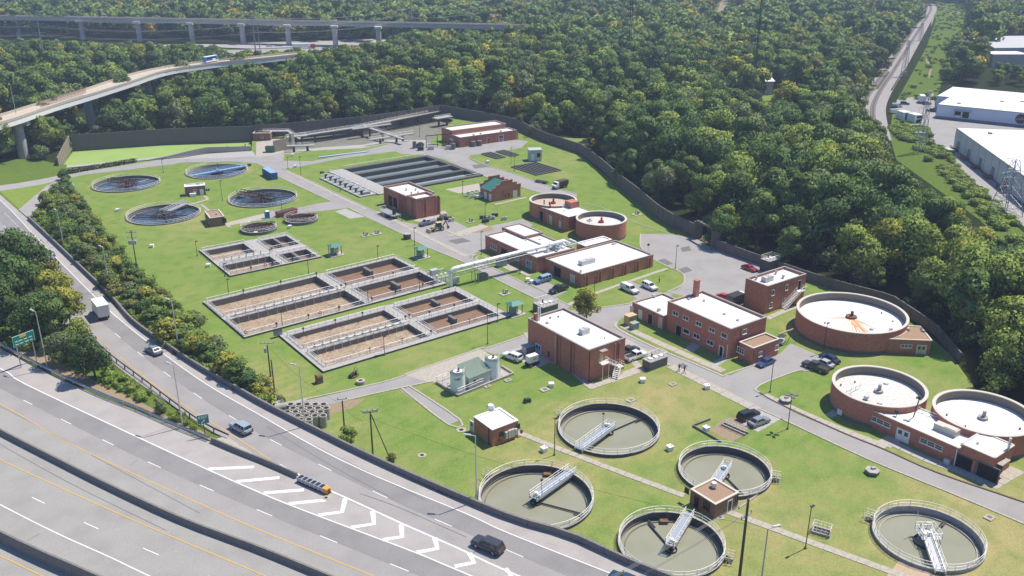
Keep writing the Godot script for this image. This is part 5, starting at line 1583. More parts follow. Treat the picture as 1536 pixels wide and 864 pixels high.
func build_buildings() -> void:
	var B := building("pump_house", "tall plain brick pump house with white roof and a steel stair on its right wall", V(15.34, 0, -161.99), 10.05, 19.92, 7.09, {"parapet": 0.35})
	slot(B, "L", 5.0, 0.7, [[5.0, 1.6, 3], [1.6, 1.4, 2]])
	slot(B, "L", 9.4, 0.7, [[5.0, 1.6, 3], [1.6, 1.4, 2]])
	slot(B, "R", 7.8, 0.9, [[4.9, 1.6, 3], [1.5, 1.4, 2]])
	pipe_down(B, "L", 10.3, "pale_metal")
	pipe_down(B, "R", 0.25)
	door(B, "L", 16.2, 1.7, 2.2, "light_blue", 2, true)
	window(B, "L", 12.6, 1.5, 0.7, 1.2, 1, 2, "concrete_stained")
	var n: Node3D = B.n
	on_roof(B, "air_conditioner", 5.2, 7.4, ac_unit(2.0, 1.3, 1.1), "pale_metal")
	on_roof(B, "vent", 2.2, 16.0, vent(0.35, 0.3), "pale_metal")
	on_roof(B, "vent", 6.2, 17.2, vent(0.2, 0.3), "dark_metal")
	on_roof(B, "vent", 4.4, 17.8, vent(0.2, 0.3), "dark_metal")
	on_roof(B, "vent", 7.0, 3.0, vent(0.15, 0.2), "dark_metal")
	on_roof(B, "chimney", 1.2, 18.6, box(V(0, 0.9, 0), V(0.9, 1.8, 0.9)), "brick")
	on_roof(B, "mast", 1.6, 11.0, tube(Vector3.ZERO, V(0, 5.5, 0), 0.04, 0.03, 5), "pale_metal")
	on_roof(B, "flue", 1.4, 18.2, tube(Vector3.ZERO, V(0, 3.4, 0), 0.13, 0.13, 8).tube(V(0.5, 0, 0), V(0.5, 3.2, 0), 0.13, 0.13, 8), "white_paint")
	obj("landing", box(V(3.6, 3.55, 0.75), V(1.9, 0.1, 1.4)), mats.rail, n)
	obj("awning", beam(V(2.7, 6.35, 0.5), V(4.4, 6.35, 0.5), 1.2, 0.1), mats.coping, n)
	var side := face(B, "R", 3.4, 0)
	obj("upper_door", box(V(3.4, 4.65, 0.03), V(1.0, 2.1, 0.1)), mats.tan, n)
	obj("landing_rail", rails([V(2.7, 0, 0.05), V(2.7, 0, 1.45), V(4.4, 0, 1.45)], 3.55, 0.9, 0.05), mats.rail, n)
	for p in [V(2.75, 0, 1.4), V(4.4, 0, 1.4), V(7.0, 0, 1.4), V(8.2, 0, 1.4), V(8.2, 0, 0.1)]:
		obj("stair_post", tube(p, p + V(0, 3.5 if p.x < 6 else 1.75, 0), 0.06, 0.06, 6), mats.rail, n)
	outside_stair(n, V(4.5, 3.55, 0.1), Vector3.RIGHT, Vector3.BACK, 2.6, 1.75, 1.2)
	obj("half_landing", box(V(7.7, 1.78, 0.9), V(1.3, 0.1, 1.8)), mats.rail, n)
	obj("half_landing_rail", rails([V(7.1, 0, 0.05), V(8.3, 0, 0.05), V(8.3, 0, 1.8)], 1.78, 0.9, 0.05), mats.rail, n)
	outside_stair(n, V(7.7, 1.78, 1.6), V(-0.85, 0, 0.52).normalized(), V(-0.52, 0, -0.85).normalized(), 2.5, 1.75, 1.1)
	B = building("office_building", "two-storey brick office with ribbon of white windows, white roof and a brick chimney", V(46.25, 0, -172.46), 11.27, 18.97, 6.97, {"parapet": 0.4, "az": 0.611})
	for q in [[1.7, 1], [5.2, 2], [9.1, 2], [13.0, 2], [16.2, 2]]:
		window(B, "L", q[0], 5.0, 1.7, 1.05, q[1], 1)
	for k in [[5.4, 2], [9.5, 2], [12.6, 1]]:
		window(B, "L", k[0], 1.9, 1.9, 1.1, k[1], 1)
	opening(B, "L", 14.9, 1.6, 2.4, 0.0, "concrete")
	opening(B, "L", 2.1, 0.9, 2.2, 0.0, "white_paint")
	window(B, "R", 4.4, 5.4, 1.2, 1.1, 2, 1)
	pipe_down(B, "R", 3.1, "brick_dark")
	obj("downpipe", tube(V(-0.12, 0, -0.4), V(-0.12, 3.4, -0.4), 0.08, 0.08, 6), mats.white_paint, B.n)
	on_roof(B, "chimney", 8.2, 18.2, box(V(0, 2.0, 0), V(1.05, 4.0, 1.05)).box(V(0, 4.05, 0), V(1.2, 0.16, 1.2)), "brick")
	for p in [[5.6, 7.0], [5.4, 3.0], [7.6, 15.0], [5.4, 17.6]]:
		on_roof(B, "vent", p[0], p[1], vent(0.32, 0.25), "pale_metal")
	for k in 9:
		on_roof(B, "loose_felt", B.w - 0.9 - 0.3 * sin(k * 5.0), 1.5 + k * 1.9, box(V(0, 0.02, 0), V(0.3 + 0.2 * absf(sin(k * 3.0)), 0.02, 0.9)), "coping")
	B = building("office_wing", "low brick wing with white roof at the left end of the offices", V(34.62, 0, -187.65), 9.86, 10.5, 3.34, {"parapet": 0.3, "az": 0.611})
	opening(B, "L", 4.2, 1.4, 2.4, 0.0, "concrete")
	door(B, "L", 7.6, 1.1, 2.2, "white_paint")
	door(B, "L", 10.6, 0.9, 2.2, "pale_metal")
	door(B, "L", 0.9, 0.8, 2.6, "coping_pale")
	on_roof(B, "vent", 2.0, 3.6, ac_unit(0.7, 0.7, 0.5), "pale_metal")
	on_roof(B, "vent", 6.8, 10.4, vent(0.5, 0.5), "pale_metal")
	B = building("office_annex", "small brick annex with brown gravel roof at the right end of the offices", V(50.63, 0, -169.8), 8.28, 3.9, 3.8, {"roof": "gravel_roof", "coping": "coping_pale", "parapet": 0.15, "az": 0.611})
	window(B, "L", 3.3, 2.1, 1.9, 1.3, 3, 2)
	window(B, "R", 2.4, 1.9, 1.1, 1.1, 2, 2)
	window(B, "R", 7.6, 2.0, 1.1, 1.1, 2, 2)
	pipe_down(B, "R", 0.2, "brick_dark")
	B = building("stair_tower", "tall brick block with an open white staircase on its right wall", V(60.47, 0, -196.92), 14.33, 6.67, 7.03, {"parapet": 0.55, "az": 0.62})
	window(B, "R", 2.2, 5.0, 0.9, 1.4, 1, 1)
	window(B, "R", 7.2, 5.2, 0.9, 1.4, 1, 1)
	window(B, "R", 1.9, 1.8, 1.1, 1.4, 1, 2)
	window(B, "R", 6.6, 1.8, 0.9, 1.4, 1, 2)
	opening(B, "R", 12.0, 1.0, 2.3, 3.5, "concrete")
	obj("landing", box(V(12.2, 3.45, 0.7), V(2.2, 0.1, 1.4)), mats.rail, B.n)
	obj("landing_rail", rails([V(11.2, 0, 1.4), V(13.3, 0, 1.4), V(13.3, 0, 0.1)], 3.45, 0.7, 0.06), mats.rail, B.n)
	outside_stair(B.n, V(11.2, 3.45, 0.15), Vector3.LEFT, Vector3.BACK, 5.2, 3.4, 1.3)
	on_roof(B, "air_conditioner", 4.2, 3.6, ac_unit(2.8, 1.5, 0.9), "pale_metal")
	for p in [[8.6, 2.4], [9.6, 5.4], [2.6, 5.6]]:
		on_roof(B, "vent", p[0], p[1], vent(0.4, 0.45), "galvanised")
	on_roof(B, "mast", 1.0, 0.9, tube(Vector3.ZERO, V(0, 3.2, 0), 0.05, 0.03, 5), "pale_metal")
	B = building("blower_hall", "wide low brick hall with white roof beneath the end of the white pipe bridge", V(6.54, 0, -224.89), 13.34, 23.89, 4.18, {"parapet": 0.25})
	window(B, "L", 19.8, 1.9, 3.0, 1.3, 3, 2)
	opening(B, "L", 14.6, 2.6, 2.5)
	window(B, "L", 8.6, 1.8, 1.8, 1.3, 2, 2)
	door(B, "L", 3.4, 2.2, 2.4, "light_blue", 2, true)
	block(n_of(B), V(B.w - 6.0, 0, -B.d + 9.0), 6.5, 11.0, B.h + 0.5, {"parapet": 0.2})
	obj("roof_kerb", box(V(B.w * 0.6, B.h - 0.1, -B.d * 0.5), V(0.5, 0.4, B.d * 0.9)), mats.coping, B.n)
	for p in [[4.0, 5.0], [7.0, 14.0], [10.5, 12.0]]:
		on_roof(B, "vent", p[0], p[1], vent(0.3, 0.3), "pale_metal")
	B = building("workshop", "long brick workshop with regular brick piers and a bright white roof", V(17.9, 0, -214.22), 25.5, 15.11, 3.49, {"parapet": 0.3})
	for k in 6:
		slot(B, "R", 1.5 + k * (B.w - 3.0) / 5.0, 0.7, [[1.9, 1.2, 3]])
	opening(B, "L", 9.8, 2.6, 2.5)
	door(B, "L", 3.6, 1.5, 2.2, "pale_metal", 1)
	on_roof(B, "air_conditioner", 7.0, 6.2, ac_unit(4.6, 1.6, 1.1), "pale_metal")
	on_roof(B, "vent", 1.5, 2.2, vent(0.35, 0.5), "pale_metal")
	on_roof(B, "vent", B.w - 2.0, B.d - 1.6, ac_unit(1.2, 0.8, 0.3), "pale_metal")
	B = building("penthouse", "brown-sided white roofed block standing between the workshop and the brick digesters", V(20.31, 0, -234.87), 9.89, 3.7, 4, {"parapet": 0.1, "coping": "white_paint"})
	B = building("filter_house", "brick filter house with dark slot windows and two white roofs beside the main road", V(-30.29, 0, -273.07), 7.36, 5.72, 6.52, {"parapet": 0.6})
	slot(B, "R", 3.0, 0.9, [[4.2, 3.6, 6]])
	slot(B, "R", 8.0, 0.9, [[4.6, 3.6, 6]])
	slot(B, "L", 2.0, 0.7, [[4.2, 2.4, 4]])
	block(n_of(B), V(0.35, 0, -B.d - 0.004), 10.0, 16.0, B.h * 0.9, {"parapet": 0.6})
	B.h *= 0.9
	var L := {"n": B.n, "w": 10.0, "d": 16.0, "h": B.h, "mat": "brick"}
	for k in 6:
		obj("pier", box(V(0.3, B.h / 2 - 0.2, -B.d - 0.6 - k * 1.05), V(0.3, B.h - 0.4, 0.35)), mats.brick, B.n)
	for k in 2:
		obj("opening", box(V(0.34, 2.0, -B.d - 8.6 - k * 3.1), V(0.1, 3.4, 2.4)), mats.opening, B.n)  # black panels painting the dark interior
	for k in 3:
		obj("pier", box(V(0.3, B.h / 2 - 0.2, -B.d - 13.4 - k * 1.1), V(0.3, B.h - 0.4, 0.35)), mats.brick, B.n)
	for p in [[4.0, 4.0], [6.0, 3.2], [5.0, 9.0], [7.4, 7.0]]:
		obj("vent", vent(0.4, 0.5), mats.pale_metal, B.n).position = V(p[0], B.h - 0.5, -B.d - p[1])
	build_gabled()
	B = building("screen_house", "long brick building of two heights with white roofs by the storm basin", V(-21.97, 0, -375.26), 28.67, 7.2, 4.08, {"parapet": 0.3, "az": 0.576})
	block(n_of(B), V(0.0, 0, -B.d - 0.004), B.w - 1.0, 9.0, B.h * 1.42, {"parapet": 0.4})
	for k in 10:
		obj("pier", box(V(3.0 + k * 2.9, B.h / 2 - 0.2, 0.06), V(0.35, B.h - 0.5, 0.3)), mats.brick, B.n)
	door(B, "R", 20.5, 2.2, 2.8, "light_blue", 2, true)
	door(B, "R", 14.0, 1.2, 2.4, "brick_dark")
	window(B, "L", 5.0, 1.6, 1.6, 1.6, 2, 2)
	for p in [[8.0, 2.2], [12.0, 3.0], [22.0, 2.4]]:
		on_roof(B, "vent", p[0], p[1], vent(0.5, 0.4), "pale_metal")
	for k in 2:
		obj("tank", tube(V(5.6 + k * 3.0, 0, 1.6), V(5.6 + k * 3.0, 2.2, 1.6), 1.1, 1.1, 14), mats.concrete_stained, B.n)
	B = building("hut", "small brick hut with a bright white roof among the old round tanks", V(-112.73, 0, -299.43), 6.69, 3.49, 3.28, {"mat": "brick_brown", "parapet": 0.1, "coping": "white_paint", "az": 0.35})
	door(B, "R", 5.4, 1.0, 2.0, "white_paint")
	window(B, "R", 7.4, 1.7, 1.6, 0.9, 2, 1)
	window(B, "R", 3.2, 1.8, 1.0, 0.8, 2, 1)
	door(B, "L", 1.4, 0.9, 2.0, "coping_pale")
	on_roof(B, "vent", 4.6, 3.0, vent(0.6, 0.5), "pale_metal")
	obj("meter_box", box(V(2.4, 0.6, 0.9), V(2.2, 1.0, 1.0)), mats.white_paint, B.n)
	B = building("hut", "flat roofed brown brick hut beside the old tank with twin girders", V(-93.15, 0, -264.56), 4.4, 8.76, 2.86, {"mat": "brick_brown", "roof": "gravel_roof", "coping": "coping_pale", "parapet": 0.1, "az": 0.49})
	window(B, "R", 4.2, 1.6, 1.3, 1.4, 1, 1, "dark_metal")
	window(B, "L", 2.4, 1.4, 0.9, 1.6, 1, 1, "coping_pale")
	on_roof(B, "vent", 2.6, 3.8, vent(0.3, 0.3), "dark_metal")
	B = building("control_house", "small square brick house with white roof and electrical cabinets on its right wall", V(-3.45, 0, -137.37), 5.66, 5.78, 3.41, {"parapet": 0.04, "coping": "white_paint"})
	door(B, "L", 6.5, 1.0, 2.1, "pale_green", 1, true)
	pipe_down(B, "L", 1.0)
	window(B, "R", 1.9, 2.0, 0.9, 0.9, 1, 2, "dark_metal")
	window(B, "R", 5.6, 2.3, 0.9, 0.9, 1, 2, "dark_metal")
	for k in [[2.9, 0.5, 1.3], [3.6, 0.6, 1.5], [4.3, 0.7, 1.5], [5.0, 0.5, 1.2]]:
		obj("cabinet", box(V(k[0], 1.5, 0.22), V(k[1], k[2], 0.4)), mats.pale_metal, B.n)
	for k in [[1.6, 1.0], [6.3, 1.0]]:
		obj("meter", box(V(k[0], k[1], 0.15), V(0.4, 0.7, 0.25)), mats.rust, B.n)
	on_roof(B, "vent", 4.0, 6.2, vent(0.75, 0.5), "white_paint", B.h - 0.04)
	B = building("sludge_house", "small brick hut with brown gravel roof standing between two clarifiers", V(31.44, 0, -116.2), 5.46, 5.15, 2.73, {"mat": "brick_brown", "roof": "gravel_roof", "coping": "coping_pale", "parapet": 0.05})
	window(B, "L", 5.9, 2.2, 0.9, 0.9, 1, 3, "dark_metal")
	opening(B, "L", 3.7, 1.0, 2.2, 0.0, "brick_dark")
	window(B, "L", 1.7, 1.7, 1.3, 1.5, 2, 2, "dark_metal")
	door(B, "R", 3.4, 0.9, 2.1, "dark_metal")
	window(B, "R", 5.0, 1.7, 0.6, 1.2, 1, 1, "dark_metal")
	on_roof(B, "vent", 3.4, 3.4, vent(0.55, 0.5), "white_paint", B.h)
	B = building("hut", "brick hut with a railed stair on the lane between the pond and storm basin", V(-113.23, 0, -388.31), 7.5, 5.0, 3.2, {"mat": "brick_brown", "roof": "gravel_roof", "coping": "coping_pale", "az": 0.05})
	window(B, "R", 4.0, 1.6, 1.0, 1.0, 1, 1)
	obj("platform", box(V(9.0, 3.0, -5.5), V(11.0, 0.3, 3.0)), mats.concrete_grey, B.n)
	obj("platform_rail", rails([V(3.6, 0, -4.2), V(14.4, 0, -4.2)], 3.15, 2.0, 0.07), mats.rail, B.n)
	outside_stair(B.n, V(14, 3.3, -4.0), V(0.9, 0, 0.43).normalized(), V(0.43, 0, -0.9).normalized(), 6.5, 3.2, 1.4)
	build_digesters()
	build_tanks_house()
	build_warehouses()

func n_of(B: Dictionary) -> Node3D:
	return B.n

func build_gabled() -> void:
	var w: float = 11.6
	var d: float = 7.6
	var t := thing("gabled_house", "brick house with stepped gables and a teal metal roof", "building", V(-6.54, 0, -292.53), GRID - 0.02)
	var h := 3.7
	var out := PackedVector2Array([Vector2(0, 0), Vector2(w, 0), Vector2(w, -d), Vector2(0, -d)])
	obj("wall", MB.new().prism(out, -0.3, h, false), mats.brick, t)
	for s in [0, 1]:
		var r := MB.new()
		var e := -0.5 if s == 0 else w + 0.5
		var p0 := V(e, h - 0.1, -0.15)
		var p1 := V(e, h - 0.1, -d + 0.15)
		var q0 := V(w / 2, h + 2.3, -0.15)
		var q1 := V(w / 2, h + 2.3, -d + 0.15)
		if s == 0:
			r.quad(p1, p0, q0, q1)
		else:
			r.quad(p0, p1, q1, q0)
		var o := obj("roof", r, mats.teal, t)
		for k in 15:
			var f := (k + 0.5) / 15.0
			obj("roof_seam", beam(p0.lerp(p1, f) + V(0, 0.03, 0), q0.lerp(q1, f) + V(0, 0.03, 0), 0.05, 0.08), mats.teal, o)
	for z in [0.0, -d]:
		var steps := [[0.0, 1.7, h + 0.9], [1.7, 3.5, h + 1.8], [3.5, 8.1, h + 2.9], [8.1, 9.9, h + 1.8], [9.9, 11.6, h + 0.9]]
		for q in steps:
			obj("gable", box(V((q[0] + q[1]) / 2, (q[2] + h) / 2 - 0.1, z), V(q[1] - q[0], q[2] - h + 0.2, 0.45)), mats.brick, t)
			obj("coping", box(V((q[0] + q[1]) / 2, q[2] + 0.06, z), V(q[1] - q[0] + 0.06, 0.12, 0.55)), mats.brick_dark, t)
	var B := {"n": t, "w": w, "d": d, "h": h, "mat": "brick"}
	door(B, "R", 9.3, 1.5, 2.5, "white_paint", 2)
	window(B, "R", 5.2, 1.5, 0.5, 0.9, 1, 1, "brick_dark")
	window(B, "R", 6.6, 1.5, 0.5, 0.9, 1, 1, "brick_dark")
	door(B, "L", 1.4, 1.2, 2.3, "white_paint")
	door(B, "L", 4.3, 1.2, 2.3, "white_paint")
	window(B, "L", 3.0, 3.4, 1.6, 0.7, 2, 1, "brick_dark")
	pipe_down(B, "R", 4.2, "brick_brown")
	var g := thing("chemical_plant", "fenced group of pale tanks and pipes against the gabled house", "machinery", V(-14.2, 0, -297.43), GRID)
	for k in 6:
		obj("tank", tube(V(0.6 + (k % 3) * 1.7, 0, -float(k / 3) * 2.4), V(0.6 + (k % 3) * 1.7, 1.7, -float(k / 3) * 2.4), 0.55, 0.5, 12), mats.pale_metal, g)
	obj("rack", rails([V(-0.6, 0, 1), V(5.6, 0, 1), V(5.6, 0, -3.6), V(-0.6, 0, -3.6), V(-0.6, 0, 1)], 0.1, 1.0, 0.05), mats.rail, g)
	obj("cover", box(V(2.4, 0.9, 2.4), V(3.6, 0.8, 1.4)), mats.pale_green, g)

func build_digesters() -> void:
	var r := 12.0
	var at := V(77.1, 0, -186.8)
	var t := round_tank("largest round brick digester, its white roof streaked with orange rust from the centre", at, r, 4.9, 3.1, {"roof": "white_roof", "hub": 1.25, "hub_mat": "rust", "hatches": [[1.2, 0.55, 0.42, "pale_metal"], [0.2, 0.75, 0.14, "dark_metal"], [2.75, 0.62, 0.14, "dark_metal"], [-0.35, 0.72, 0.14, "dark_metal"], [0.72, 0.86, 0.14, "dark_metal"]]})
	var g := RandomNumberGenerator.new()
	g.seed = 77
	for k in 44:
		# the widest run straight down the near slope; thin ones fan out all round
		var broad := k < 13
		var a := 1.55 + g.randfn() * (0.13 if broad else 0.75)
		var l := (r - 1.7) * ((0.75 + 0.25 * g.randf()) if broad else (0.3 + 0.7 * g.randf()))
		if not broad and absf(a - 1.4) > 0.9:
			l *= 0.55
		var w0 := (0.13 + g.randf() * 0.2) if broad else (0.05 + g.randf() * 0.07)
		var d := V(cos(a), 0, sin(a))
		var s := V(-d.z, 0, d.x)
		var b := MB.new()
		var lift := 0.012 + k * 0.0012
		var y := func(q: float) -> Vector3: return V(0, 3.1 + (1.0 - q / (r - 0.4)) * r * 0.035 + lift, 0)
		var segs := 5
		for i in segs:
			var q0 := 1.2 + l * i / segs
			var q1 := 1.2 + l * (i + 1) / segs
			var e0 := w0 * (1.0 - 0.75 * i / segs)
			var e1 := w0 * (1.0 - 0.75 * (i + 1) / segs)
			b.quad(d * q0 + s * e0 + y.call(q0), d * q0 - s * e0 + y.call(q0), d * q1 - s * e1 + y.call(q1), d * q1 + s * e1 + y.call(q1))
		obj("rust_streak", b, mats.rust_stain if (broad and k % 3) or k % 7 == 0 else mats.rust_pale, t)
	var B := building("valve_house", "low brick valve house with white double door against the largest digester", V(80.77, 0, -175.56), 9.4, 7.5, 3.4, {"roof": "gravel_roof", "coping": "coping_pale", "az": -0.099, "cut": [[77.1, -186.8, 12.02]]})
	window(B, "R", 4.4, 1.9, 2.4, 0.8, 3, 2)
	door(B, "R", 7.6, 1.8, 2.1, "pale_metal", 2, true)
	for p in [[2.2, 4.6], [6.0, 5.0], [2.0, 2.0]]:
		on_roof(B, "vent", p[0], p[1], vent(0.42, 0.35), "pale_metal", 3.3)
	round_tank("round brick digester behind the left end of the long pump house by the lane", V(70.0, 0, -151.7), 8.55, 4.7, 3.0, {"roof": "white_roof_stained", "hub": 0.85, "hub_mat": "concrete_grey", "hatches": [[-0.9, 0.55, 0.5, "white_paint"], [0.3, 0.8, 0.14, "dark_metal"], [2.9, 0.7, 0.14, "dark_metal"], [3.6, 0.8, 0.14, "dark_metal"], [-2.2, 0.6, 0.14, "dark_metal"]]})
	round_tank("round brick digester at the right edge, half in the shade of the woods", V(85.0, 0, -141.6), 8.55, 4.7, 3.0, {"roof": "white_roof", "hub": 0.9, "hub_mat": "concrete_grey", "hatches": [[2.6, 0.6, 0.14, "dark_metal"], [3.4, 0.7, 0.14, "dark_metal"], [0.6, 0.7, 0.16, "dark_metal"]]})
	var az: float = -0.919
	B = building("pump_hall", "long low brick pump hall with white roof, white double door and strip windows", V(61.91, 0, -149.69), 23.41, 7.6, 3.5, {"coping": "coping_pale", "az": az, "cut": [[70.0, -151.7, 8.57], [85.0, -142.6, 8.57]]})
	for k in [3.6, 8.6, 18.4]:
		window(B, "R", k, 2.0, 4.1, 0.95, 3, 2)
	door(B, "R", 13.2, 2.3, 2.3, "white_paint", 2, true)
	opening(B, "R", 24.6, 3.2, 2.5)
	obj("downpipe", tube(V(B.w - 0.5, 0, 0.14), V(B.w - 0.5, 3.4, 0.14), 0.1, 0.1, 8), mats.white_paint, B.n)
	obj("air_conditioner", box(V(0.9, 0.7, 0.55), V(1.0, 1.0, 0.6)), mats.white_paint, B.n)
	obj("condenser", box(V(21.9, 0.5, 0.6), V(1.0, 0.9, 0.7)), mats.pale_metal, B.n)
	on_roof(B, "air_handler", 19.0, 3.4, ac_unit(4.0, 1.6, 1.4), "coping_pale")
	for p in [[3.4, 3.4, 0.5], [6.4, 3.0, 0.5], [23.0, 1.2, 0.3], [25.2, 2.0, 0.35], [12.4, 1.4, 0.3]]:
		on_roof(B, "vent", p[0], p[1], vent(p[2], 0.5), "pale_metal")
	on_roof(B, "stack", 25.0, 2.2, tube(Vector3.ZERO, V(0, 1.8, 0), 0.22, 0.22, 10), "pale_metal")
	on_roof(B, "lattice_mast", 12.6, 3.8, beam(Vector3.ZERO, V(0.5, 4.4, 0), 0.16, 0.16).box(V(0.5, 4.5, 0), V(0.5, 0.6, 0.3)), "dark_metal")
	on_roof(B, "dish", 10.6, 1.6, tube(Vector3.ZERO, V(0, 1.3, 0), 0.06, 0.06, 6).box(V(0, 1.3, 0), V(0.7, 0.6, 0.3)), "dark_metal")
	obj("roof_rail", rails([V(0.2, 0, -0.3), V(0.2, 0, -6.3)], 3.3, 1.4, 0.05), mats.rail, B.n)
	obj("roof_rail", rails([V(11.5, 0, -6.4), V(20.0, 0, -6.4)], 3.3, 1.4, 0.05), mats.rail, B.n)
	var cw: float = 5.52
	var cd: float = 5.59
	var C := building("truck_bay", "taller brick end bay with two dark doorways, adjoining the pump hall", V(76.1, 0, -131.08), cw, cd + 1.0, 4.5, {"coping": "coping_pale", "az": -0.922, "cut": [[85.0, -142.6, 8.57]]})
	opening(C, "R", 5.0, 3.4, 2.7)
	opening(C, "B", 2.6, 2.2, 2.8)
	obj("canopy", box(V(C.w + 0.5, 3.0, -2.6), V(1.0, 0.12, 2.9)), mats.concrete, C.n)
	on_roof(C, "stack", 5.6, 4.4, tube(Vector3.ZERO, V(0, 2.3, 0), 0.22, 0.22, 10), "pale_metal", 4.4)
	round_tank("round brick digester farther left, with red valve, behind the brick pump room", V(13.2, 0, -277.7), 7.6, 5.2, 3.6, {"roof": "tan_roof", "hub": 0.9, "hub_mat": "red", "inner": "concrete_stained", "hatches": [[0.6, 0.5, 0.8, "pale_metal"], [2.6, 0.6, 0.2, "dark_metal"]]})
	round_tank("round brick digester with pale roof and a grey machine box, right of the pump room", V(26.8, 0, -257.5), 7.6, 5.2, 3.6, {"roof": "white_roof_stained", "hub": 0.9, "hub_mat": "red", "inner": "concrete_stained", "hatches": [[-2.6, 0.5, 0.9, "pale_metal"], [1.2, 0.6, 0.2, "dark_metal"], [0.4, 0.8, 0.2, "dark_metal"]]})
	B = building("pump_room", "brick pump room with white roof and tall piers joining the two older digesters", V(17.17, 0, -260.25), 9.39, 17.22, 4.56, {"cut": [[13.2, -277.7, 7.62], [26.8, -257.5, 7.62]]})
	for k in 8:
		obj("pier", box(V(-0.06, B.h / 2 - 0.2, -0.8 - k * (B.d - 1.6) / 7.0), V(0.3, B.h - 0.5, 0.4)), mats.brick, B.n)
	opening(B, "L", B.d - 4.0, 2.2, 3.2)
	door(B, "L", 9.0, 2.0, 2.8, "pale_metal", 2)
	door(B, "L", 3.9, 1.0, 2.2, "pale_metal")
	for p in [[2.4, 15.0], [2.6, 12.6], [1.6, 11.0]]:
		on_roof(B, "stack", p[0], p[1], tube(Vector3.ZERO, V(0, 2.0, 0), 0.18, 0.18, 8), "dark_metal")
	on_roof(B, "air_handler", 6.0, 9.6, ac_unit(2.6, 1.6, 0.9), "pale_metal")
	on_roof(B, "vent", 3.0, 6.0, vent(0.4, 0.4), "pale_metal")
	on_roof(B, "stair_head", B.w - 1.4, 8.0, box(V(0, 1.2, 0), V(3.2, 2.4, 3.2)), "brick")

func build_tanks_house() -> void:
	var a: Vector3 = V(-10.76, 0, -158.38)
	var c: Vector3 = V(-4.04, 0, -164.43)
	var k := thing("tank_bund", "white kerbed bund round the two pale chemical tanks", "bund")
	var line: Array = g3([-15.3, -161.5, -10.6, -155.9, 0.3, -165.3, -2.2, -168.7])
	for i in 3:
		obj("kerb", beam(line[i] + V(0, 0.25, 0), line[i + 1] + V(0, 0.25, 0), 0.3, 0.5), mats.concrete, k)
	obj("floor", sheet(g2([-15.3, -161.5, -10.6, -155.9, 0.3, -165.3, -2.2, -168.7, -4.7, -170.6]), 0.06), mats.concrete_grey, k)
	obj("railing", rails(g3([-15, -161.5, -10.7, -156.4, -5.8, -160.9]), 0.4, 1.6, 0.05), mats.rail, k)
	obj("railing", rails(g3([-15.3, -161.5, -13.1, -163.5]), 0.4, 1.6, 0.05), mats.rail, k)
	var labels := ["nearer white cylindrical chemical tank, with an emblem on its side", "farther white cylindrical chemical tank beside the green roofed shed"]
	for q in 2:
		var p: Vector3 = [a, c][q]
		var t := thing("chemical_tank", labels[q], "tank", p, 0.0, "white chemical tanks")
		var b := tube(Vector3.ZERO, V(0, 4.1, 0), 1.5, 1.5, 32)
		obj("shell", b, mats.white_tank, t)
		obj("lid", tube(V(0, 4.1, 0), V(0, 4.4, 0), 1.55, 0.9, 32), mats.white_paint, t)
		obj("manway", tube(V(0.2, 4.3, 0.2), V(0.2, 5.0, 0.2), 0.22, 0.22, 10), mats.dark_metal, t)
		var pts := []
		for i in 17:
			pts.append(V(cos(PI * i / 8.0), 0, sin(PI * i / 8.0)) * 1.5)
		obj("lid_rail", rails(pts.slice(0, 10 if q else 7), 4.2, 0.8, 0.03), mats.rail, t)
		if q == 0:
			for s in [[0.0, 0.9, 0.10], [0.25, 0.5, 0.16], [0.45, 0.35, 0.10]]:
				var m := MB.new()
				m.t = Transform3D(Basis(Vector3.UP, 0.15 + s[0] - 0.25), Vector3.ZERO)
				m.box(V(0, 3.2 + s[0] * 0.4, 1.55), V(s[1], s[2], 0.05))
				obj("emblem", m, mats.dark_metal, t)
		var lad := MB.new()
		for i in 10:
			lad.box(V(1.62, 0.4 + i * 0.45, 0), V(0.06, 0.05, 0.5))
		for s in [-0.25, 0.25]:
			lad.box(V(1.62, 2.4, s), V(0.06, 4.8, 0.05))
		obj("ladder", lad, mats.pale_metal, t)
	var u := (c - a)
	u.y = 0
	var az := atan2(-u.z, u.x)
	var s := thing("pump_shed", "pale metal shed with green ribbed roof between the two white tanks", "shed", a, az)
	var l := u.length()
	var x0 := 1.9
	var x1 := l - 1.7
	var d := 2.3
	obj("wall", MB.new().prism(PackedVector2Array([Vector2(x0, 1.2), Vector2(x1, 1.2), Vector2(x1, -d), Vector2(x0, -d)]), 0, 2.7, false), mats.pale_metal, s)
	obj("roof", beam(V(x0 - 0.2, 3.2, -0.6), V(x1 + 0.2, 3.2, -0.6), 0.01, 0.01), mats.teal, s)
	var r := MB.new()
	r.quad(V(x0 - 0.2, 2.65, 1.5), V(x1 + 0.2, 2.65, 1.5), V(x1 + 0.2, 4.2, -d - 0.2), V(x0 - 0.2, 4.2, -d - 0.2))
	r.quad(V(x0, 2.6, -d), V(x0, 4.1, -d), V(x1, 4.1, -d), V(x1, 2.6, -d))
	obj("roof", r, mats.sage, s)
	for i in 22:
		var x := lerpf(x0, x1, i / 21.0)
		obj("roof_rib", beam(V(x, 2.7, 1.48), V(x, 4.25, -d - 0.2), 0.06, 0.08), mats.sage, s)
		obj("wall_rib", box(V(x, 1.35, 1.22), V(0.05, 2.6, 0.06)), mats.white_tank, s)
	obj("vent", box(V(x0 + 1.4, 1.5, 1.26), V(0.5, 0.5, 0.1)), mats.dark_metal, s)

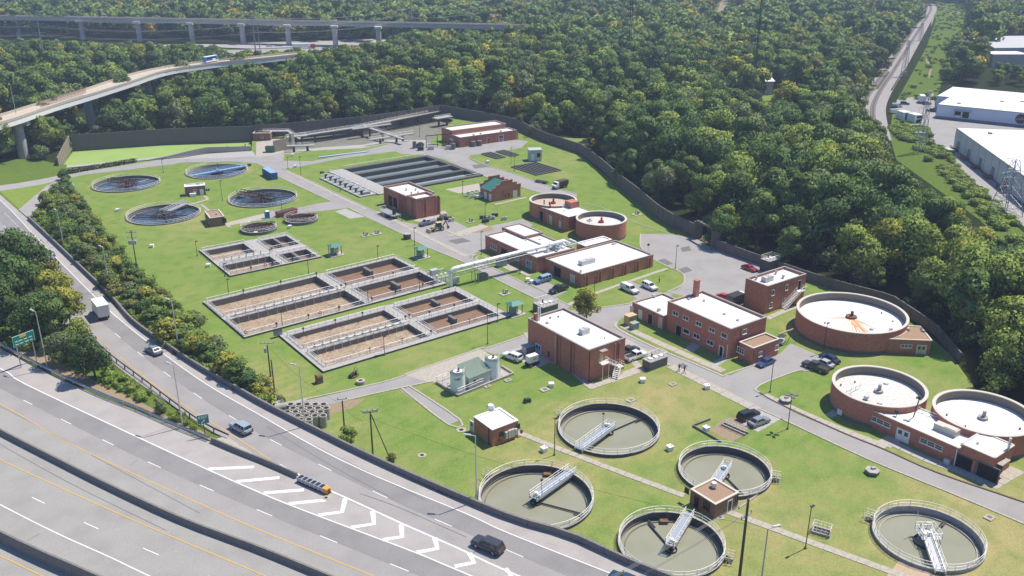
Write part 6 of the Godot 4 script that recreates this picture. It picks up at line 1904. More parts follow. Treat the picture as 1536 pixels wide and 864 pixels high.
func build_warehouses() -> void:
	var az: float = -0.635
	var o: Vector3 = V(208.09, 0, -440.18)
	var h := 6.6
	var t := thing("warehouse", "long pale blue warehouse with a white roof and a round black sign", "warehouse", o, az)
	var w := 130.0
	var d := 62.0
	obj("wall", MB.new().prism(PackedVector2Array([Vector2(0, 0), Vector2(w, 0), Vector2(w, -d), Vector2(-6, -d), Vector2(-6, -26), Vector2(0, -26)]), 0, h, false), mats.warehouse_blue, t)
	obj("roof", MB.new().flat(PackedVector2Array([Vector2(0, 0), Vector2(w, 0), Vector2(w, -d), Vector2(-6, -d), Vector2(-6, -26), Vector2(0, -26)]), h), mats.metal_roof, t)
	for k in 20:
		obj("wall_panel", box(V(3.2 + k * 6.4, h / 2 + 0.5, 0.05), V(6.25, h - 1.2, 0.1)), mats.warehouse_blue, t)
	obj("plinth", box(V(w / 2, 0.5, 0.1), V(w, 1.0, 0.24)), mats.plinth_blue, t)
	obj("eaves", box(V(w / 2, h, 0.1), V(w, 0.3, 0.3)), mats.coping, t)
	for k in [9.67, 13.3]:
		obj("dock_door", box(V(k, 2.9, 0.12), V(2.8, 3.0, 0.12)), mats.opening, t)
	obj("dock_canopy", box(V(11.6, 4.7, 0.7), V(8.0, 0.5, 1.4)), mats.coping, t)
	obj("dock_vehicle", box(V(9.67, 1.9, 0.22), V(2.4, 0.8, 0.1)), mats.white_paint, t)
	for k in 7:
		obj("roof_vent", box(V(8 + k * 14.0 + 5 * sin(k * 9.0), h + 0.3, -8 - 24 * absf(sin(k * 4.0))), V(1.8, 0.6, 1.0)), mats.coping_pale, t)
	var sign_ := obj("sign", tube(V(36.9, 3.7, 0.12), V(36.9, 3.7, 0.3), 2.25, 2.25, 40), mats.black, t)
	var tm := TextMesh.new()
	tm.text = "Fello"
	var f := SystemFont.new()
	f.font_names = PackedStringArray(["Droid Serif"])
	f.font_italic = true
	tm.font = f
	tm.font_size = 64
	tm.pixel_size = 0.024
	tm.depth = 0.06
	var l := obj("lettering", tm, mats.coping_pale, sign_)
	l.transform = Transform3D(Basis(V(1, 0.14, 0).normalized(), V(0.16, 1, 0).normalized(), Vector3.BACK), V(36.9 - 0.1, 3.7, 0.34))
	az = -1.743
	o = V(186.65, 0, -374)
	var w2: float = 120.0
	h = 8.5
	t = thing("warehouse", "nearer white warehouse with dark panel joints and small doors along its lane", "warehouse", o, az)
	obj("wall", MB.new().prism(PackedVector2Array([Vector2(0, 0), Vector2(w2, 0), Vector2(w2, -60), Vector2(0, -60)]), 0, h, false), mats.warehouse_white, t)
	obj("roof", MB.new().flat(PackedVector2Array([Vector2(0, 0), Vector2(w2, 0), Vector2(w2, -60), Vector2(0, -60)]), h - 0.02), mats.metal_roof, t)
	for k in 15:
		obj("wall_panel", box(V(4.0 + k * 8.0, h / 2 - 0.1, 0.06), V(7.6, h - 0.3, 0.12)), mats.warehouse_white, t)
		obj("joint", box(V(k * 8.0, h / 2 - 0.1, 0.03), V(0.36, h - 0.2, 0.06)), mats.dark_metal, t)
	for k in 5:
		obj("door", box(V(6.0 + k * 15.0, 2.2, 0.16), V(3.2, 4.0, 0.12)), mats.coping, t)
		obj("stoop", rail_run(box(V(6.0 + k * 15.0, 0.5, 1.4), V(4.0, 1.0, 2.4)), [V(4.0 + k * 15.0, 0, 2.5), V(8.0 + k * 15.0, 0, 2.5)], 1.0, 1.0, 0.08), mats.rust, t)
	obj("eaves", box(V(w2 / 2, h, 0.1), V(w2, 0.25, 0.4)), mats.coping_pale, t)
	for k in 8:
		obj("roof_vent", box(V(10 + k * 11.0, h + 0.3, -10 - 30 * absf(sin(k * 7.0))), V(2.0, 0.6, 1.2)), mats.coping, t)
	t = thing("shed_row", "long grey saw-tooth roofed sheds half hidden by woods at the upper right", "building", V(339.67, 0, -646.65), 0.08)
	for k in 4:
		var b := box(V(34, 4.5, -8 - k * 13.0), V(68.0 - k * 3, 9.0, 12.4))
		b.quad(V(0.0 + k * 3, 9.0, -1.8 - k * 13.0), V(68, 9.0, -1.8 - k * 13.0), V(68, 11.5, -14.2 - k * 13.0), V(0.0 + k * 3, 11.5, -14.2 - k * 13.0))
		obj("roof", b, mats.grey_roof, t)
	t = thing("shed", "white flat roofed shed in front of the saw-tooth sheds", "building", V(324.89, 0, -619.76), 0.0)
	obj("wall", MB.new().prism(PackedVector2Array([Vector2(0, 0), Vector2(24, 0), Vector2(24, -16), Vector2(0, -16)]), 0, 8.0, false), mats.coping_pale, t)
	obj("roof", box(V(12, 8.1, -8), V(24.6, 0.3, 16.6)), mats.metal_roof, t)
	for q in [["white roof showing among trees near the dark mast", V(84.76, 0, -594.92), 26.0, 14.0, 10.0], ["pale grey metal roof at the edge of a clearing in the woods", V(116.28, 0, -505.26), 30.0, 18.0, 7.5]]:
		t = thing("shed", q[0], "building", q[1], 0.06)
		obj("wall", MB.new().prism(PackedVector2Array([Vector2(0, 0), Vector2(q[2], 0), Vector2(q[2], -q[3]), Vector2(0, -q[3])]), 0, q[4], false), mats.coping_pale, t)
		var b := MB.new()
		b.quad(V(-0.5, q[4], 0.5), V(q[2] + 0.5, q[4], 0.5), V(q[2] + 0.5, q[4] + 2.0, -q[3] / 2), V(-0.5, q[4] + 2.0, -q[3] / 2))
		b.quad(V(-0.5, q[4] + 2.0, -q[3] / 2), V(q[2] + 0.5, q[4] + 2.0, -q[3] / 2), V(q[2] + 0.5, q[4], -q[3] - 0.5), V(-0.5, q[4], -q[3] - 0.5))
		obj("roof", b, mats.metal_roof, t)

func paint(c: Color) -> StandardMaterial3D:
	var key := "car_%s" % c.to_html()
	if mats.has(key):
		return mats[key]
	var m := mat(key, c.linear_to_srgb(), 0.35, 0.15)
	m.clearcoat_enabled = true
	m.clearcoat = 0.6
	m.clearcoat_roughness = 0.15
	return m

func wheels(t: Node3D, xs: Array, half: float, r: float) -> void:
	var key := "%.2f" % r
	if not wheel_mesh.has(key):
		var a := tube(V(0, 0, -0.11), V(0, 0, 0.11), r, r, 18)
		var b := tube(V(0, 0, -0.125), V(0, 0, 0.125), r * 0.6, r * 0.55, 12)
		wheel_mesh[key] = [a.mesh(), b.mesh()]
	for x in xs:
		for s in [-1.0, 1.0]:
			var w := Node3D.new()
			w.name = "wheel"
			t.add_child(w, true)
			w.position = V(x, r, s * (half - 0.1))
			obj("tyre", wheel_mesh[key][0], mats.tyre, w)
			obj("rim", wheel_mesh[key][1], mats.rim, w)

func vehicle(kind: String, label: String, at: Vector3, az: float, c: Color, roof = null) -> Node3D:
	var cat := {"sedan": "car", "suv": "car", "wagon": "car", "pickup": "pickup truck", "capped": "pickup truck", "van": "van"}
	var t := thing({"sedan": "parked_car", "suv": "parked_car", "wagon": "parked_car", "pickup": "pickup_truck", "capped": "pickup_truck", "van": "van"}[kind], label, cat[kind], at, az)
	var L := {"sedan": 2.35, "suv": 2.38, "wagon": 2.7, "pickup": 2.85, "capped": 2.85, "van": 2.8}[kind] as float
	var W := {"sedan": 0.90, "suv": 0.95, "wagon": 0.98, "pickup": 0.99, "capped": 0.99, "van": 1.0}[kind] as float
	var tall: bool = kind != "sedan"
	var belt := 0.92 if not tall else 1.08
	var r := 0.33 if not tall else 0.39
	var lo := 0.28 if not tall else 0.38
	var nose := belt - 0.17 if not tall else belt - 0.10
	var m := paint(c)
	var b := MB.new()
	b.loft([V(-L + 0.06, lo, W - 0.08), V(L - 0.08, lo, W - 0.08), V(L, lo + 0.22, W - 0.10), V(L - 0.06, nose, W - 0.16), V(L * 0.42, belt, W - 0.09), V(-L + 0.1, belt, W - 0.10), V(-L, lo + 0.3, W - 0.09)])
	b.box(V(0, (lo + belt) / 2 - 0.05, 0), V(L * 1.86, (belt - lo) * 0.62, W * 2 - 0.02))
	obj("body", b, m, t)
	var g: Array = {"sedan": [-1.75, -1.05, 0.30, 1.10, 1.43], "suv": [-2.25, -2.0, 0.35, 1.12, 1.72], "wagon": [-2.6, -2.4, 0.55, 1.30, 1.80], "pickup": [-0.62, -0.48, 0.75, 1.45, 1.82], "capped": [-2.72, -2.6, 0.75, 1.45, 1.84], "van": [-2.7, -2.65, 1.35, 2.1, 2.2]}[kind]
	var wb := W - 0.12
	var wt := W - 0.27
	b = MB.new()
	b.loft([V(g[0], belt - 0.02, wb), V(g[3], belt - 0.02, wb), V(g[2], g[4], wt), V(g[1], g[4], wt)])
	obj("cabin", b, m if roof == null else paint(roof), t)
	var pane := func(called: String, p: Array) -> void:
		var q := MB.new()
		q.quad(p[0], p[1], p[2], p[3])
		obj(called, q, mats.glass, t)
	var e := 0.012
	var f0 := V(lerpf(g[3], g[2], 0.12) + e, lerpf(belt, g[4], 0.12) + e, lerpf(wb, wt, 0.12) - 0.08)
	var f1 := V(lerpf(g[3], g[2], 0.90) + e, lerpf(belt, g[4], 0.90) + e, lerpf(wb, wt, 0.90) - 0.06)
	pane.call("windscreen", [V(f0.x, f0.y, f0.z), V(f0.x, f0.y, -f0.z), V(f1.x, f1.y, -f1.z), V(f1.x, f1.y, f1.z)])
	f0 = V(lerpf(g[0], g[1], 0.15) - e, lerpf(belt, g[4], 0.15) + e, lerpf(wb, wt, 0.15) - 0.08)
	f1 = V(lerpf(g[0], g[1], 0.88) - e, lerpf(belt, g[4], 0.88) + e, lerpf(wb, wt, 0.88) - 0.06)
	pane.call("rear_window", [V(f0.x, f0.y, -f0.z), V(f0.x, f0.y, f0.z), V(f1.x, f1.y, f1.z), V(f1.x, f1.y, -f1.z)])
	var n := {"sedan": 2, "suv": 3, "wagon": 3, "pickup": 2, "capped": 2, "van": 1}[kind] as int
	var xb0: float = lerpf(g[0], g[1], 0.15) + 0.12
	if kind == "capped":
		xb0 = -0.5
	if kind == "van":
		xb0 = 0.9
	var xb1: float = lerpf(g[3], g[2], 0.15) - 0.12
	var xt0: float = maxf(g[1] + 0.1, xb0)
	var xt1: float = g[2] - 0.06
	for k in n:
		for s in [-1.0, 1.0]:
			var u0 := float(k) / n + 0.03
			var u1 := float(k + 1) / n - 0.03
			var z0: float = (lerpf(wb, wt, 0.15) + e) * s
			var z1: float = (lerpf(wb, wt, 0.85) + e) * s
			var y0: float = lerpf(belt, g[4], 0.15)
			var y1: float = lerpf(belt, g[4], 0.85)
			var p := [V(lerpf(xb0, xb1, u0), y0, z0), V(lerpf(xb0, xb1, u1), y0, z0), V(lerpf(xt0, xt1, u1), y1, z1), V(lerpf(xt0, xt1, u0), y1, z1)]
			if s < 0:
				p.reverse()
			pane.call("side_window", p)
	if kind == "pickup":
		obj("cargo_bed", box(V(-1.72, belt + 0.012, 0), V(1.95, 0.03, W * 2 - 0.42)), mats.black, t)
		for s in [-1.0, 1.0]:
			obj("bed_rail", box(V(-1.72, belt + 0.06, s * (W - 0.17)), V(2.1, 0.14, 0.1)), m, t)
		obj("tailgate", box(V(-L + 0.12, belt + 0.04, 0), V(0.1, 0.12, W * 2 - 0.3)), m, t)
	for s in [-1.0, 1.0]:
		obj("headlight", box(V(L - 0.05, nose - 0.13, s * (W - 0.32)), V(0.12, 0.15, 0.36)), mats.head_lamp, t)
		obj("tail_light", box(V(-L + 0.04, belt - 0.2, s * (W - 0.25)), V(0.1, 0.24, 0.22)), mats.tail_lamp, t)
		obj("mirror", box(V(g[3] - 0.25, belt + 0.1, s * (W + 0.06)), V(0.16, 0.14, 0.2)), m, t)
	obj("front_bumper", box(V(L - 0.01, lo + 0.12, 0), V(0.14, 0.2, W * 1.7)), mats.dark_metal, t)
	obj("rear_bumper", box(V(-L + 0.01, lo + 0.14, 0), V(0.14, 0.2, W * 1.7)), mats.dark_metal, t)
	wheels(t, [L * 0.60, -L * 0.60], W, r)
	return t

func build_vehicles() -> void:
	var white := Color(0.72, 0.72, 0.71)
	vehicle("suv", "white crossover parked by the generator trailer left of the tall pump house", V(0.14, 0, -172.46), 2.439, white)
	vehicle("pickup", "white pickup with an empty dark bed parked right of the tall pump house", V(26.42, 0, -172.78), 0.629, white)
	vehicle("pickup", "dark grey pickup half hidden behind the tall pump house", V(25.13, 0, -175.07), 0.689, Color(0.05, 0.055, 0.06))
	vehicle("wagon", "blue long-bodied wagon with a pale roof parked beside the workshop", V(8.01, 0, -218), -2.432, Color(0.12, 0.22, 0.40), Color(0.30, 0.40, 0.55))
	vehicle("pickup", "black pickup parked beside the blue wagon", V(11.87, 0, -211.46), -2.400, Color(0.016, 0.016, 0.018))
	vehicle("capped", "white pickup with a white bed cap in the bay between the grass islands", V(29.84, 0, -211.46), -0.969, white)
	vehicle("suv", "white four-wheel drive parked beside the white capped pickup", V(35.19, 0, -213.3), -0.983, white)
	vehicle("sedan", "red car parked alone at the far side of the yard by the flood wall", V(64.17, 0, -226.93), -0.977, Color(0.30, 0.02, 0.03))
	vehicle("sedan", "bright red car nearly hidden behind the offices by the tipper lorry", V(52.92, 0, -206.13), -0.590, Color(0.55, 0.03, 0.04))
	vehicle("sedan", "dark blue saloon parked against the brown roofed annex", V(53.52, 0, -169.92), -2.484, Color(0.03, 0.07, 0.20))
	vehicle("pickup", "dark grey pickup nearest in the row of three by the digesters", V(63.4, 0, -167.75), 2.280, Color(0.05, 0.055, 0.055))
	vehicle("sedan", "silver saloon in the middle of the row of three by the digesters", V(65.68, 0, -169.61), 2.174, Color(0.42, 0.43, 0.44))
	vehicle("sedan", "dark blue car farthest in the row of three by the digesters", V(67.67, 0, -171.82), 2.082, Color(0.015, 0.04, 0.11))
	vehicle("suv", "black estate car with red tail lamp parked by the road above the brown pad", V(44.39, 0, -147.58), 0.572, Color(0.018, 0.02, 0.022))
	vehicle("sedan", "silver grey saloon parked next to the black estate car", V(45.83, 0, -145.37), 0.572, Color(0.24, 0.25, 0.27))
	vehicle("capped", "grey pickup with a white cover parked at the corner of the filter house", V(-26.44, 0, -267.28), -2.393, Color(0.10, 0.13, 0.17), Color(0.55, 0.56, 0.57))
	vehicle("sedan", "grey saloon driving up the exit ramp behind the white lorry", V(-72.3, 6, -163.32), 2.419, Color(0.20, 0.25, 0.28))
	vehicle("suv", "pale blue-grey car on the exit ramp beside the exit sign", V(-46.12, 6, -132.88), 2.447, Color(0.33, 0.38, 0.44))
	vehicle("suv", "dark grey car driving past the chevron markings", V(-3.31, 6, -101.46), 2.553, Color(0.045, 0.05, 0.065))
	vehicle("sedan", "dark blue car cut off by the bottom edge near the parapet", V(14.77, 6, -94.26), 2.555, Color(0.02, 0.05, 0.09))
	vehicle("sedan", "dark car at the left edge on the exit ramp above the trees", V(-144.99, 6, -239.17), 2.275, Color(0.03, 0.03, 0.035))
	vehicle("van", "white van by the far railway lot, nearer of two", V(192.73, 0, -451.83), 0.1, white)
	vehicle("van", "white van parked behind another in the railway lot", V(200.35, 0, -468.43), 0.0, white)
	vehicle("suv", "black car parked by the weeds beyond the two white vans", V(207.67, 0, -476.17), -0.4, Color(0.02, 0.02, 0.025))
	vehicle("suv", "dark blue car in the railway lot beneath the white box lorry", V(219.31, 0, -476.17), 0.2, Color(0.03, 0.05, 0.11))
	vehicle("pickup", "dark pickup parked at the corner of the pale blue warehouse", V(212.76, 0, -455.43), 0.0, Color(0.03, 0.04, 0.05))
	vehicle("van", "white van with a pale blue side standing on the lane below the lattice pylon", V(181.8, 0, -395.15), -0.35, Color(0.5, 0.56, 0.62))
	vehicle("sedan", "white car on the road beneath the far viaduct", V(-193.1, 0, -733.47), 0.1, white)
	var t := thing("box_truck", "white box lorry driving up the exit ramp", "lorry", V(-91.01, 6, -182.28), 2.203)
	obj("box", box(V(-0.9, 2.25, 0), V(5.4, 2.6, 2.4)), mats.white_paint, t)
	obj("roof", box(V(-0.9, 3.57, 0), V(5.5, 0.06, 2.46)), mats.white_paint, t)
	obj("rear_door", box(V(-3.62, 2.2, 0), V(0.05, 2.3, 2.1)), mats.pale_metal, t)
	obj("chassis", box(V(0, 0.75, 0), V(7.0, 0.3, 1.1)), mats.dark_metal, t)
	var cab := loft([V(1.9, 0.6, 1.0), V(3.5, 0.6, 1.0), V(3.55, 1.3, 1.0), V(2.95, 1.5, 1.0), V(2.6, 2.4, 0.92), V(1.9, 2.4, 0.95)])
	obj("cab", cab, mats.red, t)
	obj("windscreen", beam(V(2.95, 1.58, 0), V(2.66, 2.3, 0), 1.6, 0.06), mats.glass, t)
	for s in [-1.0, 1.0]:
		obj("side_window", box(V(2.3, 1.9, s * 0.96), V(0.6, 0.6, 0.04)), mats.glass, t)
		obj("tail_light", box(V(-3.62, 0.95, s * 0.9), V(0.08, 0.14, 0.3)), mats.tail_lamp, t)
	wheels(t, [2.7, -2.3], 1.1, 0.45)
	for q in [["tipper lorry with a dark body parked left of the brick stair tower", V(55.46, 0, -203.54), 0.66, "concrete_stained", "black"], ["small tipper lorry with a white cab on the lane above the older digesters", V(17.13, 0, -310.35), -2.432, "rust", "rust_dark"]]:
		t = thing("tipper_truck", q[0], "lorry", q[1], q[2])
		obj("tipper_body", box(V(-1.0, 1.9, 0), V(4.2, 1.5, 2.3)), mats[q[3]], t)
		obj("load_cover", box(V(-1.0, 2.68, 0), V(4.3, 0.1, 2.4)), mats[q[4]], t)
		for k in 6:
			obj("stake", box(V(-2.9 + k * 0.8, 1.9, 1.2), V(0.12, 1.5, 0.08)), mats.dark_metal, t)
			obj("stake", box(V(-2.9 + k * 0.8, 1.9, -1.2), V(0.12, 1.5, 0.08)), mats.dark_metal, t)
		obj("chassis", box(V(0, 0.85, 0), V(6.4, 0.35, 1.1)), mats.dark_metal, t)
		obj("cab", loft([V(1.3, 0.7, 1.05), V(3.1, 0.7, 1.05), V(3.15, 1.55, 1.05), V(2.5, 1.7, 1.05), V(2.2, 2.5, 0.95), V(1.3, 2.5, 0.98)]), mats.white_paint, t)
		obj("windscreen", beam(V(2.53, 1.78, 0), V(2.26, 2.4, 0), 1.7, 0.06), mats.glass, t)
		wheels(t, [2.3, -1.2, -2.2], 1.15, 0.48)
	t = thing("articulated_lorry", "white articulated lorry with a red cab on the road under the viaduct", "lorry", V(-162.68, 0, -720.35), 0.12)
	obj("trailer", box(V(-2, 2.6, 0), V(13.5, 2.8, 2.5)), mats.white_paint, t)
	obj("cab", box(V(7.0, 2.0, 0), V(3.4, 3.0, 2.4)), mats.red, t)
	wheels(t, [7.4, 4.0, -6.5, -7.8], 1.2, 0.5)
	t = thing("bus", "blue and white bus on the flyover", "bus", V(-168.75, 17.2, -513.02), 1.180)
	obj("body", loft([V(-5.2, 0.5, 1.25), V(5.2, 0.5, 1.25), V(5.4, 1.6, 1.25), V(5.0, 3.2, 1.15), V(-5.2, 3.2, 1.15)]), paint(Color(0.05, 0.20, 0.55)), t)
	obj("roof", box(V(0, 3.25, 0), V(10, 0.2, 2.2)), mats.white_paint, t)
	obj("skirt", box(V(0, 0.7, 0), V(10.3, 0.6, 2.56)), mats.white_paint, t)
	for s in [-1.0, 1.0]:
		obj("side_window", box(V(-0.5, 2.3, s * 1.24), V(8.4, 0.9, 0.06)), mats.glass, t)
		obj("panel", box(V(1.5, 1.5, s * 1.27), V(2.6, 0.9, 0.04)), mats.white_paint, t)
	wheels(t, [3.4, -3.2], 1.2, 0.5)
	t = thing("box_truck", "white box lorry standing in the weeds at the railway lot", "lorry", V(219.02, 0, -482.14), 1.3)
	obj("box", box(V(-0.6, 2.6, 0), V(6.0, 3.0, 2.5)), mats.white_paint, t)
	obj("cab", loft([V(2.4, 0.6, 1.05), V(4.2, 0.6, 1.05), V(4.2, 1.6, 1.05), V(3.4, 2.5, 0.95), V(2.4, 2.5, 1.0)]), mats.white_paint, t)
	wheels(t, [3.3, -2.2], 1.1, 0.46)
	t = thing("backhoe", "yellow backhoe loader parked in the lot below the filter house", "digger", V(-22.64, 0, -261.23), -2.545)
	obj("body", loft([V(-1.6, 0.8, 0.6), V(2.2, 0.8, 0.5), V(2.2, 1.5, 0.45), V(0.6, 1.7, 0.5), V(-1.6, 1.4, 0.6)]), mats.machine_yellow, t)
	obj("cab", loft([V(-1.1, 1.4, 0.7), V(0.6, 1.4, 0.7), V(0.4, 2.6, 0.62), V(-0.9, 2.6, 0.62)]), mats.dark_green, t)
	obj("cab_roof", box(V(-0.3, 2.66, 0), V(1.7, 0.1, 1.5)), mats.tan, t)
	obj("loader_arm", beam(V(0.6, 1.5, 0.6), V(3.0, 0.7, 0.6), 0.16, 0.25).beam(V(0.6, 1.5, -0.6), V(3.0, 0.7, -0.6), 0.16, 0.25), mats.machine_yellow, t)
	obj("bucket", loft([V(2.9, 0.2, 1.1), V(3.7, 0.15, 1.1), V(3.3, 1.0, 1.1), V(2.9, 0.9, 1.1)]), mats.tan, t)
	obj("boom", beam(V(-1.6, 1.2, 0), V(-2.8, 2.6, 0), 0.25, 0.3).beam(V(-2.8, 2.6, 0), V(-3.6, 0.8, 0), 0.2, 0.25).box(V(-3.6, 0.6, 0), V(0.6, 0.6, 0.7)), mats.rust, t)
	wheels(t, [1.5], 0.85, 0.45)
	wheels(t, [-1.0], 0.95, 0.7)
	t = thing("generator", "white generator on a black two wheeled trailer by the tall pump house", "generator", V(4.22, 0, -169.61), 0.609)
	obj("housing", box(V(0, 1.7, 0), V(2.4, 1.5, 1.3)), mats.white_paint, t)
	obj("vent", box(V(0.3, 1.8, 0.66), V(0.9, 0.7, 0.04)), mats.pale_metal, t)
	obj("base", box(V(0, 0.65, 0), V(2.8, 0.6, 1.4)), mats.black, t)
	obj("drawbar", beam(V(-1.3, 0.5, 0), V(-2.4, 0.5, 0), 0.2, 0.15), mats.black, t)
	wheels(t, [-0.9], 1.0, 0.36)
	t = thing("shipping_container", "blue shipping container on the lawn beside the lane", "container", V(-89.88, 0, -325.3), 2.152)
	obj("body", box(V(0.5, 1.3, 0), V(9.5, 2.6, 2.6)), mats.container_blue, t)
	obj("roof", box(V(0.5, 2.62, 0), V(9.4, 0.05, 2.5)), mats.light_blue, t)
	for k in 24:
		for s in [-1.0, 1.0]:
			obj("rib", box(V(-4.0 + k * 0.39, 1.3, s * 1.31), V(0.15, 2.3, 0.06)), mats.container_blue, t)
	for s in [-0.65, 0.65]:
		obj("door", box(V(-4.28, 1.3, s), V(0.06, 2.4, 1.2)), mats.container_blue, t)
	t = thing("skip", "rusty red open skip on the side road by the old tanks", "skip", V(-72.85, 0, -277.92), 0.817)
	var b := loft([V(-3.4, 0.2, 1.15), V(3.4, 0.2, 1.15), V(3.5, 1.6, 1.2), V(-3.5, 1.6, 1.2)])
	obj("body", b, mats.container_red, t)
	for k in 8:
		for s in [-1.0, 1.0]:
			obj("rib", box(V(-3.0 + k * 0.85, 0.9, s * 1.22), V(0.14, 1.4, 0.1)), mats.container_red, t)
	obj("load", box(V(0, 1.62, 0), V(6.6, 0.05, 2.1)), mats.rust_dark, t)
	t = thing("dumpster", "dark green bin on the paved apron by the retaining wall", "bin", V(-100.21, 0, -366.59), 0.1)
	obj("body", loft([V(-1.8, 0.2, 1.2), V(1.8, 0.2, 1.2), V(2.0, 2.4, 1.3), V(-2.0, 2.4, 1.3)]), mats.dumpster_green, t)
	obj("opening", box(V(0, 2.42, 0), V(3.4, 0.05, 2.2)), mats.black, t)  # black sheet painting the dark inside the bin
	t = thing("dumpster", "green compactor bin at the corner of the nearer warehouse", "bin", V(179.14, 0, -362.99), -1.517)
	obj("body", loft([V(-3.0, 0.2, 1.3), V(3.0, 0.2, 1.3), V(3.0, 2.2, 1.3), V(-2.4, 2.2, 1.3)]), mats.dumpster_green, t)
	obj("load", box(V(0.4, 2.25, 0), V(4.4, 0.2, 2.2)), mats.pale_metal, t)
	t = thing("portable_toilet", "bright blue portable toilet at the end of the side road", "portable toilet", V(-78.17, 0, -274.29), 0.6)
	obj("cabin", box(V(0, 1.15, 0), V(1.3, 2.3, 1.3)), mats.toilet_blue, t)
	obj("roof", loft([V(-0.7, 2.3, 0.7), V(0.7, 2.3, 0.7), V(0.3, 2.6, 0.4), V(-0.3, 2.6, 0.4)]), mats.pale_metal, t)
	obj("door", box(V(-0.67, 1.1, 0), V(0.05, 1.9, 0.8)), mats.light_blue, t)
	t = thing("kiosk", "pale blue-grey equipment kiosk on the lawn above the drying beds", "kiosk", V(9.08, 0, -352.56), 0.15)
	obj("cabin", box(V(0, 2.2, 0), V(5.0, 4.4, 4.2)), mats.pale_green, t)
	obj("roof", box(V(0, 4.45, 0), V(5.4, 0.25, 4.6)), mats.pale_metal, t)
	obj("window", box(V(1.2, 2.4, 2.12), V(1.4, 1.6, 0.08)), mats.glass, t)
	obj("door", box(V(-1.2, 1.6, 2.12), V(1.3, 2.6, 0.08)), mats.white_paint, t)
	obj("side_window", box(V(-2.52, 2.4, 0.4), V(0.08, 1.4, 1.2)), mats.glass, t)
	t = thing("flat_trailer", "low dark trailer on the lane edge near the drying beds", "trailer", V(10.69, 0, -317.67), -0.647)
	obj("deck", box(V(0, 0.6, 0), V(5.0, 0.2, 2.0)), mats.dark_metal, t)
	obj("drawbar", beam(V(2.4, 0.5, 0), V(3.8, 0.45, 0), 0.2, 0.12), mats.dark_metal, t)
	wheels(t, [-0.4, 0.5], 1.0, 0.36)
	t = thing("golf_cart", "small utility cart parked under the steel gantry beside the annex", "cart", V(59.85, 0, -180.48), 0.9)
	obj("body", loft([V(-1.2, 0.3, 0.6), V(1.2, 0.3, 0.6), V(1.2, 0.8, 0.55), V(0.6, 0.95, 0.55), V(-1.2, 0.8, 0.6)]), mats.pale_metal, t)
	obj("canopy", box(V(-0.1, 1.9, 0), V(1.9, 0.08, 1.3)), mats.dark_metal, t)
	for p in [V(0.7, 0, 0.55), V(0.7, 0, -0.55), V(-0.9, 0, 0.55), V(-0.9, 0, -0.55)]:
		obj("canopy_post", tube(p + V(0, 0.8, 0), p + V(0, 1.9, 0), 0.03, 0.03, 5), mats.dark_metal, t)
	wheels(t, [0.8, -0.8], 0.6, 0.25)
	t = thing("gantry", "tan lifting beam on black trestle legs beside the annex", "gantry", V(59.85, 0, -180.48))
	var ga: Vector3 = V(58.3, 0, -178.08)
	var gb: Vector3 = V(62.18, 0, -180.83)
	var off := t.position
	obj("beam", beam(ga - off + V(0, 3.3, 0), gb - off + V(0, 3.3, 0), 0.2, 0.3), mats.tan, t)
	for k in [[gb, 0.9], [gb, -0.9]]:
		obj("leg", tube(k[0] - off + V(0, 3.2, 0), k[0] - off + V(k[1], 0, 0), 0.06, 0.06, 6), mats.dark_metal, t)

func lamp_post(label: String, at: Vector3, h: float, style := "yard", turn := 0.0) -> void:
	var t := thing("lamp_post", label, "lamp post", at, turn, "lamp posts of the works" if style != "road" else "tall lamp posts along the motorway")
	if style == "road":
		obj("pole", tube(Vector3.ZERO, V(0, h, 0), 0.13, 0.075, 8), mats.pale_metal, t)
		obj("arm", tube(V(0, h, 0), V(0.9, h + 0.15, 0), 0.05, 0.05, 6), mats.pale_metal, t)
		obj("lamp_head", loft([V(0.6, h + 0.05, 0.16), V(1.7, h + 0.1, 0.2), V(1.7, h + 0.25, 0.16), V(0.7, h + 0.22, 0.1)]), mats.pale_metal, t)
		return
	obj("pole", tube(Vector3.ZERO, V(0, h, 0), 0.085, 0.06, 7), mats.dark_metal, t)
	obj("foot", tube(Vector3.ZERO, V(0, 0.3, 0), 0.22, 0.2, 10), mats.concrete_stained, t)
	if style == "quad":
		for k in 4:
			var d := V(cos(PI / 2 * k + 0.6), 0, sin(PI / 2 * k + 0.6))
			obj("lamp_head", beam(d * 0.3 + V(0, h, 0), d * 1.15 + V(0, h, 0), 0.5, 0.18), mats.concrete_stained, t)
	else:
		obj("lamp_head", box(V(0.25, h, 0), V(0.75, 0.16, 0.34)), mats.dark_metal, t)

func wire(pts: Array, sag: float, r := 0.022) -> MB:
	var b := MB.new()
	for k in pts.size() - 1:
		var a: Vector3 = pts[k]
		var c: Vector3 = pts[k + 1]
		var line := []
		for i in 15:
			var f := i / 14.0
			line.append(a.lerp(c, f) - V(0, sag * 4.0 * f * (1.0 - f), 0))
		b.path(line, r, 4)
	return b

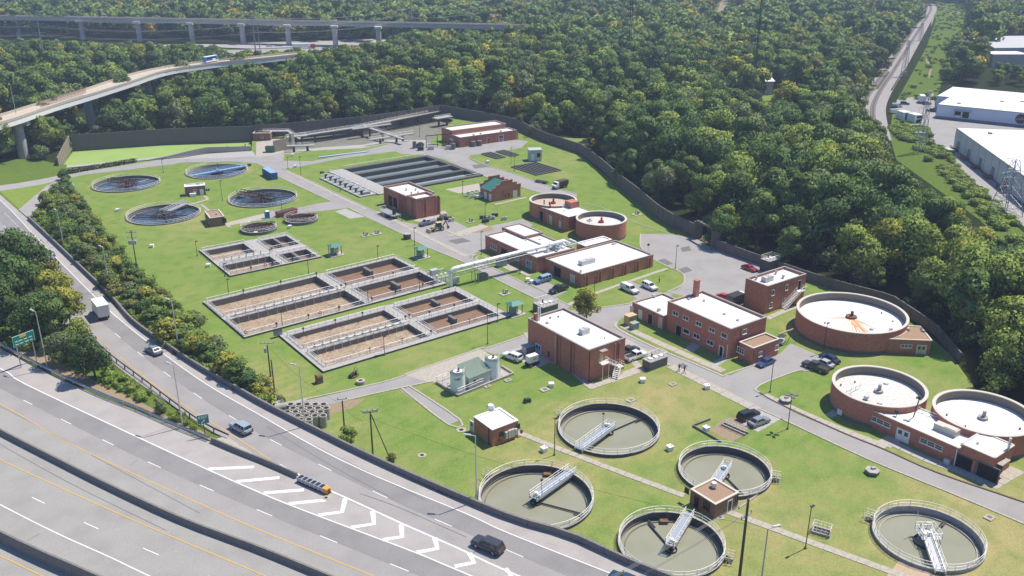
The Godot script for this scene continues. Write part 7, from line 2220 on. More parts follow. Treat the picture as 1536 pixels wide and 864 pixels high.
func utility_pole(label: String, at: Vector3, h: float, az: float, arms: Array, extra := {}) -> Node3D:
	var t := thing("utility_pole", label, "utility pole", at, az)
	obj("pole", tube(V(0, -0.3, 0), V(0, h, 0), extra.get("r", 0.17), extra.get("r", 0.17) * 0.7, 8), mats.wood, t)
	for a in arms:
		obj("cross_arm", box(V(0, a[0], 0), V(a[1], 0.16, 0.14)), mats.wood_pale, t)
		for k in int(a[2]):
			var x: float = lerpf(-a[1] / 2 + 0.15, a[1] / 2 - 0.15, k / float(maxi(1, int(a[2]) - 1)))
			obj("insulator", tube(V(x, a[0] + 0.08, 0), V(x, a[0] + 0.42, 0), 0.08, 0.06, 6), mats.pale_metal, t)
	for k in extra.get("cans", []):
		obj("transformer", tube(V(k[0], k[1] - 0.55, 0.2), V(k[0], k[1] + 0.45, 0.2), 0.33, 0.33, 10), mats.pale_metal, t)
	return t

func pylon(label: String, at: Vector3, h: float, base: float, top: float, arms: Array, az := 0.0) -> void:
	var t := thing("pylon", label, "pylon", at, az)
	var n := maxi(6, int(h / 4.0))
	for sx in [-1.0, 1.0]:
		for sz in [-1.0, 1.0]:
			obj("leg", tube(V(sx * base, 0, sz * base), V(sx * top, h, sz * top), 0.14, 0.09, 5), mats.galvanised, t)
	var b := MB.new()
	for k in n:
		var y0 := h * k / n
		var y1 := h * (k + 1) / n
		var w0 := lerpf(base, top, y0 / h)
		var w1 := lerpf(base, top, y1 / h)
		for q in 4:
			var c0 := V(w0, y0, w0).rotated(Vector3.UP, PI / 2 * q)
			var c1 := V(w1, y1, w1).rotated(Vector3.UP, PI / 2 * (q + 1))
			var c2 := V(w0, y0, w0).rotated(Vector3.UP, PI / 2 * (q + 1))
			var c3 := V(w1, y1, w1).rotated(Vector3.UP, PI / 2 * q)
			b.tube(c0, c1, 0.06, 0.06, 4, false)
			b.tube(c2, c3, 0.06, 0.06, 4, false)
			b.tube(c3, c1, 0.06, 0.06, 4, false)
	obj("lattice", b, mats.galvanised, t)
	for a in arms:
		var c := MB.new()
		for s in [-1.0, 1.0]:
			c.tube(V(s * a[1], a[0], 0), V(0, a[0] + 0.9, top), 0.07, 0.07, 4)
			c.tube(V(s * a[1], a[0], 0), V(0, a[0], -top), 0.07, 0.07, 4)
			c.tube(V(s * a[1], a[0], 0), V(s * a[1], a[0] - 1.2, 0), 0.07, 0.07, 4)
		obj("cross_arm", c, mats.galvanised, t)

func build_posts() -> void:
	for q in [["lamp post on the lawn left of the clarifier nearest the pump house", V(7.4, 0, -134.71), 7.28, ""], ["lamp post beside the footpath at the lower right, left of the lone clarifier", V(43.51, 0, -109.21), 7.39, ""], ["tall post with four lamp heads at the bend of the lane", V(50.67, 0, -143.52), 7.06, "quad"], ["lamp post on the kerb corner of the car park", V(51.27, 0, -157.82), 6.92, ""], ["lamp post rising in front of the largest digester", V(67.65, 0, -175.73), 6.97, ""], ["lamp post on the lawn below the nearest aeration basin", V(-5.4, 0, -180.13), 7.25, ""], ["lamp post at the kerb of the yard beside the grass island", V(44.34, 0, -227.96), 6.5, ""], ["lamp post on the grass in front of the workshop", V(20.26, 0, -204.4), 6.53, ""], ["lamp post in front of the blower hall's blue doors", V(2.14, 0, -223.88), 4.73, ""], ["lamp post against the right-hand older digester", V(22.9, 0, -254.17), 5.82, ""], ["lamp post at the left corner of the blower hall", V(-8.67, 0, -238.75), 6.93, ""], ["lamp post at the road edge above the middle green shelter", V(-28.39, 0, -247.44), 5.3, ""], ["lamp post in front of the filter house", V(-34.74, 0, -270.74), 6.98, ""], ["lamp post by the fenced chemical plant", V(-17.25, 0, -303.34), 4.31, ""], ["lamp post on the lawn below the gabled house", V(-8.35, 0, -267.96), 6.49, ""], ["lamp post at the far corner of the middle basin", V(-37.34, 0, -234.87), 4.12, ""], ["lamp post on the grass triangle, right of another", V(-79.44, 0, -329.24), 6.89, ""], ["lamp post at the kerb of the grass triangle near the blue container", V(-86.47, 0, -338.43), 4.45, ""], ["lamp post beside the screen works", V(-60.48, 0, -305.93), 4.82, ""], ["lamp post at the left end of the middle basin", V(-71.67, 0, -210.11), 3.8, ""], ["lamp post at the front of the middle basin, nearest its left end", V(-53.03, 0, -189.15), 4.36, ""], ["lamp post between the farthest basin and the middle one", V(-54.34, 0, -223.88), 3.98, ""], ["lamp post at the middle of the middle basin's front", V(-35.24, 0, -202.7), 4.4, ""], ["lamp post at the right part of the middle basin's front", V(-23.46, 0, -211.24), 4.44, ""], ["lamp post at the right corner of the nearest basin", V(-3.36, 0, -192.19), 4.57, ""], ["lamp post at the front of the nearest basin", V(-27.5, 0, -174.41), 4.43, ""], ["lamp post on the lane above the old tanks", V(-132.36, 0, -332.25), 4.9, ""], ["lamp post on the worn grass near the white roofed hut", V(-98.49, 0, -294.14), 6.99, ""], ["lamp post by the red skip", V(-73.28, 0, -274.29), 6.83, ""], ["lamp post at the left of the drying beds, farther one", V(-0.39, 0, -345.91), 6.38, ""], ["lamp post at the left of the drying beds, nearer one", V(0.89, 0, -334.6), 5.62, ""], ["lamp post on the edge of the storm basin", V(-41.08, 0, -395.15), 6.54, ""], ["lamp post at the front corner of the farthest basin", V(-76.11, 0, -221.89), 3.58, ""], ["white topped post on the lawn left of the farthest basin", V(-88.76, 0, -238.19), 4.36, ""]]:
		lamp_post(q[0], q[1], q[2], "quad" if q[3] == "quad" else "yard", 0.6)
	for q in [["motorway lamp post behind the green gantry sign", V(-90.18, 6, -155.91), 12.12, 2.6], ["lamp post on the ramp parapet, farthest along it", V(-121.44, 5.5, -229.76), 10.34, 2.4], ["lamp post on the ramp parapet, second from its far end", V(-95.57, 6, -197.81), 10.55, 2.5], ["lamp post on the ramp parapet beside the grey saloon", V(-67.97, 6, -165.19), 10.59, 2.6], ["lamp post in the scrub wedge left of the exit sign", V(-56.46, 6, -133.99), 11.85, 2.6], ["lamp post on the parapet in front of the stacked concrete pipes", V(-35.56, 6, -134.21), 11.62, 2.8], ["lamp post on the parapet left of the clarifier it cuts off", V(-5.3, 6, -112.5), 11.23, 3.0], ["lamp post at the bottom edge, right of the tall wooden pole", V(31.62, 6, -91.87), 10.47, 0.3], ["lamp post on the flyover at the left edge", V(-196.19, 18, -354.75), 11.45, 2.4], ["lamp post on the lawn by the fence near the side track", V(-142.28, 0.5, -283), 7.89, 2.4]]:
		lamp_post(q[0], q[1], q[2], "road", q[3])
	var az := 0.1
	utility_pole("wooden pole with a cluster of grey transformers at the fence left of the works", V(-97.32, 0, -218), 14.25, 0.1, [[13.6, 2.6, 4], [12.2, 2.4, 3]], {"cans": [[-0.75, 11.0], [0.0, 11.0], [0.75, 11.0]]})
	var p1 := utility_pole("wooden pole with a double cross arm above the motorway parapet bush", V(-49.61, 0, -164.43), 7.19, 0.15, [[7.6, 2.8, 4]], {"cans": [[-0.4, 6.2]]})
	var p2 := utility_pole("slender wooden pole by the bush between the pipes and the braced pole", V(-30.29, 0, -141.1), 7.26, 0.2, [[7.6, 1.8, 2]])
	var p3 := utility_pole("wooden pole propped by a long raking brace on the lawn", V(-24.25, 0, -134.43), 8.74, 0.25, [[9.0, 3.0, 4], [8.7, 2.6, 3]])
	obj("brace", tube(V(0.15, 8.2, 0), V(3.2, 0, 1.2).rotated(Vector3.UP, -0.25), 0.1, 0.12, 6), mats.wood, p3)
	var p4 := utility_pole("tall dark wooden pole at the bottom edge carrying several wires", V(31.4, 0, -100.19), 15.07, 0.75, [[14.6, 4.6, 3], [12.4, 2.6, 3]], {"r": 0.24})
	utility_pole("thin leaning pole beside the wooden pole above the parapet bush", V(-47.17, 0, -157.82), 7.07, 0.0, [])
	var w := thing("overhead_wire", "thin dark cable slung across the lawn from pole to pole", "cable")
	obj("strand", wire([p1.position + V(0, 7.2, 0), p2.position + V(0, 6.6, 0), p3.position + V(0, 7.6, 0), p4.position + V(0, 11.0, 0)], 1.6, 0.02), mats.dark_metal, w)
	w = thing("overhead_wire", "bundle of pale wires running from the tall wooden pole across the nearest clarifier", "cable")
	for k in 5:
		var s := V(cos(0.75), 0, -sin(0.75)) * (-2.1 + k * 1.05)
		obj("strand", wire([p4.position + V(0, 14.8 - (2.2 if k % 2 else 0.0), 0) + s, p4.position + V(-46, 15.0 - (2.2 if k % 2 else 0.0), 34) + s], 0.8, 0.022), mats.wire, w)
	for q in [["tall steel transmission pole over the woods, left of the flyover's bus", V(-162.53, 0, -583.19), 37.65, 0.55, "steel"], ["tall steel transmission pole over the woods at the far left", V(-275.49, 0, -540.35), 41.49, 0.55, "steel"], ["pale steel pole standing before the far viaduct", V(-78.14, 0, -724.67), 32.09, 0.5, "steel"], ["pale steel pole near the top edge right of the viaduct", V(15.99, 0, -822.9), 40.48, 0.5, "steel"], ["slim steel pole beside the tall transmission pole", V(-174.2, 0, -636.31), 28.09, 0.35, "steel"], ["small steel pole at the top edge, left of the clearing", V(142.21, 0, -950.35), 29.76, 0.5, "steel"], ["small steel pole at the top edge, left of the dark mast's right neighbour", V(205.83, 0, -965.21), 27.59, 0.5, "steel"]]:
		var t := thing("transmission_pole", q[0], "transmission pole", q[1], 0.4)
		var h: float = q[2]
		obj("pole", tube(Vector3.ZERO, V(0, h, 0), q[3], q[3] * 0.45, 10), mats.galvanised, t)
		for k in 3:
			obj("cross_arm", beam(V(-3.4, h * (0.97 - k * 0.12), 0), V(3.4, h * (0.97 - k * 0.12), 0), 0.22, 0.22), mats.galvanised, t)
			for s in [-3.2, 3.2]:
				obj("insulator", tube(V(s, h * (0.97 - k * 0.12), 0), V(s, h * (0.97 - k * 0.12) - 1.8, 0), 0.12, 0.12, 6), mats.dark_metal, t)
	var pp := [V(-399.59, 0, -589), V(-275.49, 0, -540.35), V(-162.53, 0, -583.19), V(-78.14, 0, -724.67), V(15.99, 0, -822.9)]
	w = thing("overhead_wire", "high transmission wires strung between the steel poles over the woods", "cable")
	for k in 6:
		var line := []
		var hs := [46.0, 41.49, 37.65, 32.09, 40.48]
		for i in pp.size():
			line.append(pp[i] + V(0, hs[i] * (0.94 - (k % 3) * 0.12), 0) + V(-2.6 if k < 3 else 2.6, 0, 1.5 if k < 3 else -1.5))
		obj("strand", wire(line, 3.5, 0.06), mats.wire, w)
	for q in [["dark lattice mast rising from the woods at top centre", V(79.87, 0, -626.28), 67.74, 0.9], ["thin dark guyed mast rising from the woods right of centre", V(136.21, 0, -511.93), 70.89, 0.5]]:
		var t := thing("mast", q[0], "mast", q[1])
		var h: float = q[2]
		var b := MB.new()
		for k in 3:
			var d: Vector3 = V(cos(TAU * k / 3), 0, sin(TAU * k / 3)) * q[3]
			obj("leg", tube(d, d + V(0, h, 0), 0.16, 0.16, 6), mats.dark_metal, t)
			var e: Vector3 = V(cos(TAU * (k + 1) / 3), 0, sin(TAU * (k + 1) / 3)) * q[3]
			var n := int(h / 1.6)
			for i in n:
				b.tube(d + V(0, h * i / n, 0), e + V(0, h * (i + 1) / n, 0), 0.09, 0.09, 4, false)
		obj("lattice", b, mats.dark_metal, t)
		var guy := MB.new()
		for k in 3:
			var d := V(cos(TAU * k / 3 + 0.4), 0, sin(TAU * k / 3 + 0.4)) * h * 0.45
			for f in [0.35, 0.7, 1.0]:
				guy.tube(V(0, h * f, 0), d, 0.03, 0.03, 4, false)
		obj("guy_wire", guy, mats.dark_metal, t)
	for q in [["slim lattice pylon between the railway and the warehouse lot", V(168.63, 0, -365.38), 25.4, 1.6, 0.5, [[14.0, 4.2], [18.5, 3.4]]], ["lattice pylon beside the railway bridge", V(245.82, 0, -571.89), 22.73, 1.5, 0.5, [[16.0, 4.5], [20.5, 4.0]]], ["small lattice pylon far along the railway", V(340.45, 0, -770.8), 15, 1.5, 0.5, [[16.0, 4.5], [20.0, 4.0]]], ["broad lattice pylon in front of the nearer warehouse", V(159.27, 0, -277.92), 18, 3.6, 0.8, [[14.0, 4.2], [18.5, 4.2]]]]:
		pylon(q[0], q[1], q[2], q[3], q[4], q[5], 0.2)

func build_signs() -> void:
	var t := thing("exit_sign", "green EXIT sign with a white arrow at the motorway gore", "road sign", V(-51.63, 6, -130.93), 0.36)
	obj("post", box(V(0, 1.3, 0), V(0.14, 2.6, 0.14)), mats.rust, t)
	obj("border", box(V(0, 3.35, 0), V(1.9, 1.75, 0.05)), mats.white_paint, t)
	obj("panel", box(V(0, 3.35, 0.03), V(1.78, 1.63, 0.03)), mats.sign_green, t)
	var tm := TextMesh.new()
	tm.text = "EXIT"
	tm.font_size = 64
	tm.pixel_size = 0.0105
	tm.depth = 0.02
	var f := SystemFont.new()
	f.font_names = PackedStringArray(["Droid Sans"])
	f.font_weight = 700
	tm.font = f
	obj("lettering", tm, mats.white_paint, t).position = V(0, 3.72, 0.06)
	var ar := beam(V(-0.3, 2.72, 0.06), V(0.12, 3.1, 0.06), 0.02, 0.14)
	ar.tri(V(0.33, 3.29, 0.07), V(-0.06, 3.2, 0.07), V(0.22, 2.9, 0.07))
	obj("arrow", ar, mats.white_paint, t)
	t = thing("guide_sign", "wide green guide sign on two posts with a yellow plate, before the trees", "road sign", V(-94.78, 6, -157.93), 1.017)
	for x in [-1.6, 1.6]:
		obj("post", box(V(x, 2.3, -0.1), V(0.16, 4.6, 0.16)), mats.galvanised, t)
	obj("border", box(V(0, 5.6, 0), V(4.3, 2.2, 0.06)), mats.white_paint, t)
	obj("panel", box(V(0, 5.6, 0.04), V(4.16, 2.06, 0.04)), mats.sign_green, t)
	obj("plate", box(V(-0.1, 6.3, 0.075), V(1.3, 0.5, 0.03)), mats.yellow_plate, t)
	for row in [[5.55, [[-1.5, 0.5], [-0.7, 0.8], [0.3, 0.7], [1.3, 0.7]]], [4.95, [[-1.5, 0.6], [-0.6, 0.7], [0.5, 0.8], [1.4, 0.5]]]]:
		for q in row[1]:
			obj("lettering", box(V(q[0], row[0], 0.07), V(q[1], 0.17, 0.02)), mats.white_paint, t)
	var a: Vector3 = V(-32.94, 6, -117.92)
	var c: Vector3 = V(-27.62, 6, -114.38)
	t = thing("crash_cushion", "crash cushion of grey bays with a yellow and black nose at the gore", "crash cushion", a, atan2(-(c.z - a.z), c.x - a.x))
	var l := (c - a).length()
	obj("base", box(V(l / 2, 0.08, 0), V(l, 0.12, 1.0)), mats.dark_metal, t)
	for s in [-1.0, 1.0]:
		obj("fender", box(V(l / 2 - 0.4, 0.62, s * 0.48), V(l - 0.8, 0.6, 0.08)), mats.container_grey, t)
	for k in 7:
		var x := 0.1 + (l - 1.0) * k / 6.0
		obj("diaphragm", box(V(x, 0.6, 0), V(0.14, 0.75, 1.06)), mats.pale_metal, t)
		if k < 6:
			obj("cartridge", box(V(x + (l - 1.0) / 12.0, 0.72, 0), V((l - 1.0) / 6.0 - 0.3, 0.4, 0.78)), mats.solar_dark, t)
	obj("nose", loft([V(l - 0.85, 0.15, 0.5), V(l - 0.1, 0.15, 0.42), V(l, 0.55, 0.38), V(l - 0.1, 0.95, 0.42), V(l - 0.85, 0.98, 0.5)]), mats.orange, t)
	for k in 3:
		obj("nose_band", beam(V(l + 0.005, 0.3 + k * 0.22, -0.3), V(l + 0.005, 0.42 + k * 0.22, 0.3), 0.06, 0.09), mats.black, t)
	guard_rail("galvanised double guard rail along the right shoulder of the motorway", smooth(g3([-134.7, -188, -105.1, -166.5, -94.1, -158.2, -84.3, -151.2, -74.6, -144.6, -66.4, -139.7, -57.9, -134, -50.3, -129.4], 6), 4), true)
	guard_rail("rusty guard rail on wooden posts along the left side of the exit ramp", smooth(g3([-90.5, -173, -81.5, -162.4, -70.3, -151.2, -60.5, -141.4, -53, -134.2, -47.6, -130.3], 6), 4), false)
	var spots := []
	var at_ := []
	var o: Vector3 = V(-38.11, 0, -146.34)
	for i in 6:
		for k in 5:
			if (i == 0 and k > 2) or (i == 5 and k < 1):
				continue
			at_.append(Vector2i(i, k))
			spots.append(V(o.x - 5.2 + i * 1.55 + (k % 2) * 0.78, 0, o.z + 3.2 - k * 1.42))
	var first: Node3D = null
	for k in spots.size():
		if first == null:
			first = thing("concrete_pipe", "first upright concrete pipe in the first column of the stack behind the parapet", "concrete pipe", spots[0], 0.0, "upright concrete pipes stacked behind the parapet")
			var b := MB.new().drum(0.72, 0, 2.3, 20)
			b.drum(0.54, 0.2, 2.3, 20, false)
			b.ring(0.54, 0.72, 2.3, 20)
			obj("shell", b, mats.concrete_grey, first)
			obj("rim", MB.new().ring(0.53, 0.73, 2.306, 20), mats.concrete, first)
			obj("bore", MB.new().ring(0.0, 0.54, 0.25, 20), mats.black, first)  # black disc painting the darkness down the pipe
		else:
			copy(first, spots[k], k * 0.7, "%s upright concrete pipe in the %s column of the stack, counted from the left" % [NTH[at_[k].y], NTH[at_[k].x]])
	for q in [["concrete pipe lying on its side left of the upright stack", V(-43.03, 0, -150.87), 0.35, 4.5], ["shorter concrete pipe lying between the stack and the path", V(-40.9, 0, -151.65), 0.65, 3.0], ["stub of concrete pipe lying under the bush", V(-44.81, 0, -151.39), 1.2, 1.6]]:
		var t2 := thing("concrete_pipe", q[0], "concrete pipe", q[1], q[2])
		var b := MB.new()
		b.t = Transform3D(Basis(Vector3.BACK, -PI / 2), V(-q[3] / 2, 0.75, 0))
		b.drum(0.75, 0, q[3], 24)
		b.drum(0.58, 0, q[3], 24, false)
		b.ring(0.58, 0.75, q[3], 24)
		obj("shell", b, mats.concrete_grey, t2)
	var pa: Vector3 = V(-14.84, 4.9, -214.82)
	var pb: Vector3 = V(14.37, 5.6, -234.82)
	var foot: Vector3 = V(-14.55, 0, -213.76)
	t = thing("pipe_bridge", "long white air pipe carried on a light truss over the road to the blower hall", "pipe")
	obj("pipe", tube(pa, pb, 0.55, 0.55, 20), mats.white_tank, t)
	var arc := []
	var dd := (pb - pa).normalized()
	for k in 9:
		var q := PI / 2 * k / 8.0
		arc.append(pa - dd * sin(q) * 1.1 + V(0, -1.1 + cos(q) * 1.1, 0))
	arc.append(V(arc[-1].x, 0.3, arc[-1].z))
	obj("riser", MB.new().path(arc, 0.5, 16), mats.white_tank, t)
	for k in 9:
		var p := pa.lerp(pb, (k + 0.5) / 9.0)
		obj("joint_ring", tube(p - dd * 0.12, p + dd * 0.12, 0.62, 0.62, 18), mats.pale_metal, t)
	var tr := MB.new()
	var sd := V(-dd.z, 0, dd.x).normalized()
	var n := 16
	for s in [-0.8, 0.8]:
		for y in [-0.75, -1.7]:
			tr.tube(pa + sd * s + V(0, y, 0), pb + sd * s + V(0, y, 0), 0.08, 0.08, 5)
		for k in n:
			var p: Vector3 = pa.lerp(pb, float(k) / n) + sd * s
			var q: Vector3 = pa.lerp(pb, float(k + 1) / n) + sd * s
			tr.tube(p + V(0, -0.75, 0), q + V(0, -1.7, 0), 0.05, 0.05, 4)
			tr.tube(p + V(0, -0.75, 0), p + V(0, -1.7, 0), 0.05, 0.05, 4)
	obj("truss", tr, mats.galvanised, t)
	var sup: Vector3 = V(-9.56, 0, -217.52)
	for s in [-0.9, 0.9]:
		for e in [-0.5, 0.5]:
			var p: Vector3 = sup + sd * s + dd * e
			obj("support_leg", tube(V(p.x, 0, p.z), V(p.x, 3.3, p.z), 0.1, 0.1, 6), mats.galvanised, t)
		for k in 3:
			var p: Vector3 = sup + sd * s
			obj("support_brace", tube(p - dd * 0.5 + V(0, k * 1.1, 0), p + dd * 0.5 + V(0, k * 1.1 + 1.1, 0), 0.05, 0.05, 4), mats.galvanised, t)
	t = thing("pipe_manifold", "pale pipes and valves at the corner of the middle basin under the white pipe", "machinery", V(-17.97, 0, -216.1), GRID)
	obj("cooler", box(V(-1.0, 3.0, -2.5), V(2.0, 1.4, 1.4)), mats.pale_metal, t)
	for k in 3:
		obj("pipe", tube(V(k * 1.3 - 1, 0.2, -1), V(k * 1.3 - 1, 2.6, -1), 0.3, 0.3, 10), mats.white_tank, t)
	obj("frame", rails([V(-2, 0, 1), V(3, 0, 1), V(3, 0, -4), V(-2, 0, -4), V(-2, 0, 1)], 1.6, 1.2, 0.07), mats.galvanised, t)
	obj("panel", box(V(3.4, 1.2, 1.8), V(1.0, 1.6, 0.5)), mats.pale_metal, t)
	obj("panel", box(V(2.2, 1.2, 2.2), V(0.8, 1.5, 0.5)), mats.pale_metal, t)
	t = thing("roof_pipework", "tangle of white elbows and fans on the blower hall roof at the pipe's end", "machinery", V(pb.x, 4.0, pb.z), GRID)
	for k in 4:
		obj("fan", tube(V(-2.5 + k * 1.9, 0, -1.2), V(-2.5 + k * 1.9, 1.2, -1.2), 0.55, 0.5, 12), mats.pale_metal, t)
		obj("duct", tube(V(-2.5 + k * 1.9, 1.0, -1.2), V(-2.5 + k * 1.9, 1.0, 1.5), 0.3, 0.3, 10), mats.white_tank, t)
	obj("elbow", MB.new().path([V(-6.5, 0, 1.0), V(-6.5, 1.6, 1.0), V(-6.0, 2.1, 1.0), V(-1.0, 2.1, 1.0)], 0.35, 12), mats.white_tank, t)
	obj("rail", rails([V(-4, 0, 2.4), V(5.5, 0, 2.4)], 0.1, 1.2, 0.05), mats.rail, t)
	for q in [["green roofed shelter right of the farthest basin", V(-50.04, 0, -239.31)], ["green roofed shelter at the road above the middle basin", V(-25.47, 0, -237.07)], ["green roofed shelter by the right corner of the nearest basin", V(0.64, 0, -196.92)]]:
		t = thing("shelter", q[0], "shelter", q[1], GRID, "green roofed shelters by the basins")
		for x in [-1.4, 1.4]:
			for z in [-1.1, 1.1]:
				obj("post", box(V(x, 1.4, z), V(0.16, 2.8, 0.16)), mats.teal, t)
		var b := MB.new()
		for s in [-1.0, 1.0]:
			b.quad(V(-1.9 * s, 2.8, 1.6 * s), V(1.9 * s, 2.8, 1.6 * s), V(0.9 * s, 3.35, 0), V(-0.9 * s, 3.35, 0))
			b.tri(V(1.9 * s, 2.8, 1.6 * s), V(1.9 * s, 2.8, -1.6 * s), V(0.9 * s, 3.35, 0))
		obj("roof", b, mats.teal, t)
		obj("slab", box(V(0, 0.08, 0), V(4.4, 0.16, 3.8)), mats.concrete, t)
		obj("cabinet", box(V(-0.6, 1.1, -0.4), V(0.8, 1.8, 1.2)), mats.sage, t)
		obj("cabinet", box(V(0.7, 0.9, -0.4), V(0.7, 1.4, 0.9)), mats.pale_metal, t)
	for q in [["square grey concrete chamber with railings and white lids, by the white pickup", V(30.05, 0, -169.3), 5.0, 2.4, 1.9, "concrete_stained"], ["concrete platform of pipes and railings behind the tall pump house", V(8.05, 0, -198.95), 4.6, 4.0, 1.9, "concrete_stained"], ["small railed concrete deck left of the stair tower roof", V(69.58, 0, -226.93), 4.5, 3.0, 3.2, "concrete_dark"]]:
		t = thing("chamber", q[0], "chamber", q[1], GRID)
		obj("body", box(V(0, q[4] / 2, 0), V(q[2], q[4], q[3])), mats[q[5]], t)
		obj("slab", box(V(0, q[4] + 0.07, 0), V(q[2] + 0.2, 0.14, q[3] + 0.2)), mats.concrete_grey, t)
		var x: float = q[2] / 2 - 0.1
		var z: float = q[3] / 2 - 0.1
		obj("railing", rails([V(-x, 0, z), V(x, 0, z), V(x, 0, -z), V(-x, 0, -z), V(-x, 0, z)], q[4] + 0.14, 1.2, 0.04), mats.rail, t)
		for k in 3:
			obj("hatch", box(V(-x * 0.6 + k * x * 0.6, q[4] + 0.25, 0.1 * k), V(0.8, 0.24, 0.9)), mats.white_paint, t)
		obj("pipe", tube(V(-x * 0.3, q[4], -0.3), V(-x * 0.3, q[4] + 1.1, -0.3), 0.16, 0.16, 8), mats.dark_metal, t)
	t = thing("cabinet_group", "tan equipment cabinet on the kerb in front of the office wing", "cabinet", V(27.52, 0, -191.04), 0.611)
	obj("body", box(V(0, 1.15, 0), V(2.4, 2.3, 1.7)), mats.tan, t)
	for k in 5:
		obj("rib", box(V(-1.0 + k * 0.5, 1.15, 0.87), V(0.06, 2.1, 0.06)), mats.machine_yellow, t)
	obj("lid", box(V(0, 2.35, 0), V(2.6, 0.12, 1.9)), mats.tan, t)
	t = thing("transformer", "sage green transformer box beside the tan cabinet", "transformer", V(28.11, 0, -188.4), 0.611)
	obj("body", box(V(0, 0.75, 0), V(1.8, 1.5, 1.4)), mats.sage, t)
	obj("lid", box(V(0, 1.54, 0), V(1.95, 0.1, 1.55)), mats.sage, t)
	obj("door", box(V(0, 0.8, 0.72), V(1.5, 1.2, 0.04)), mats.sage, t)
	t = thing("transformer", "dark grey transformer under the pipe bridge by the road", "transformer", V(-7.7, 0, -219.44), GRID)
	obj("body", box(V(0, 0.8, 0), V(2.4, 1.6, 1.6)), mats.concrete_stained, t)
	obj("lid", box(V(0, 1.66, 0), V(2.6, 0.12, 1.8)), mats.dark_metal, t)
	t = thing("transformer", "grey-green transformer in front of the blower hall beneath the pipe", "transformer", V(-2.92, 0, -230.05), GRID)
	obj("body", box(V(0, 0.9, 0), V(2.6, 1.8, 1.8)), mats.sage, t)
	obj("lid", box(V(0, 1.86, 0), V(2.8, 0.12, 2.0)), mats.dark_metal, t)
	t = thing("utility_cabinet", "pair of grey louvred cabinets at the left wall of the tall pump house", "cabinet", V(3.47, 0, -175.4), GRID)
	obj("body", box(V(0, 0.9, 0), V(2.2, 1.8, 1.6)), mats.galvanised, t)
	obj("roof", beam(V(-1.3, 1.95, 0), V(1.3, 1.85, 0), 2.0, 0.1), mats.container_grey, t)
	for k in 4:
		obj("louvre", box(V(0, 0.4 + k * 0.35, 0.82), V(1.9, 0.12, 0.06)), mats.dark_metal, t)
	var spots2 := [["white cover box beside the footpath left of two clarifiers", V(5.63, 0, -135.94)], ["white cover box on the lawn between two clarifiers", V(27.85, 0, -136.38)], ["white cover box above the clarifier nearest the pump house", V(26.54, 0, -162.08)], ["white cover box at the pavement by the offices' corner", V(38.97, 0, -159.22)], ["white cover box near a flat slab below the pump house shadow", V(7.91, 0, -160.07)], ["white round topped cover at the corner of the brown pad", V(35.57, 0, -142.97)], ["white cover box on the lawn by the tank with twin girders", V(-129, 0, -281.63)], ["white cover box under the power pole with transformers", V(-104.33, 0, -245.66)], ["white cover box on the kerb by the largest digester", V(79.3, 0, -176.06)], ["white cover box on the lawn by the blue wagon", V(4.19, 0, -218.48)], ["second white cover box beside the blue wagon", V(5.2, 0, -217.04)], ["white cover box by the drying bed lane", V(-9.51, 0, -348.1)], ["white cover box behind the pair of small tanks", V(-68.54, 0, -263.89)], ["white cover box near the small tanks' left", V(-77.3, 0, -257.34)], ["white cover box on the grass triangle", V(-84.11, 0, -340.54)], ["white cover box by the storm basin lawn", V(-89.45, 0, -359.45)], ["white marker box left of the middle basin", V(-82.84, 0, -229.53)]]
	var base: Node3D = null
	for q in spots2:
		if base == null:
			base = thing("cover_box", q[0], "cover", q[1], GRID, "white cover boxes on the lawns")
			obj("box", box(V(0, 0.4, 0), V(0.95, 0.8, 0.95)), mats.white_paint, base)
			obj("lid", box(V(0, 0.83, 0), V(1.08, 0.08, 1.08)), mats.white_paint, base)
			obj("handle", box(V(0.3, 0.9, 0), V(0.08, 0.08, 0.4)), mats.dark_metal, base)
		else:
			copy(base, q[1], rng.randf() * 0.6, q[0])
	for q in [["flat slab with a low frame on the lawn below the pump house", V(6.52, 0, -158.66), 1.9], ["flat slab above the clarifier nearest the pump house", V(23.15, 0, -154.28), 1.7], ["flat slab on the lawn right of the cover box", V(32.45, 0, -160.93), 1.5], ["flat square slab by the tanks' bund", V(-0.81, 0, -162.66), 1.5], ["flat square slab at the bund's kerb", V(-4.96, 0, -160.07), 1.4], ["flat slab on the lawn right of the lone clarifier's rail", V(74.47, 0, -116.64), 1.6], ["flat slab by the lawn below the gabled house, with a pipe", V(-13.02, 0, -270.04), 2.4], ["flat slab with railings on the lawn above the nearest shelter", V(-1.85, 0, -209.66), 2.6], ["flat slab with a valve on the lawn below the blue wagon road", V(-44.09, 0, -256.06), 2.4], ["flat slab with valves right of another on the lawn", V(-40.95, 0, -257.98), 2.8], ["flat slab on the strip behind the wall gateway", V(40.3, 0, -277.92), 3.0]]:
		t = thing("slab_cover", q[0], "slab", q[1], GRID)
		obj("slab", box(V(0, 0.09, 0), V(q[2], 0.18, q[2] * 0.8)), mats.concrete, t)
		obj("lid", box(V(0.1, 0.2, 0), V(q[2] * 0.4, 0.06, q[2] * 0.4)), mats.concrete_stained, t)
		if q[2] > 2.3:
			obj("valve", tube(V(-0.5, 0.1, 0), V(-0.5, 1.3, 0), 0.12, 0.12, 8), mats.dark_metal, t)
			obj("valve_box", box(V(0.4, 0.7, 0.2), V(0.6, 1.0, 0.6)), mats.galvanised, t)
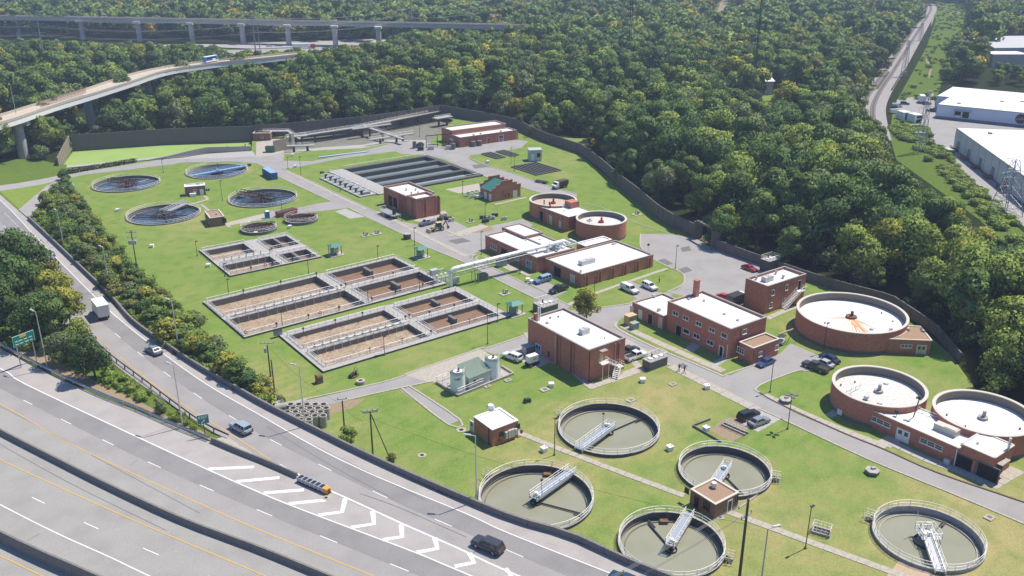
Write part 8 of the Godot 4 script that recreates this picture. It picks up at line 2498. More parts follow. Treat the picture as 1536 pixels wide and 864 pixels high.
	for q in [["round manhole ring in the lawn left of the square brick house", V(-9.3, 0, -143.21), 0.95], ["round manhole ring in the lawn near the braced pole", V(-15.72, 0, -134.65), 0.8], ["round concrete manhole riser by the mower", V(-30.65, 0, -161.5), 0.95], ["round manhole cover by the sludge hut's path", V(32.49, 0, -116.81), 0.7], ["dark manhole beside the road chevrons", V(-27.92, 6, -113.35), 0.6]]:
		t = thing("manhole", q[0], "manhole", q[1])
		var hh := 0.7 if "riser" in q[0] else 0.07
		obj("ring", tube(Vector3.ZERO, V(0, hh, 0), q[2], q[2] * 0.96, 20), mats.concrete, t)
		obj("cover", tube(V(0, hh, 0), V(0, hh + 0.04, 0), q[2] * 0.45, q[2] * 0.42, 14), mats.dark_metal, t)
	for q in [["grey six sided concrete slab with a cap on the lawn below the pump hall", V(60.8, 0, -129.05)], ["low grey chamber at the kerb beside the four headed lamp", V(53.16, 0, -153.75)]]:
		t = thing("chamber", q[0], "chamber", q[1], 0.3)
		obj("body", tube(Vector3.ZERO, V(0, 0.6, 0), 1.2, 1.2, 6), mats.concrete_stained, t)
		obj("lid", tube(V(0, 0.6, 0), V(0, 0.75, 0), 1.3, 1.25, 6), mats.concrete_grey, t)
		obj("cap", box(V(0.3, 0.9, -0.2), V(0.7, 0.3, 0.5)), mats.concrete, t)
	t = thing("railed_pit", "white railed pit of pipes beside the footpath at the lower right", "pit", V(47.08, 0, -112.97), 0.62)
	obj("kerb", box(V(0, 0.2, 0), V(2.7, 0.4, 1.7)), mats.concrete_grey, t)
	obj("opening", box(V(0, 0.41, 0), V(2.3, 0.03, 1.3)), mats.black, t)  # black sheet painting the darkness of the pit
	t.rotation.y = -0.5
	obj("railing", rails([V(-1.3, 0, 0.8), V(1.3, 0, 0.8), V(1.3, 0, -0.8), V(-1.3, 0, -0.8), V(-1.3, 0, 0.8)], 0.4, 0.7, 0.04), mats.rail, t)
	for k in 4:
		obj("pipe", tube(V(-0.9 + k * 0.6, 0.3, 0), V(-0.9 + k * 0.6, 0.8, 0), 0.12, 0.12, 8), mats.dark_metal, t)
	t = thing("railed_trench", "railed open trench across the brown pad by the parked cars", "trench", V(40.93, 0, -143.45), -0.817)
	obj("opening", box(V(0, 0.06, 0), V(5.0, 0.1, 0.7)), mats.black, t)  # black bar painting the shaded depth of the trench
	for s in [-0.5, 0.5]:
		obj("kerb", box(V(0, 0.16, s), V(5.2, 0.32, 0.2)), mats.concrete, t)
		obj("railing", rails([V(-2.5, 0, s), V(2.5, 0, s)], 0.3, 1.2, 0.035), mats.rail, t)
	t = thing("kerb_wall", "low black edged wall round the grassy corner of the brown pad", "kerb")
	var kl: Array = g3([37.1, -146.8, 33.4, -144.4, 37.4, -138.8])
	for k in 2:
		obj("wall", beam(kl[k] + V(0, 0.2, 0), kl[k + 1] + V(0, 0.2, 0), 0.18, 0.45), mats.concrete_stained, t)
	t = thing("machinery_yard", "clutter of dark pumps and tanks in front of the long brick building", "machinery", V(-31.86, 0, -374), 0.3)
	var g := RandomNumberGenerator.new()
	g.seed = 12
	for k in 18:
		var p := V(g.randf_range(-9, 9), 0, g.randf_range(-5, 5))
		if k % 3 == 0:
			obj("pump", box(p + V(0, 0.8, 0), V(2.4, 1.4, 1.4)), mats.dark_metal if k % 2 else mats.galvanised, t)
		elif k % 3 == 1:
			obj("vessel", tube(p, p + V(0, g.randf_range(1.5, 3.6), 0), 0.8, 0.8, 12), mats.concrete_stained, t)
		else:
			obj("pipe", tube(p + V(-2, 1.0, 0), p + V(2.4, 1.0, 1.0), 0.22, 0.22, 8), mats.rust_dark, t)
	obj("gantry", beam(V(-4, 5.0, -2), V(8, 5.0, -3.5), 0.3, 0.3).beam(V(-4, 0, -2), V(-4, 5, -2), 0.25, 0.25).beam(V(1, 0, -2.6), V(1, 5, -2.6), 0.25, 0.25), mats.dark_metal, t)
	for q in [["row of dark pumps and small tanks on the lot beside the brick digesters", V(-6.56, 0, -272.15), 7], ["grey scrap and pipes stacked in the shade of the filter house", V(-39.16, 0, -275.73), 8], ["skip of white offcuts and pipes behind the grey capped pickup", V(-22.85, 0, -272.15), 5]]:
		t = thing("plant_clutter", q[0], "machinery", q[1], GRID)
		for k in int(q[2]):
			var p := V(g.randf_range(-3, 3), 0, g.randf_range(-3.5, 3.5))
			obj("crate", box(p + V(0, 0.5, 0), V(g.randf_range(0.6, 1.8), 1.0, g.randf_range(0.6, 1.4))), mats.galvanised if k % 2 else mats.dark_metal, t)
			obj("drum", tube(p + V(1, 0, 0.4), p + V(1, 1.1, 0.4), 0.35, 0.35, 10), mats.pale_metal if k % 2 else mats.rust, t)
	for q in [["long grey walkway along the far wall of the storm basin", g3([-97.9, -383.6, -69.2, -407.8, -35.5, -447.2], 2.2), 2.2], ["inclined walkway crossing the storm basin towards the lawn", g3([-68, -408.3, -46.5, -380], 2.4), 1.6], ["short walkway platform standing in the left of the storm basin", g3([-97.2, -383.1, -89.4, -387.1], 2.6), 2.6], ["low walkway platform at the left front of the storm basin", g3([-93.9, -368.9, -82.8, -370.2], 2), 2.4], ["walkway platform on columns in the middle of the storm basin", g3([-71.6, -398.9, -55.8, -410.9], 2.8), 2.0], ["walkway platform at the front of the storm basin", g3([-61.5, -380.5, -43.7, -394.2], 2), 2.0], ["walkway at the right end of the storm basin by the corner", g3([-36.8, -425.6, -29.6, -432.2], 2.4), 4.0]]:
		t = thing("walkway", q[0], "walkway")
		var line: Array = q[1]
		for k in line.size() - 1:
			var a2: Vector3 = line[k]
			var c2: Vector3 = line[k + 1]
			obj("deck", beam(a2, c2, q[2], 0.4), mats.concrete_grey, t)
			obj("railing", rails([V(a2.x, 0, a2.z), V(c2.x, 0, c2.z)], a2.y + 0.25, 2.4, 0.05), mats.rail, t)
			var nn := maxi(2, int((c2 - a2).length() / 9.0))
			for i in nn:
				var p := a2.lerp(c2, (i + 0.5) / nn)
				obj("column", tube(V(p.x, -2.5, p.z), V(p.x, p.y, p.z), 0.5, 0.5, 10), mats.concrete_dark, t)
	t = thing("pipe_stock", "rusty trough and blue pipes laid along the strip by the storm basin lawn", "pipes", V(-70.02, 0, -361.8))
	for k in 4:
		obj("pipe", tube(V(-78.38, 0, -357.13) - t.position + V(0, 0.25, k * 0.5), V(-59.7, 0, -367.81) - t.position + V(0, 0.25, k * 0.5), 0.22, 0.22, 8), mats.rust if k == 0 else mats.light_blue, t)
	t = thing("retaining_wall", "pale stained concrete wall end beside the green bin", "wall", V(-98.27, 0, -366.59), 0.9)
	obj("panel", box(V(4.0, 2.4, 0), V(9.0, 4.8, 0.5)), mats.floodwall_pale, t)
	obj("pier", box(V(9.0, 3.2, 0), V(1.6, 6.4, 1.4)), mats.concrete, t)
	t = thing("brick_kiosk", "small brick kiosk with a red roof at the corner of the nearest basin", "kiosk", V(-39.08, 0, -161.79), GRID)
	obj("wall", box(V(0, 0.75, 0), V(1.2, 1.5, 1.2)), mats.brick_brown, t)
	obj("roof", loft([V(-0.7, 1.5, 0.7), V(0.7, 1.5, 0.7), V(0.55, 1.75, 0.55), V(-0.55, 1.75, 0.55)]), mats.rust, t)
	obj("door", box(V(0.3, 0.7, 0.62), V(0.6, 1.2, 0.05)), mats.concrete_stained, t)
	t = thing("control_cabinet", "grey cabinet on the left corner of the nearest basin's apron", "cabinet", V(-52.85, 0, -183.65), GRID)
	obj("body", box(V(0.2, 1.0, -0.2), V(1.9, 1.0, 0.7)), mats.container_grey, t)
	obj("lid", box(V(0.2, 1.53, -0.2), V(2.0, 0.06, 0.8)), mats.dark_metal, t)
	t = thing("round_tank", "small dark round tank with a grey top at the road verge", "tank", V(-31.19, 0, -253.55))
	obj("shell", tube(Vector3.ZERO, V(0, 1.5, 0), 1.15, 1.15, 20), mats.concrete_dark, t)
	obj("lid", tube(V(0, 1.5, 0), V(0, 1.65, 0), 1.2, 1.15, 20), mats.concrete_grey, t)
	t = thing("condenser_platform", "steel platform with railings and ducts on the left face of the filter house", "machinery", V(-36.55, 0, -273.57), GRID)
	obj("deck", box(V(-0.6, 1.2, -4), V(3.0, 0.2, 9.0)), mats.galvanised, t)
	obj("railing", rails([V(-2, 0, 0.4), V(-2, 0, -8.4), V(0.6, 0, -8.4)], 1.3, 1.4, 0.06), mats.rail, t)
	obj("duct", tube(V(-0.5, 1.3, -1), V(-0.5, 3.4, -1), 0.6, 0.6, 12), mats.dark_metal, t)
	t = thing("stop_sign", "small red sign on a post at the kerb of the yard", "road sign", V(38.76, 0, -241.01), 0.2)
	obj("post", tube(Vector3.ZERO, V(0, 2.2, 0), 0.04, 0.04, 6), mats.galvanised, t)
	obj("plate", tube(V(0, 2.4, -0.02), V(0, 2.4, 0.02), 0.42, 0.42, 8), mats.red, t)
	for q in [["traffic cone at the bund of the chemical tanks", V(-2.05, 0, -163.54)]]:
		t = thing("traffic_cone", q[0], "traffic cone", q[1])
		obj("base", box(V(0, 0.03, 0), V(0.5, 0.06, 0.5)), mats.orange, t)
		obj("cone", tube(V(0, 0.05, 0), V(0, 0.9, 0), 0.2, 0.04, 12), mats.orange, t)
	for q in [["open fronted storage box at the railway lot, left of the pylon", V(191.41, 0, -434.64)], ["open fronted storage box right of its twin at the railway lot", V(194.17, 0, -428.1)]]:
		t = thing("storage_box", q[0], "container", q[1], 0.2)
		obj("shell", box(V(0, 1.9, -2.5), V(4.2, 3.8, 6.0)), mats.white_paint, t)
		obj("opening", box(V(0.4, 1.7, 0.52), V(3.0, 3.2, 0.06)), mats.opening, t)  # black panel painting the shaded inside of the box
	t = thing("fence", "low chain fence with grey rails along the edge of the green pond lane", "fence")
	var fl: Array = g3([-170, -333.3, -167.5, -334.3, -163.3, -335.3])
	for k in 2:
		obj("rail", rails([fl[k], fl[k + 1]], 0.0, 2.0, 0.05), mats.galvanised, t)
	t = thing("boundary_fence", "low pale boundary wall and mesh between the ramp scrub and the lawn", "fence")
	for k in fence_line.size() - 1:
		var a3: Vector3 = fence_line[k]
		var c3: Vector3 = fence_line[k + 1]
		obj("kerb", beam(a3 + V(0, 0.3, 0), c3 + V(0, 0.3, 0), 0.35, 0.6), mats.floodwall_pale, t)
		obj("mesh_rail", rails([a3, c3], 0.6, 3.0, 0.03), mats.dark_metal, t)

func figure(bones: Array, cell: float, tints: Array) -> ArrayMesh:
	var lo := Vector3.ONE * 99
	var hi := -lo
	for b in bones:
		var r: float = maxf(b[2], b[3]) + 0.06
		lo = lo.min(b[0] - Vector3.ONE * r).min(b[1] - Vector3.ONE * r)
		hi = hi.max(b[0] + Vector3.ONE * r).max(b[1] + Vector3.ONE * r)
	var n := Vector3i(((hi - lo) / cell).ceil()) + Vector3i.ONE
	var f := PackedFloat32Array()
	f.resize(n.x * n.y * n.z)
	f.fill(1.0)
	var who := PackedInt32Array()
	who.resize(f.size())
	var best := PackedFloat32Array()
	best.resize(f.size())
	best.fill(9.0)
	for i in bones.size():
		var b: Array = bones[i]
		var r: float = maxf(b[2], b[3]) + 0.07
		var g0 := Vector3i(((b[0] as Vector3).min(b[1]) - Vector3.ONE * r - lo) / cell).clamp(Vector3i.ZERO, n - Vector3i.ONE)
		var g1 := Vector3i(((b[0] as Vector3).max(b[1]) + Vector3.ONE * r - lo) / cell).clamp(Vector3i.ZERO, n - Vector3i.ONE)
		var d: Vector3 = b[1] - b[0]
		var dd := maxf(d.length_squared(), 1e-6)
		for z in range(g0.z, g1.z + 1):
			for y in range(g0.y, g1.y + 1):
				for x in range(g0.x, g1.x + 1):
					var p := lo + V(x, y, z) * cell
					var s := clampf((p - b[0]).dot(d) / dd, 0.0, 1.0)
					var v: float = (p - b[0] - d * s).length() - lerpf(b[2], b[3], s)
					var k := (z * n.y + y) * n.x + x
					if v < best[k]:
						best[k] = v
						who[k] = i
					var h := clampf(0.5 + 0.5 * (f[k] - v) / 0.04, 0.0, 1.0)
					f[k] = lerpf(f[k], v, h) - 0.04 * h * (1.0 - h)
	var at := {}
	var mb := MB.new()
	var pos := PackedVector3Array()
	var tint := PackedColorArray()
	for z in n.z - 1:
		for y in n.y - 1:
			for x in n.x - 1:
				var k := (z * n.y + y) * n.x + x
				var sum := Vector3.ZERO
				var cnt := 0
				var sgn := 0
				for c in 8:
					var kk := k + (c & 1) + (n.x if c & 2 else 0) + (n.x * n.y if c & 4 else 0)
					if f[kk] < 0.0:
						sgn += 1
				if sgn == 0 or sgn == 8:
					continue
				for e in [[0, 1], [2, 3], [4, 5], [6, 7], [0, 2], [1, 3], [4, 6], [5, 7], [0, 4], [1, 5], [2, 6], [3, 7]]:
					var k0: int = k + (e[0] & 1) + (n.x if e[0] & 2 else 0) + (n.x * n.y if e[0] & 4 else 0)
					var k1: int = k + (e[1] & 1) + (n.x if e[1] & 2 else 0) + (n.x * n.y if e[1] & 4 else 0)
					if (f[k0] < 0.0) != (f[k1] < 0.0):
						var s: float = f[k0] / (f[k0] - f[k1])
						sum += V(e[0] & 1, (e[0] >> 1) & 1, (e[0] >> 2) & 1).lerp(V(e[1] & 1, (e[1] >> 1) & 1, (e[1] >> 2) & 1), s)
						cnt += 1
				at[k] = pos.size()
				pos.append(lo + (V(x, y, z) + sum / cnt) * cell)
				tint.append(tints[int(bones[who[k]][4])])
	for z in range(1, n.z - 1):
		for y in range(1, n.y - 1):
			for x in range(1, n.x - 1):
				var k := (z * n.y + y) * n.x + x
				for ax in 3:
					var step: int = [1, n.x, n.x * n.y][ax]
					if (f[k] < 0.0) == (f[k + step] < 0.0):
						continue
					var u: int = [n.x, n.x * n.y, 1][ax]
					var w: int = [n.x * n.y, 1, n.x][ax]
					var q := [k - u - w, k - w, k, k - u]
					if f[k] >= 0.0:
						q.reverse()
					if q.all(func(c): return at.has(c)):
						for tri in [[0, 1, 2], [0, 2, 3]]:
							var a: int = at[q[tri[0]]]
							var b2: int = at[q[tri[1]]]
							var c2: int = at[q[tri[2]]]
							mb.col = tint[a]
							mb.tri(pos[a], pos[b2], pos[c2])
	return mb.mesh()

func skeleton(pose: String, shirt: int) -> Array:
	var hip := 0.92 if pose != "sit" else 0.62
	var b := []
	var chest := V(0.02, hip + 0.48, 0)
	b.append([V(0, hip, -0.07), V(0, hip, 0.07), 0.125, 0.125, 1])
	b.append([V(0, hip + 0.05, 0), chest, 0.125, 0.135, shirt])
	b.append([chest + V(0, 0.02, -0.13), chest + V(0, 0.02, 0.13), 0.095, 0.095, shirt])
	b.append([chest, chest + V(0.02, 0.17, 0), 0.06, 0.055, 0])
	b.append([chest + V(0.03, 0.24, 0), chest + V(0.035, 0.31, 0), 0.085, 0.095, 0])
	b.append([chest + V(0.12, 0.25, 0), chest + V(0.135, 0.25, 0), 0.02, 0.018, 0])
	b.append([chest + V(0.0, 0.31, 0), chest + V(0.03, 0.35, 0), 0.095, 0.085, 3])
	for s in [-1.0, 1.0]:
		var sw: float = s * (0.34 if pose == "walk" else 0.0)
		var h := V(0, hip - 0.02, s * 0.095)
		var knee := h + V(sin(sw) * 0.43, -cos(sw) * 0.43, s * 0.01)
		var ank := knee + V(sin(sw - (0.35 if sw < 0 else 0.05)) * 0.43, -cos(sw) * 0.42, 0)
		if pose == "sit":
			knee = h + V(0.42, 0.02, s * 0.06)
			ank = knee + V(0.1, -0.42, 0)
		ank.y = maxf(ank.y, 0.08)
		b.append([h, knee, 0.09, 0.062, 1])
		b.append([knee, ank, 0.06, 0.042, 1])
		b.append([ank, ank + V(0.17, -0.04, 0), 0.045, 0.035, 4])
		var sh := chest + V(0, 0.05, s * 0.19)
		var aw: float = -sw * 0.9 + (0.7 if pose == "sit" else 0.12)
		var el := sh + V(sin(aw) * 0.29, -cos(aw) * 0.29, s * 0.05)
		var wr := el + V(sin(aw + 0.35) * 0.25, -cos(aw + 0.35) * 0.25, 0)
		b.append([sh, el, 0.052, 0.042, shirt])
		b.append([el, wr, 0.04, 0.03, 0])
		var fd := (wr - el).normalized()
		b.append([wr, wr + fd * 0.08, 0.034, 0.036, 0])
		for k in 4:
			b.append([wr + fd * 0.08 + V(0.012, 0, (k - 1.5) * 0.02), wr + fd * (0.16 + 0.01 * (k % 2)) + V(0.02, 0, (k - 1.5) * 0.022), 0.012, 0.010, 0])
		b.append([wr + fd * 0.03 + V(0.03, 0, 0), wr + fd * 0.09 + V(0.055, 0, 0), 0.013, 0.011, 0])
	return b

func build_people() -> void:
	var dark := [Color(0.30, 0.18, 0.12), Color(0.03, 0.035, 0.05), Color(0.035, 0.04, 0.05), Color(0.02, 0.015, 0.012), Color(0.02, 0.02, 0.02), Color(0.55, 0.75, 0.05)]
	var t := thing("person", "person in dark clothes walking on the pavement, left of a companion", "person", V(34.75, 0, -166.83), -0.934)
	obj("figure", figure(skeleton("walk", 2), 0.026, dark), mats.skin_cloth, t)
	t = thing("person", "person in a dark coat walking on the pavement, right of a companion", "person", V(35.72, 0, -166.07), -0.934 + 0.15)
	var d2 := dark.duplicate()
	d2[2] = Color(0.06, 0.05, 0.05)
	obj("figure", figure(skeleton("walk", 2), 0.026, d2), mats.skin_cloth, t)
	t = thing("person", "person in a bright yellow-green vest standing on the grass island", "person", V(38.4, 0, -217.52), 2.0)
	obj("figure", figure(skeleton("stand", 5), 0.026, dark), mats.skin_cloth, t)
	var m := thing("ride_on_mower", "dark ride-on mower crossing the lawn below the nearest basin", "mower", V(-32.62, 0, -164.43), -2.220)
	obj("body", loft([V(-0.9, 0.3, 0.4), V(0.9, 0.3, 0.35), V(0.95, 0.7, 0.32), V(0.2, 0.85, 0.35), V(-0.1, 0.5, 0.4), V(-0.9, 0.55, 0.42)]), mats.dark_metal, m)
	obj("mower_deck", box(V(0.1, 0.22, 0), V(1.0, 0.16, 1.5)), mats.rust, m)
	obj("seat", box(V(-0.45, 0.7, 0), V(0.5, 0.16, 0.5)).box(V(-0.7, 0.95, 0), V(0.12, 0.5, 0.5)), mats.black, m)
	obj("roll_bar", MB.new().path([V(-0.8, 0.5, -0.42), V(-0.85, 1.7, -0.42), V(-0.85, 1.7, 0.42), V(-0.8, 0.5, 0.42)], 0.035, 6), mats.black, m)
	wheels(m, [0.65], 0.55, 0.24)
	wheels(m, [-0.6], 0.62, 0.34)
	t = thing("person", "person in a pale shirt sitting on the ride-on mower", "person", m.position + V(-0.42, 0.12, 0).rotated(Vector3.UP, m.rotation.y), m.rotation.y)
	var d3 := dark.duplicate()
	d3[2] = Color(0.5, 0.5, 0.42)
	obj("figure", figure(skeleton("sit", 2), 0.026, d3), mats.skin_cloth, t)
	for q in [["dark valve on the lawn above the brick house, shaped as a wheeled machine", V(2.98, 0, -153.75)], ["dark wheelbarrow sized machine on the lawn by the blue tank", V(-102.55, 0, -342.67)], ["red machine on the grass by the screen works path", V(-71.93, 0, -331.24)]]:  # the first is a valve, given the same wheeled body
		t = thing("garden_machine", q[0], "machine", q[1], 0.5)
		obj("body", loft([V(-0.7, 0.25, 0.4), V(0.7, 0.25, 0.35), V(0.6, 0.7, 0.3), V(-0.6, 0.85, 0.35)]), mats.rust if "red" in q[0] else mats.dark_metal, t)
		wheels(t, [0.45, -0.45], 0.5, 0.22)

const NTH := ["first", "second", "third", "fourth", "fifth", "sixth", "seventh", "eighth", "ninth", "tenth", "eleventh", "twelfth", "thirteenth", "fourteenth", "fifteenth", "sixteenth", "seventeenth", "eighteenth", "nineteenth", "twentieth"]
const GREENS := [
	["dark green", Color(0.058, 0.105, 0.040)], ["deep green", Color(0.075, 0.130, 0.044)], ["mid green", Color(0.105, 0.165, 0.050)],
	["grey green", Color(0.110, 0.150, 0.072)], ["yellow green", Color(0.215, 0.235, 0.050)], ["bright green", Color(0.150, 0.210, 0.052)],
	["olive", Color(0.165, 0.175, 0.060)], ["golden green", Color(0.360, 0.310, 0.060)], ["brownish", Color(0.230, 0.180, 0.095)]]

var crowns_near: Array = []
var crowns_mid: Array = []
var crowns_far: Array = []
var trunk_mesh: Mesh
var clear_ground: Array = []

func crown(seed_: int, tint: Color, r: float, h: float, base: float, lobes: int, leaves: int, leaf: float, spike := 0.0) -> ArrayMesh:
	# foliage as many small leaf sprays on overlapping boughs; r radius, h total height, base where the crown begins
	var g := RandomNumberGenerator.new()
	g.seed = seed_
	var b := MB.new()
	var mid := V(0, (h + base) / 2, 0)
	var half := (h - base) / 2
	var each := maxi(8, leaves / lobes)
	for i in lobes:
		var a := g.randf() * TAU
		var up := g.randf_range(-0.75, 1.0)
		var ring := sqrt(maxf(0.05, 1.0 - up * up))
		var taper := 1.0 - spike * (up * 0.5 + 0.5)
		var rr := g.randf_range(0.48, 0.86) * taper
		var c := mid + V(cos(a) * ring * r * rr, up * half * 0.72, sin(a) * ring * r * rr)
		if i < 3:
			c = mid + V(g.randf_range(-0.2, 0.2) * r, (i - 1) * half * 0.45, g.randf_range(-0.2, 0.2) * r)
		var lr := r * g.randf_range(0.36, 0.54) * lerpf(1.0, 0.7, spike)
		var lt := tint * g.randf_range(0.80, 1.25) * 1.25
		lt = lt.lerp(Color(lt.r * 1.4, lt.g * 1.15, lt.b), g.randf() * 0.6)
		for k in each:
			var d := V(g.randfn(), g.randfn() + 0.35, g.randfn()).normalized()
			var p := c + d * lr * (g.randf_range(0.82, 1.10) if k % 5 else g.randf_range(0.45, 0.8)) * V(1, 0.82, 1)
			var nn := (d + V(g.randfn(), g.randfn(), g.randfn()) * 0.45).normalized()
			var u := nn.cross(V(g.randfn(), g.randfn(), g.randfn())).normalized()
			var w := nn.cross(u)
			var s := leaf * g.randf_range(0.6, 1.25)
			var sh := (d * 0.8 + (p - mid).normalized() * 0.35 + V(g.randfn(), g.randfn(), g.randfn()) * 0.18).normalized()
			var t := lt * g.randf_range(0.82, 1.2)
			b.col = Color(t.r, t.g, t.b)
			var q := [p - u * s, p - w * s * 0.62 + nn * s * 0.12, p + u * s, p + w * s * 0.62 + nn * s * 0.12]
			b.put(q[0], sh); b.put(q[2], sh); b.put(q[1], sh)
			b.put(q[0], sh); b.put(q[3], sh); b.put(q[2], sh)
	return b.mesh()

func make_crowns() -> void:
	var shapes := [[5.0, 13.0, 0.9, 13, 0.0], [5.8, 13.0, 2.0, 16, 0.0], [4.4, 15.0, 1.8, 14, 0.25], [5.3, 12.0, 1.6, 15, 0.0], [4.7, 14.0, 1.8, 14, 0.15], [5.2, 12.5, 1.8, 14, 0.0], [4.8, 13.5, 1.8, 13, 0.1], [4.6, 12.5, 1.8, 12, 0.0], [4.3, 12.0, 1.8, 12, 0.05]]
	for i in GREENS.size():
		var s: Array = shapes[i]
		for k in 2:
			crowns_near.append([i, crown(100 + i * 7 + k, GREENS[i][1], s[0], s[1], s[2], s[3] + k * 3, 4200, 0.36, s[4])])
		crowns_mid.append([i, crown(200 + i, GREENS[i][1], s[0], s[1], s[2], s[3], 1700, 0.56, s[4])])
		crowns_far.append([i, crown(300 + i, GREENS[i][1], s[0] * 1.1, s[1], s[2], 15, 620, 0.98, s[4])])
	var b := MB.new()
	b.tube(V(0, -0.5, 0), V(0.1, 5.0, 0.05), 0.30, 0.20, 8)
	b.tube(V(0.1, 5.0, 0.05), V(0.2, 9.5, -0.1), 0.20, 0.07, 7)
	for k in 5:
		var d := V(cos(k * 2.4), 0.8, sin(k * 2.4))
		b.tube(V(0.1, 3.8 + k * 0.9, 0), V(0.1, 3.8 + k * 0.9, 0) + d * 2.6, 0.11, 0.04, 6)
	trunk_mesh = b.mesh()

func stands_behind(p: Vector3, line: Array) -> bool:
	# line: pairs of a bearing (x over distance) and the distance of the bridge in that bearing
	var b := p.x / -p.z
	for k in range(0, line.size() - 2, 2):
		if b <= line[k + 2] or k == line.size() - 4:
			return -p.z > remap(b, line[k], line[k + 2], line[k + 1], line[k + 3])
	return false

func hides(p: Vector3, h: float, w: float) -> bool:
	# whether a tree here would stand before ground that is open to the air survey: roads, track, roofs and ponds
	for f in [0.35, 0.6, 0.85, 1.0]:
		var k: float = EYE.y / (EYE.y - p.y - h * f)
		for s in [-0.8, 0.0, 0.8]:
			var q := Vector2(p.x + s * w * (1.0 if f < 0.9 else 0.4), p.z) * k
			for z in clear_ground:
				if z[1] and stands_behind(p, z[1]):
					continue
				if Geometry2D.is_point_in_polygon(q, z[0]):
					return true
	return false

func tree(called: String, label: String, at: Vector3, h: float, kind: int, variant: int, group: String, near := true) -> void:
	var t := thing(called, label, "tree", at, rng.randf() * TAU, group)
	var src: Array = crowns_near[(kind * 2 + variant % 2)] if near else crowns_mid[kind]
	var s := h / 13.0
	t.scale = V(s * rng.randf_range(0.92, 1.12), s, s * rng.randf_range(0.92, 1.12))
	obj("trunk", trunk_mesh, mats.bark, t)
	obj("crown", src[1], mats.leaf, t)

func shrub(label: String, at: Vector3, h: float, kind: int, group: String, wide := 1.0) -> void:
	var t := thing("shrub", label, "shrub", at - V(0, h * 0.16, 0), rng.randf() * TAU, group)
	var s := h / 11.0
	t.scale = V(s * wide * rng.randf_range(0.9, 1.25), s, s * wide * rng.randf_range(0.9, 1.25))
	obj("stem", trunk_mesh, mats.bark, t)
	obj("crown", crowns_mid[kind][1], mats.leaf, t)

func pick_kind(x: float, z: float, g: RandomNumberGenerator) -> int:
	var v := tone_a.get_noise_2d(x * 0.5 + 300.0, z * 0.5) * 0.5 + 0.5 + g.randf_range(-0.32, 0.32)
	var order := [4, 4, 5, 2, 5, 2, 1, 2, 3, 1, 0, 0]
	if g.randf() < 0.02:
		return [7, 6, 8, 4][g.randi() % 4]
	return order[clampi(int((1.0 - v) * 12.5), 1, 10)]

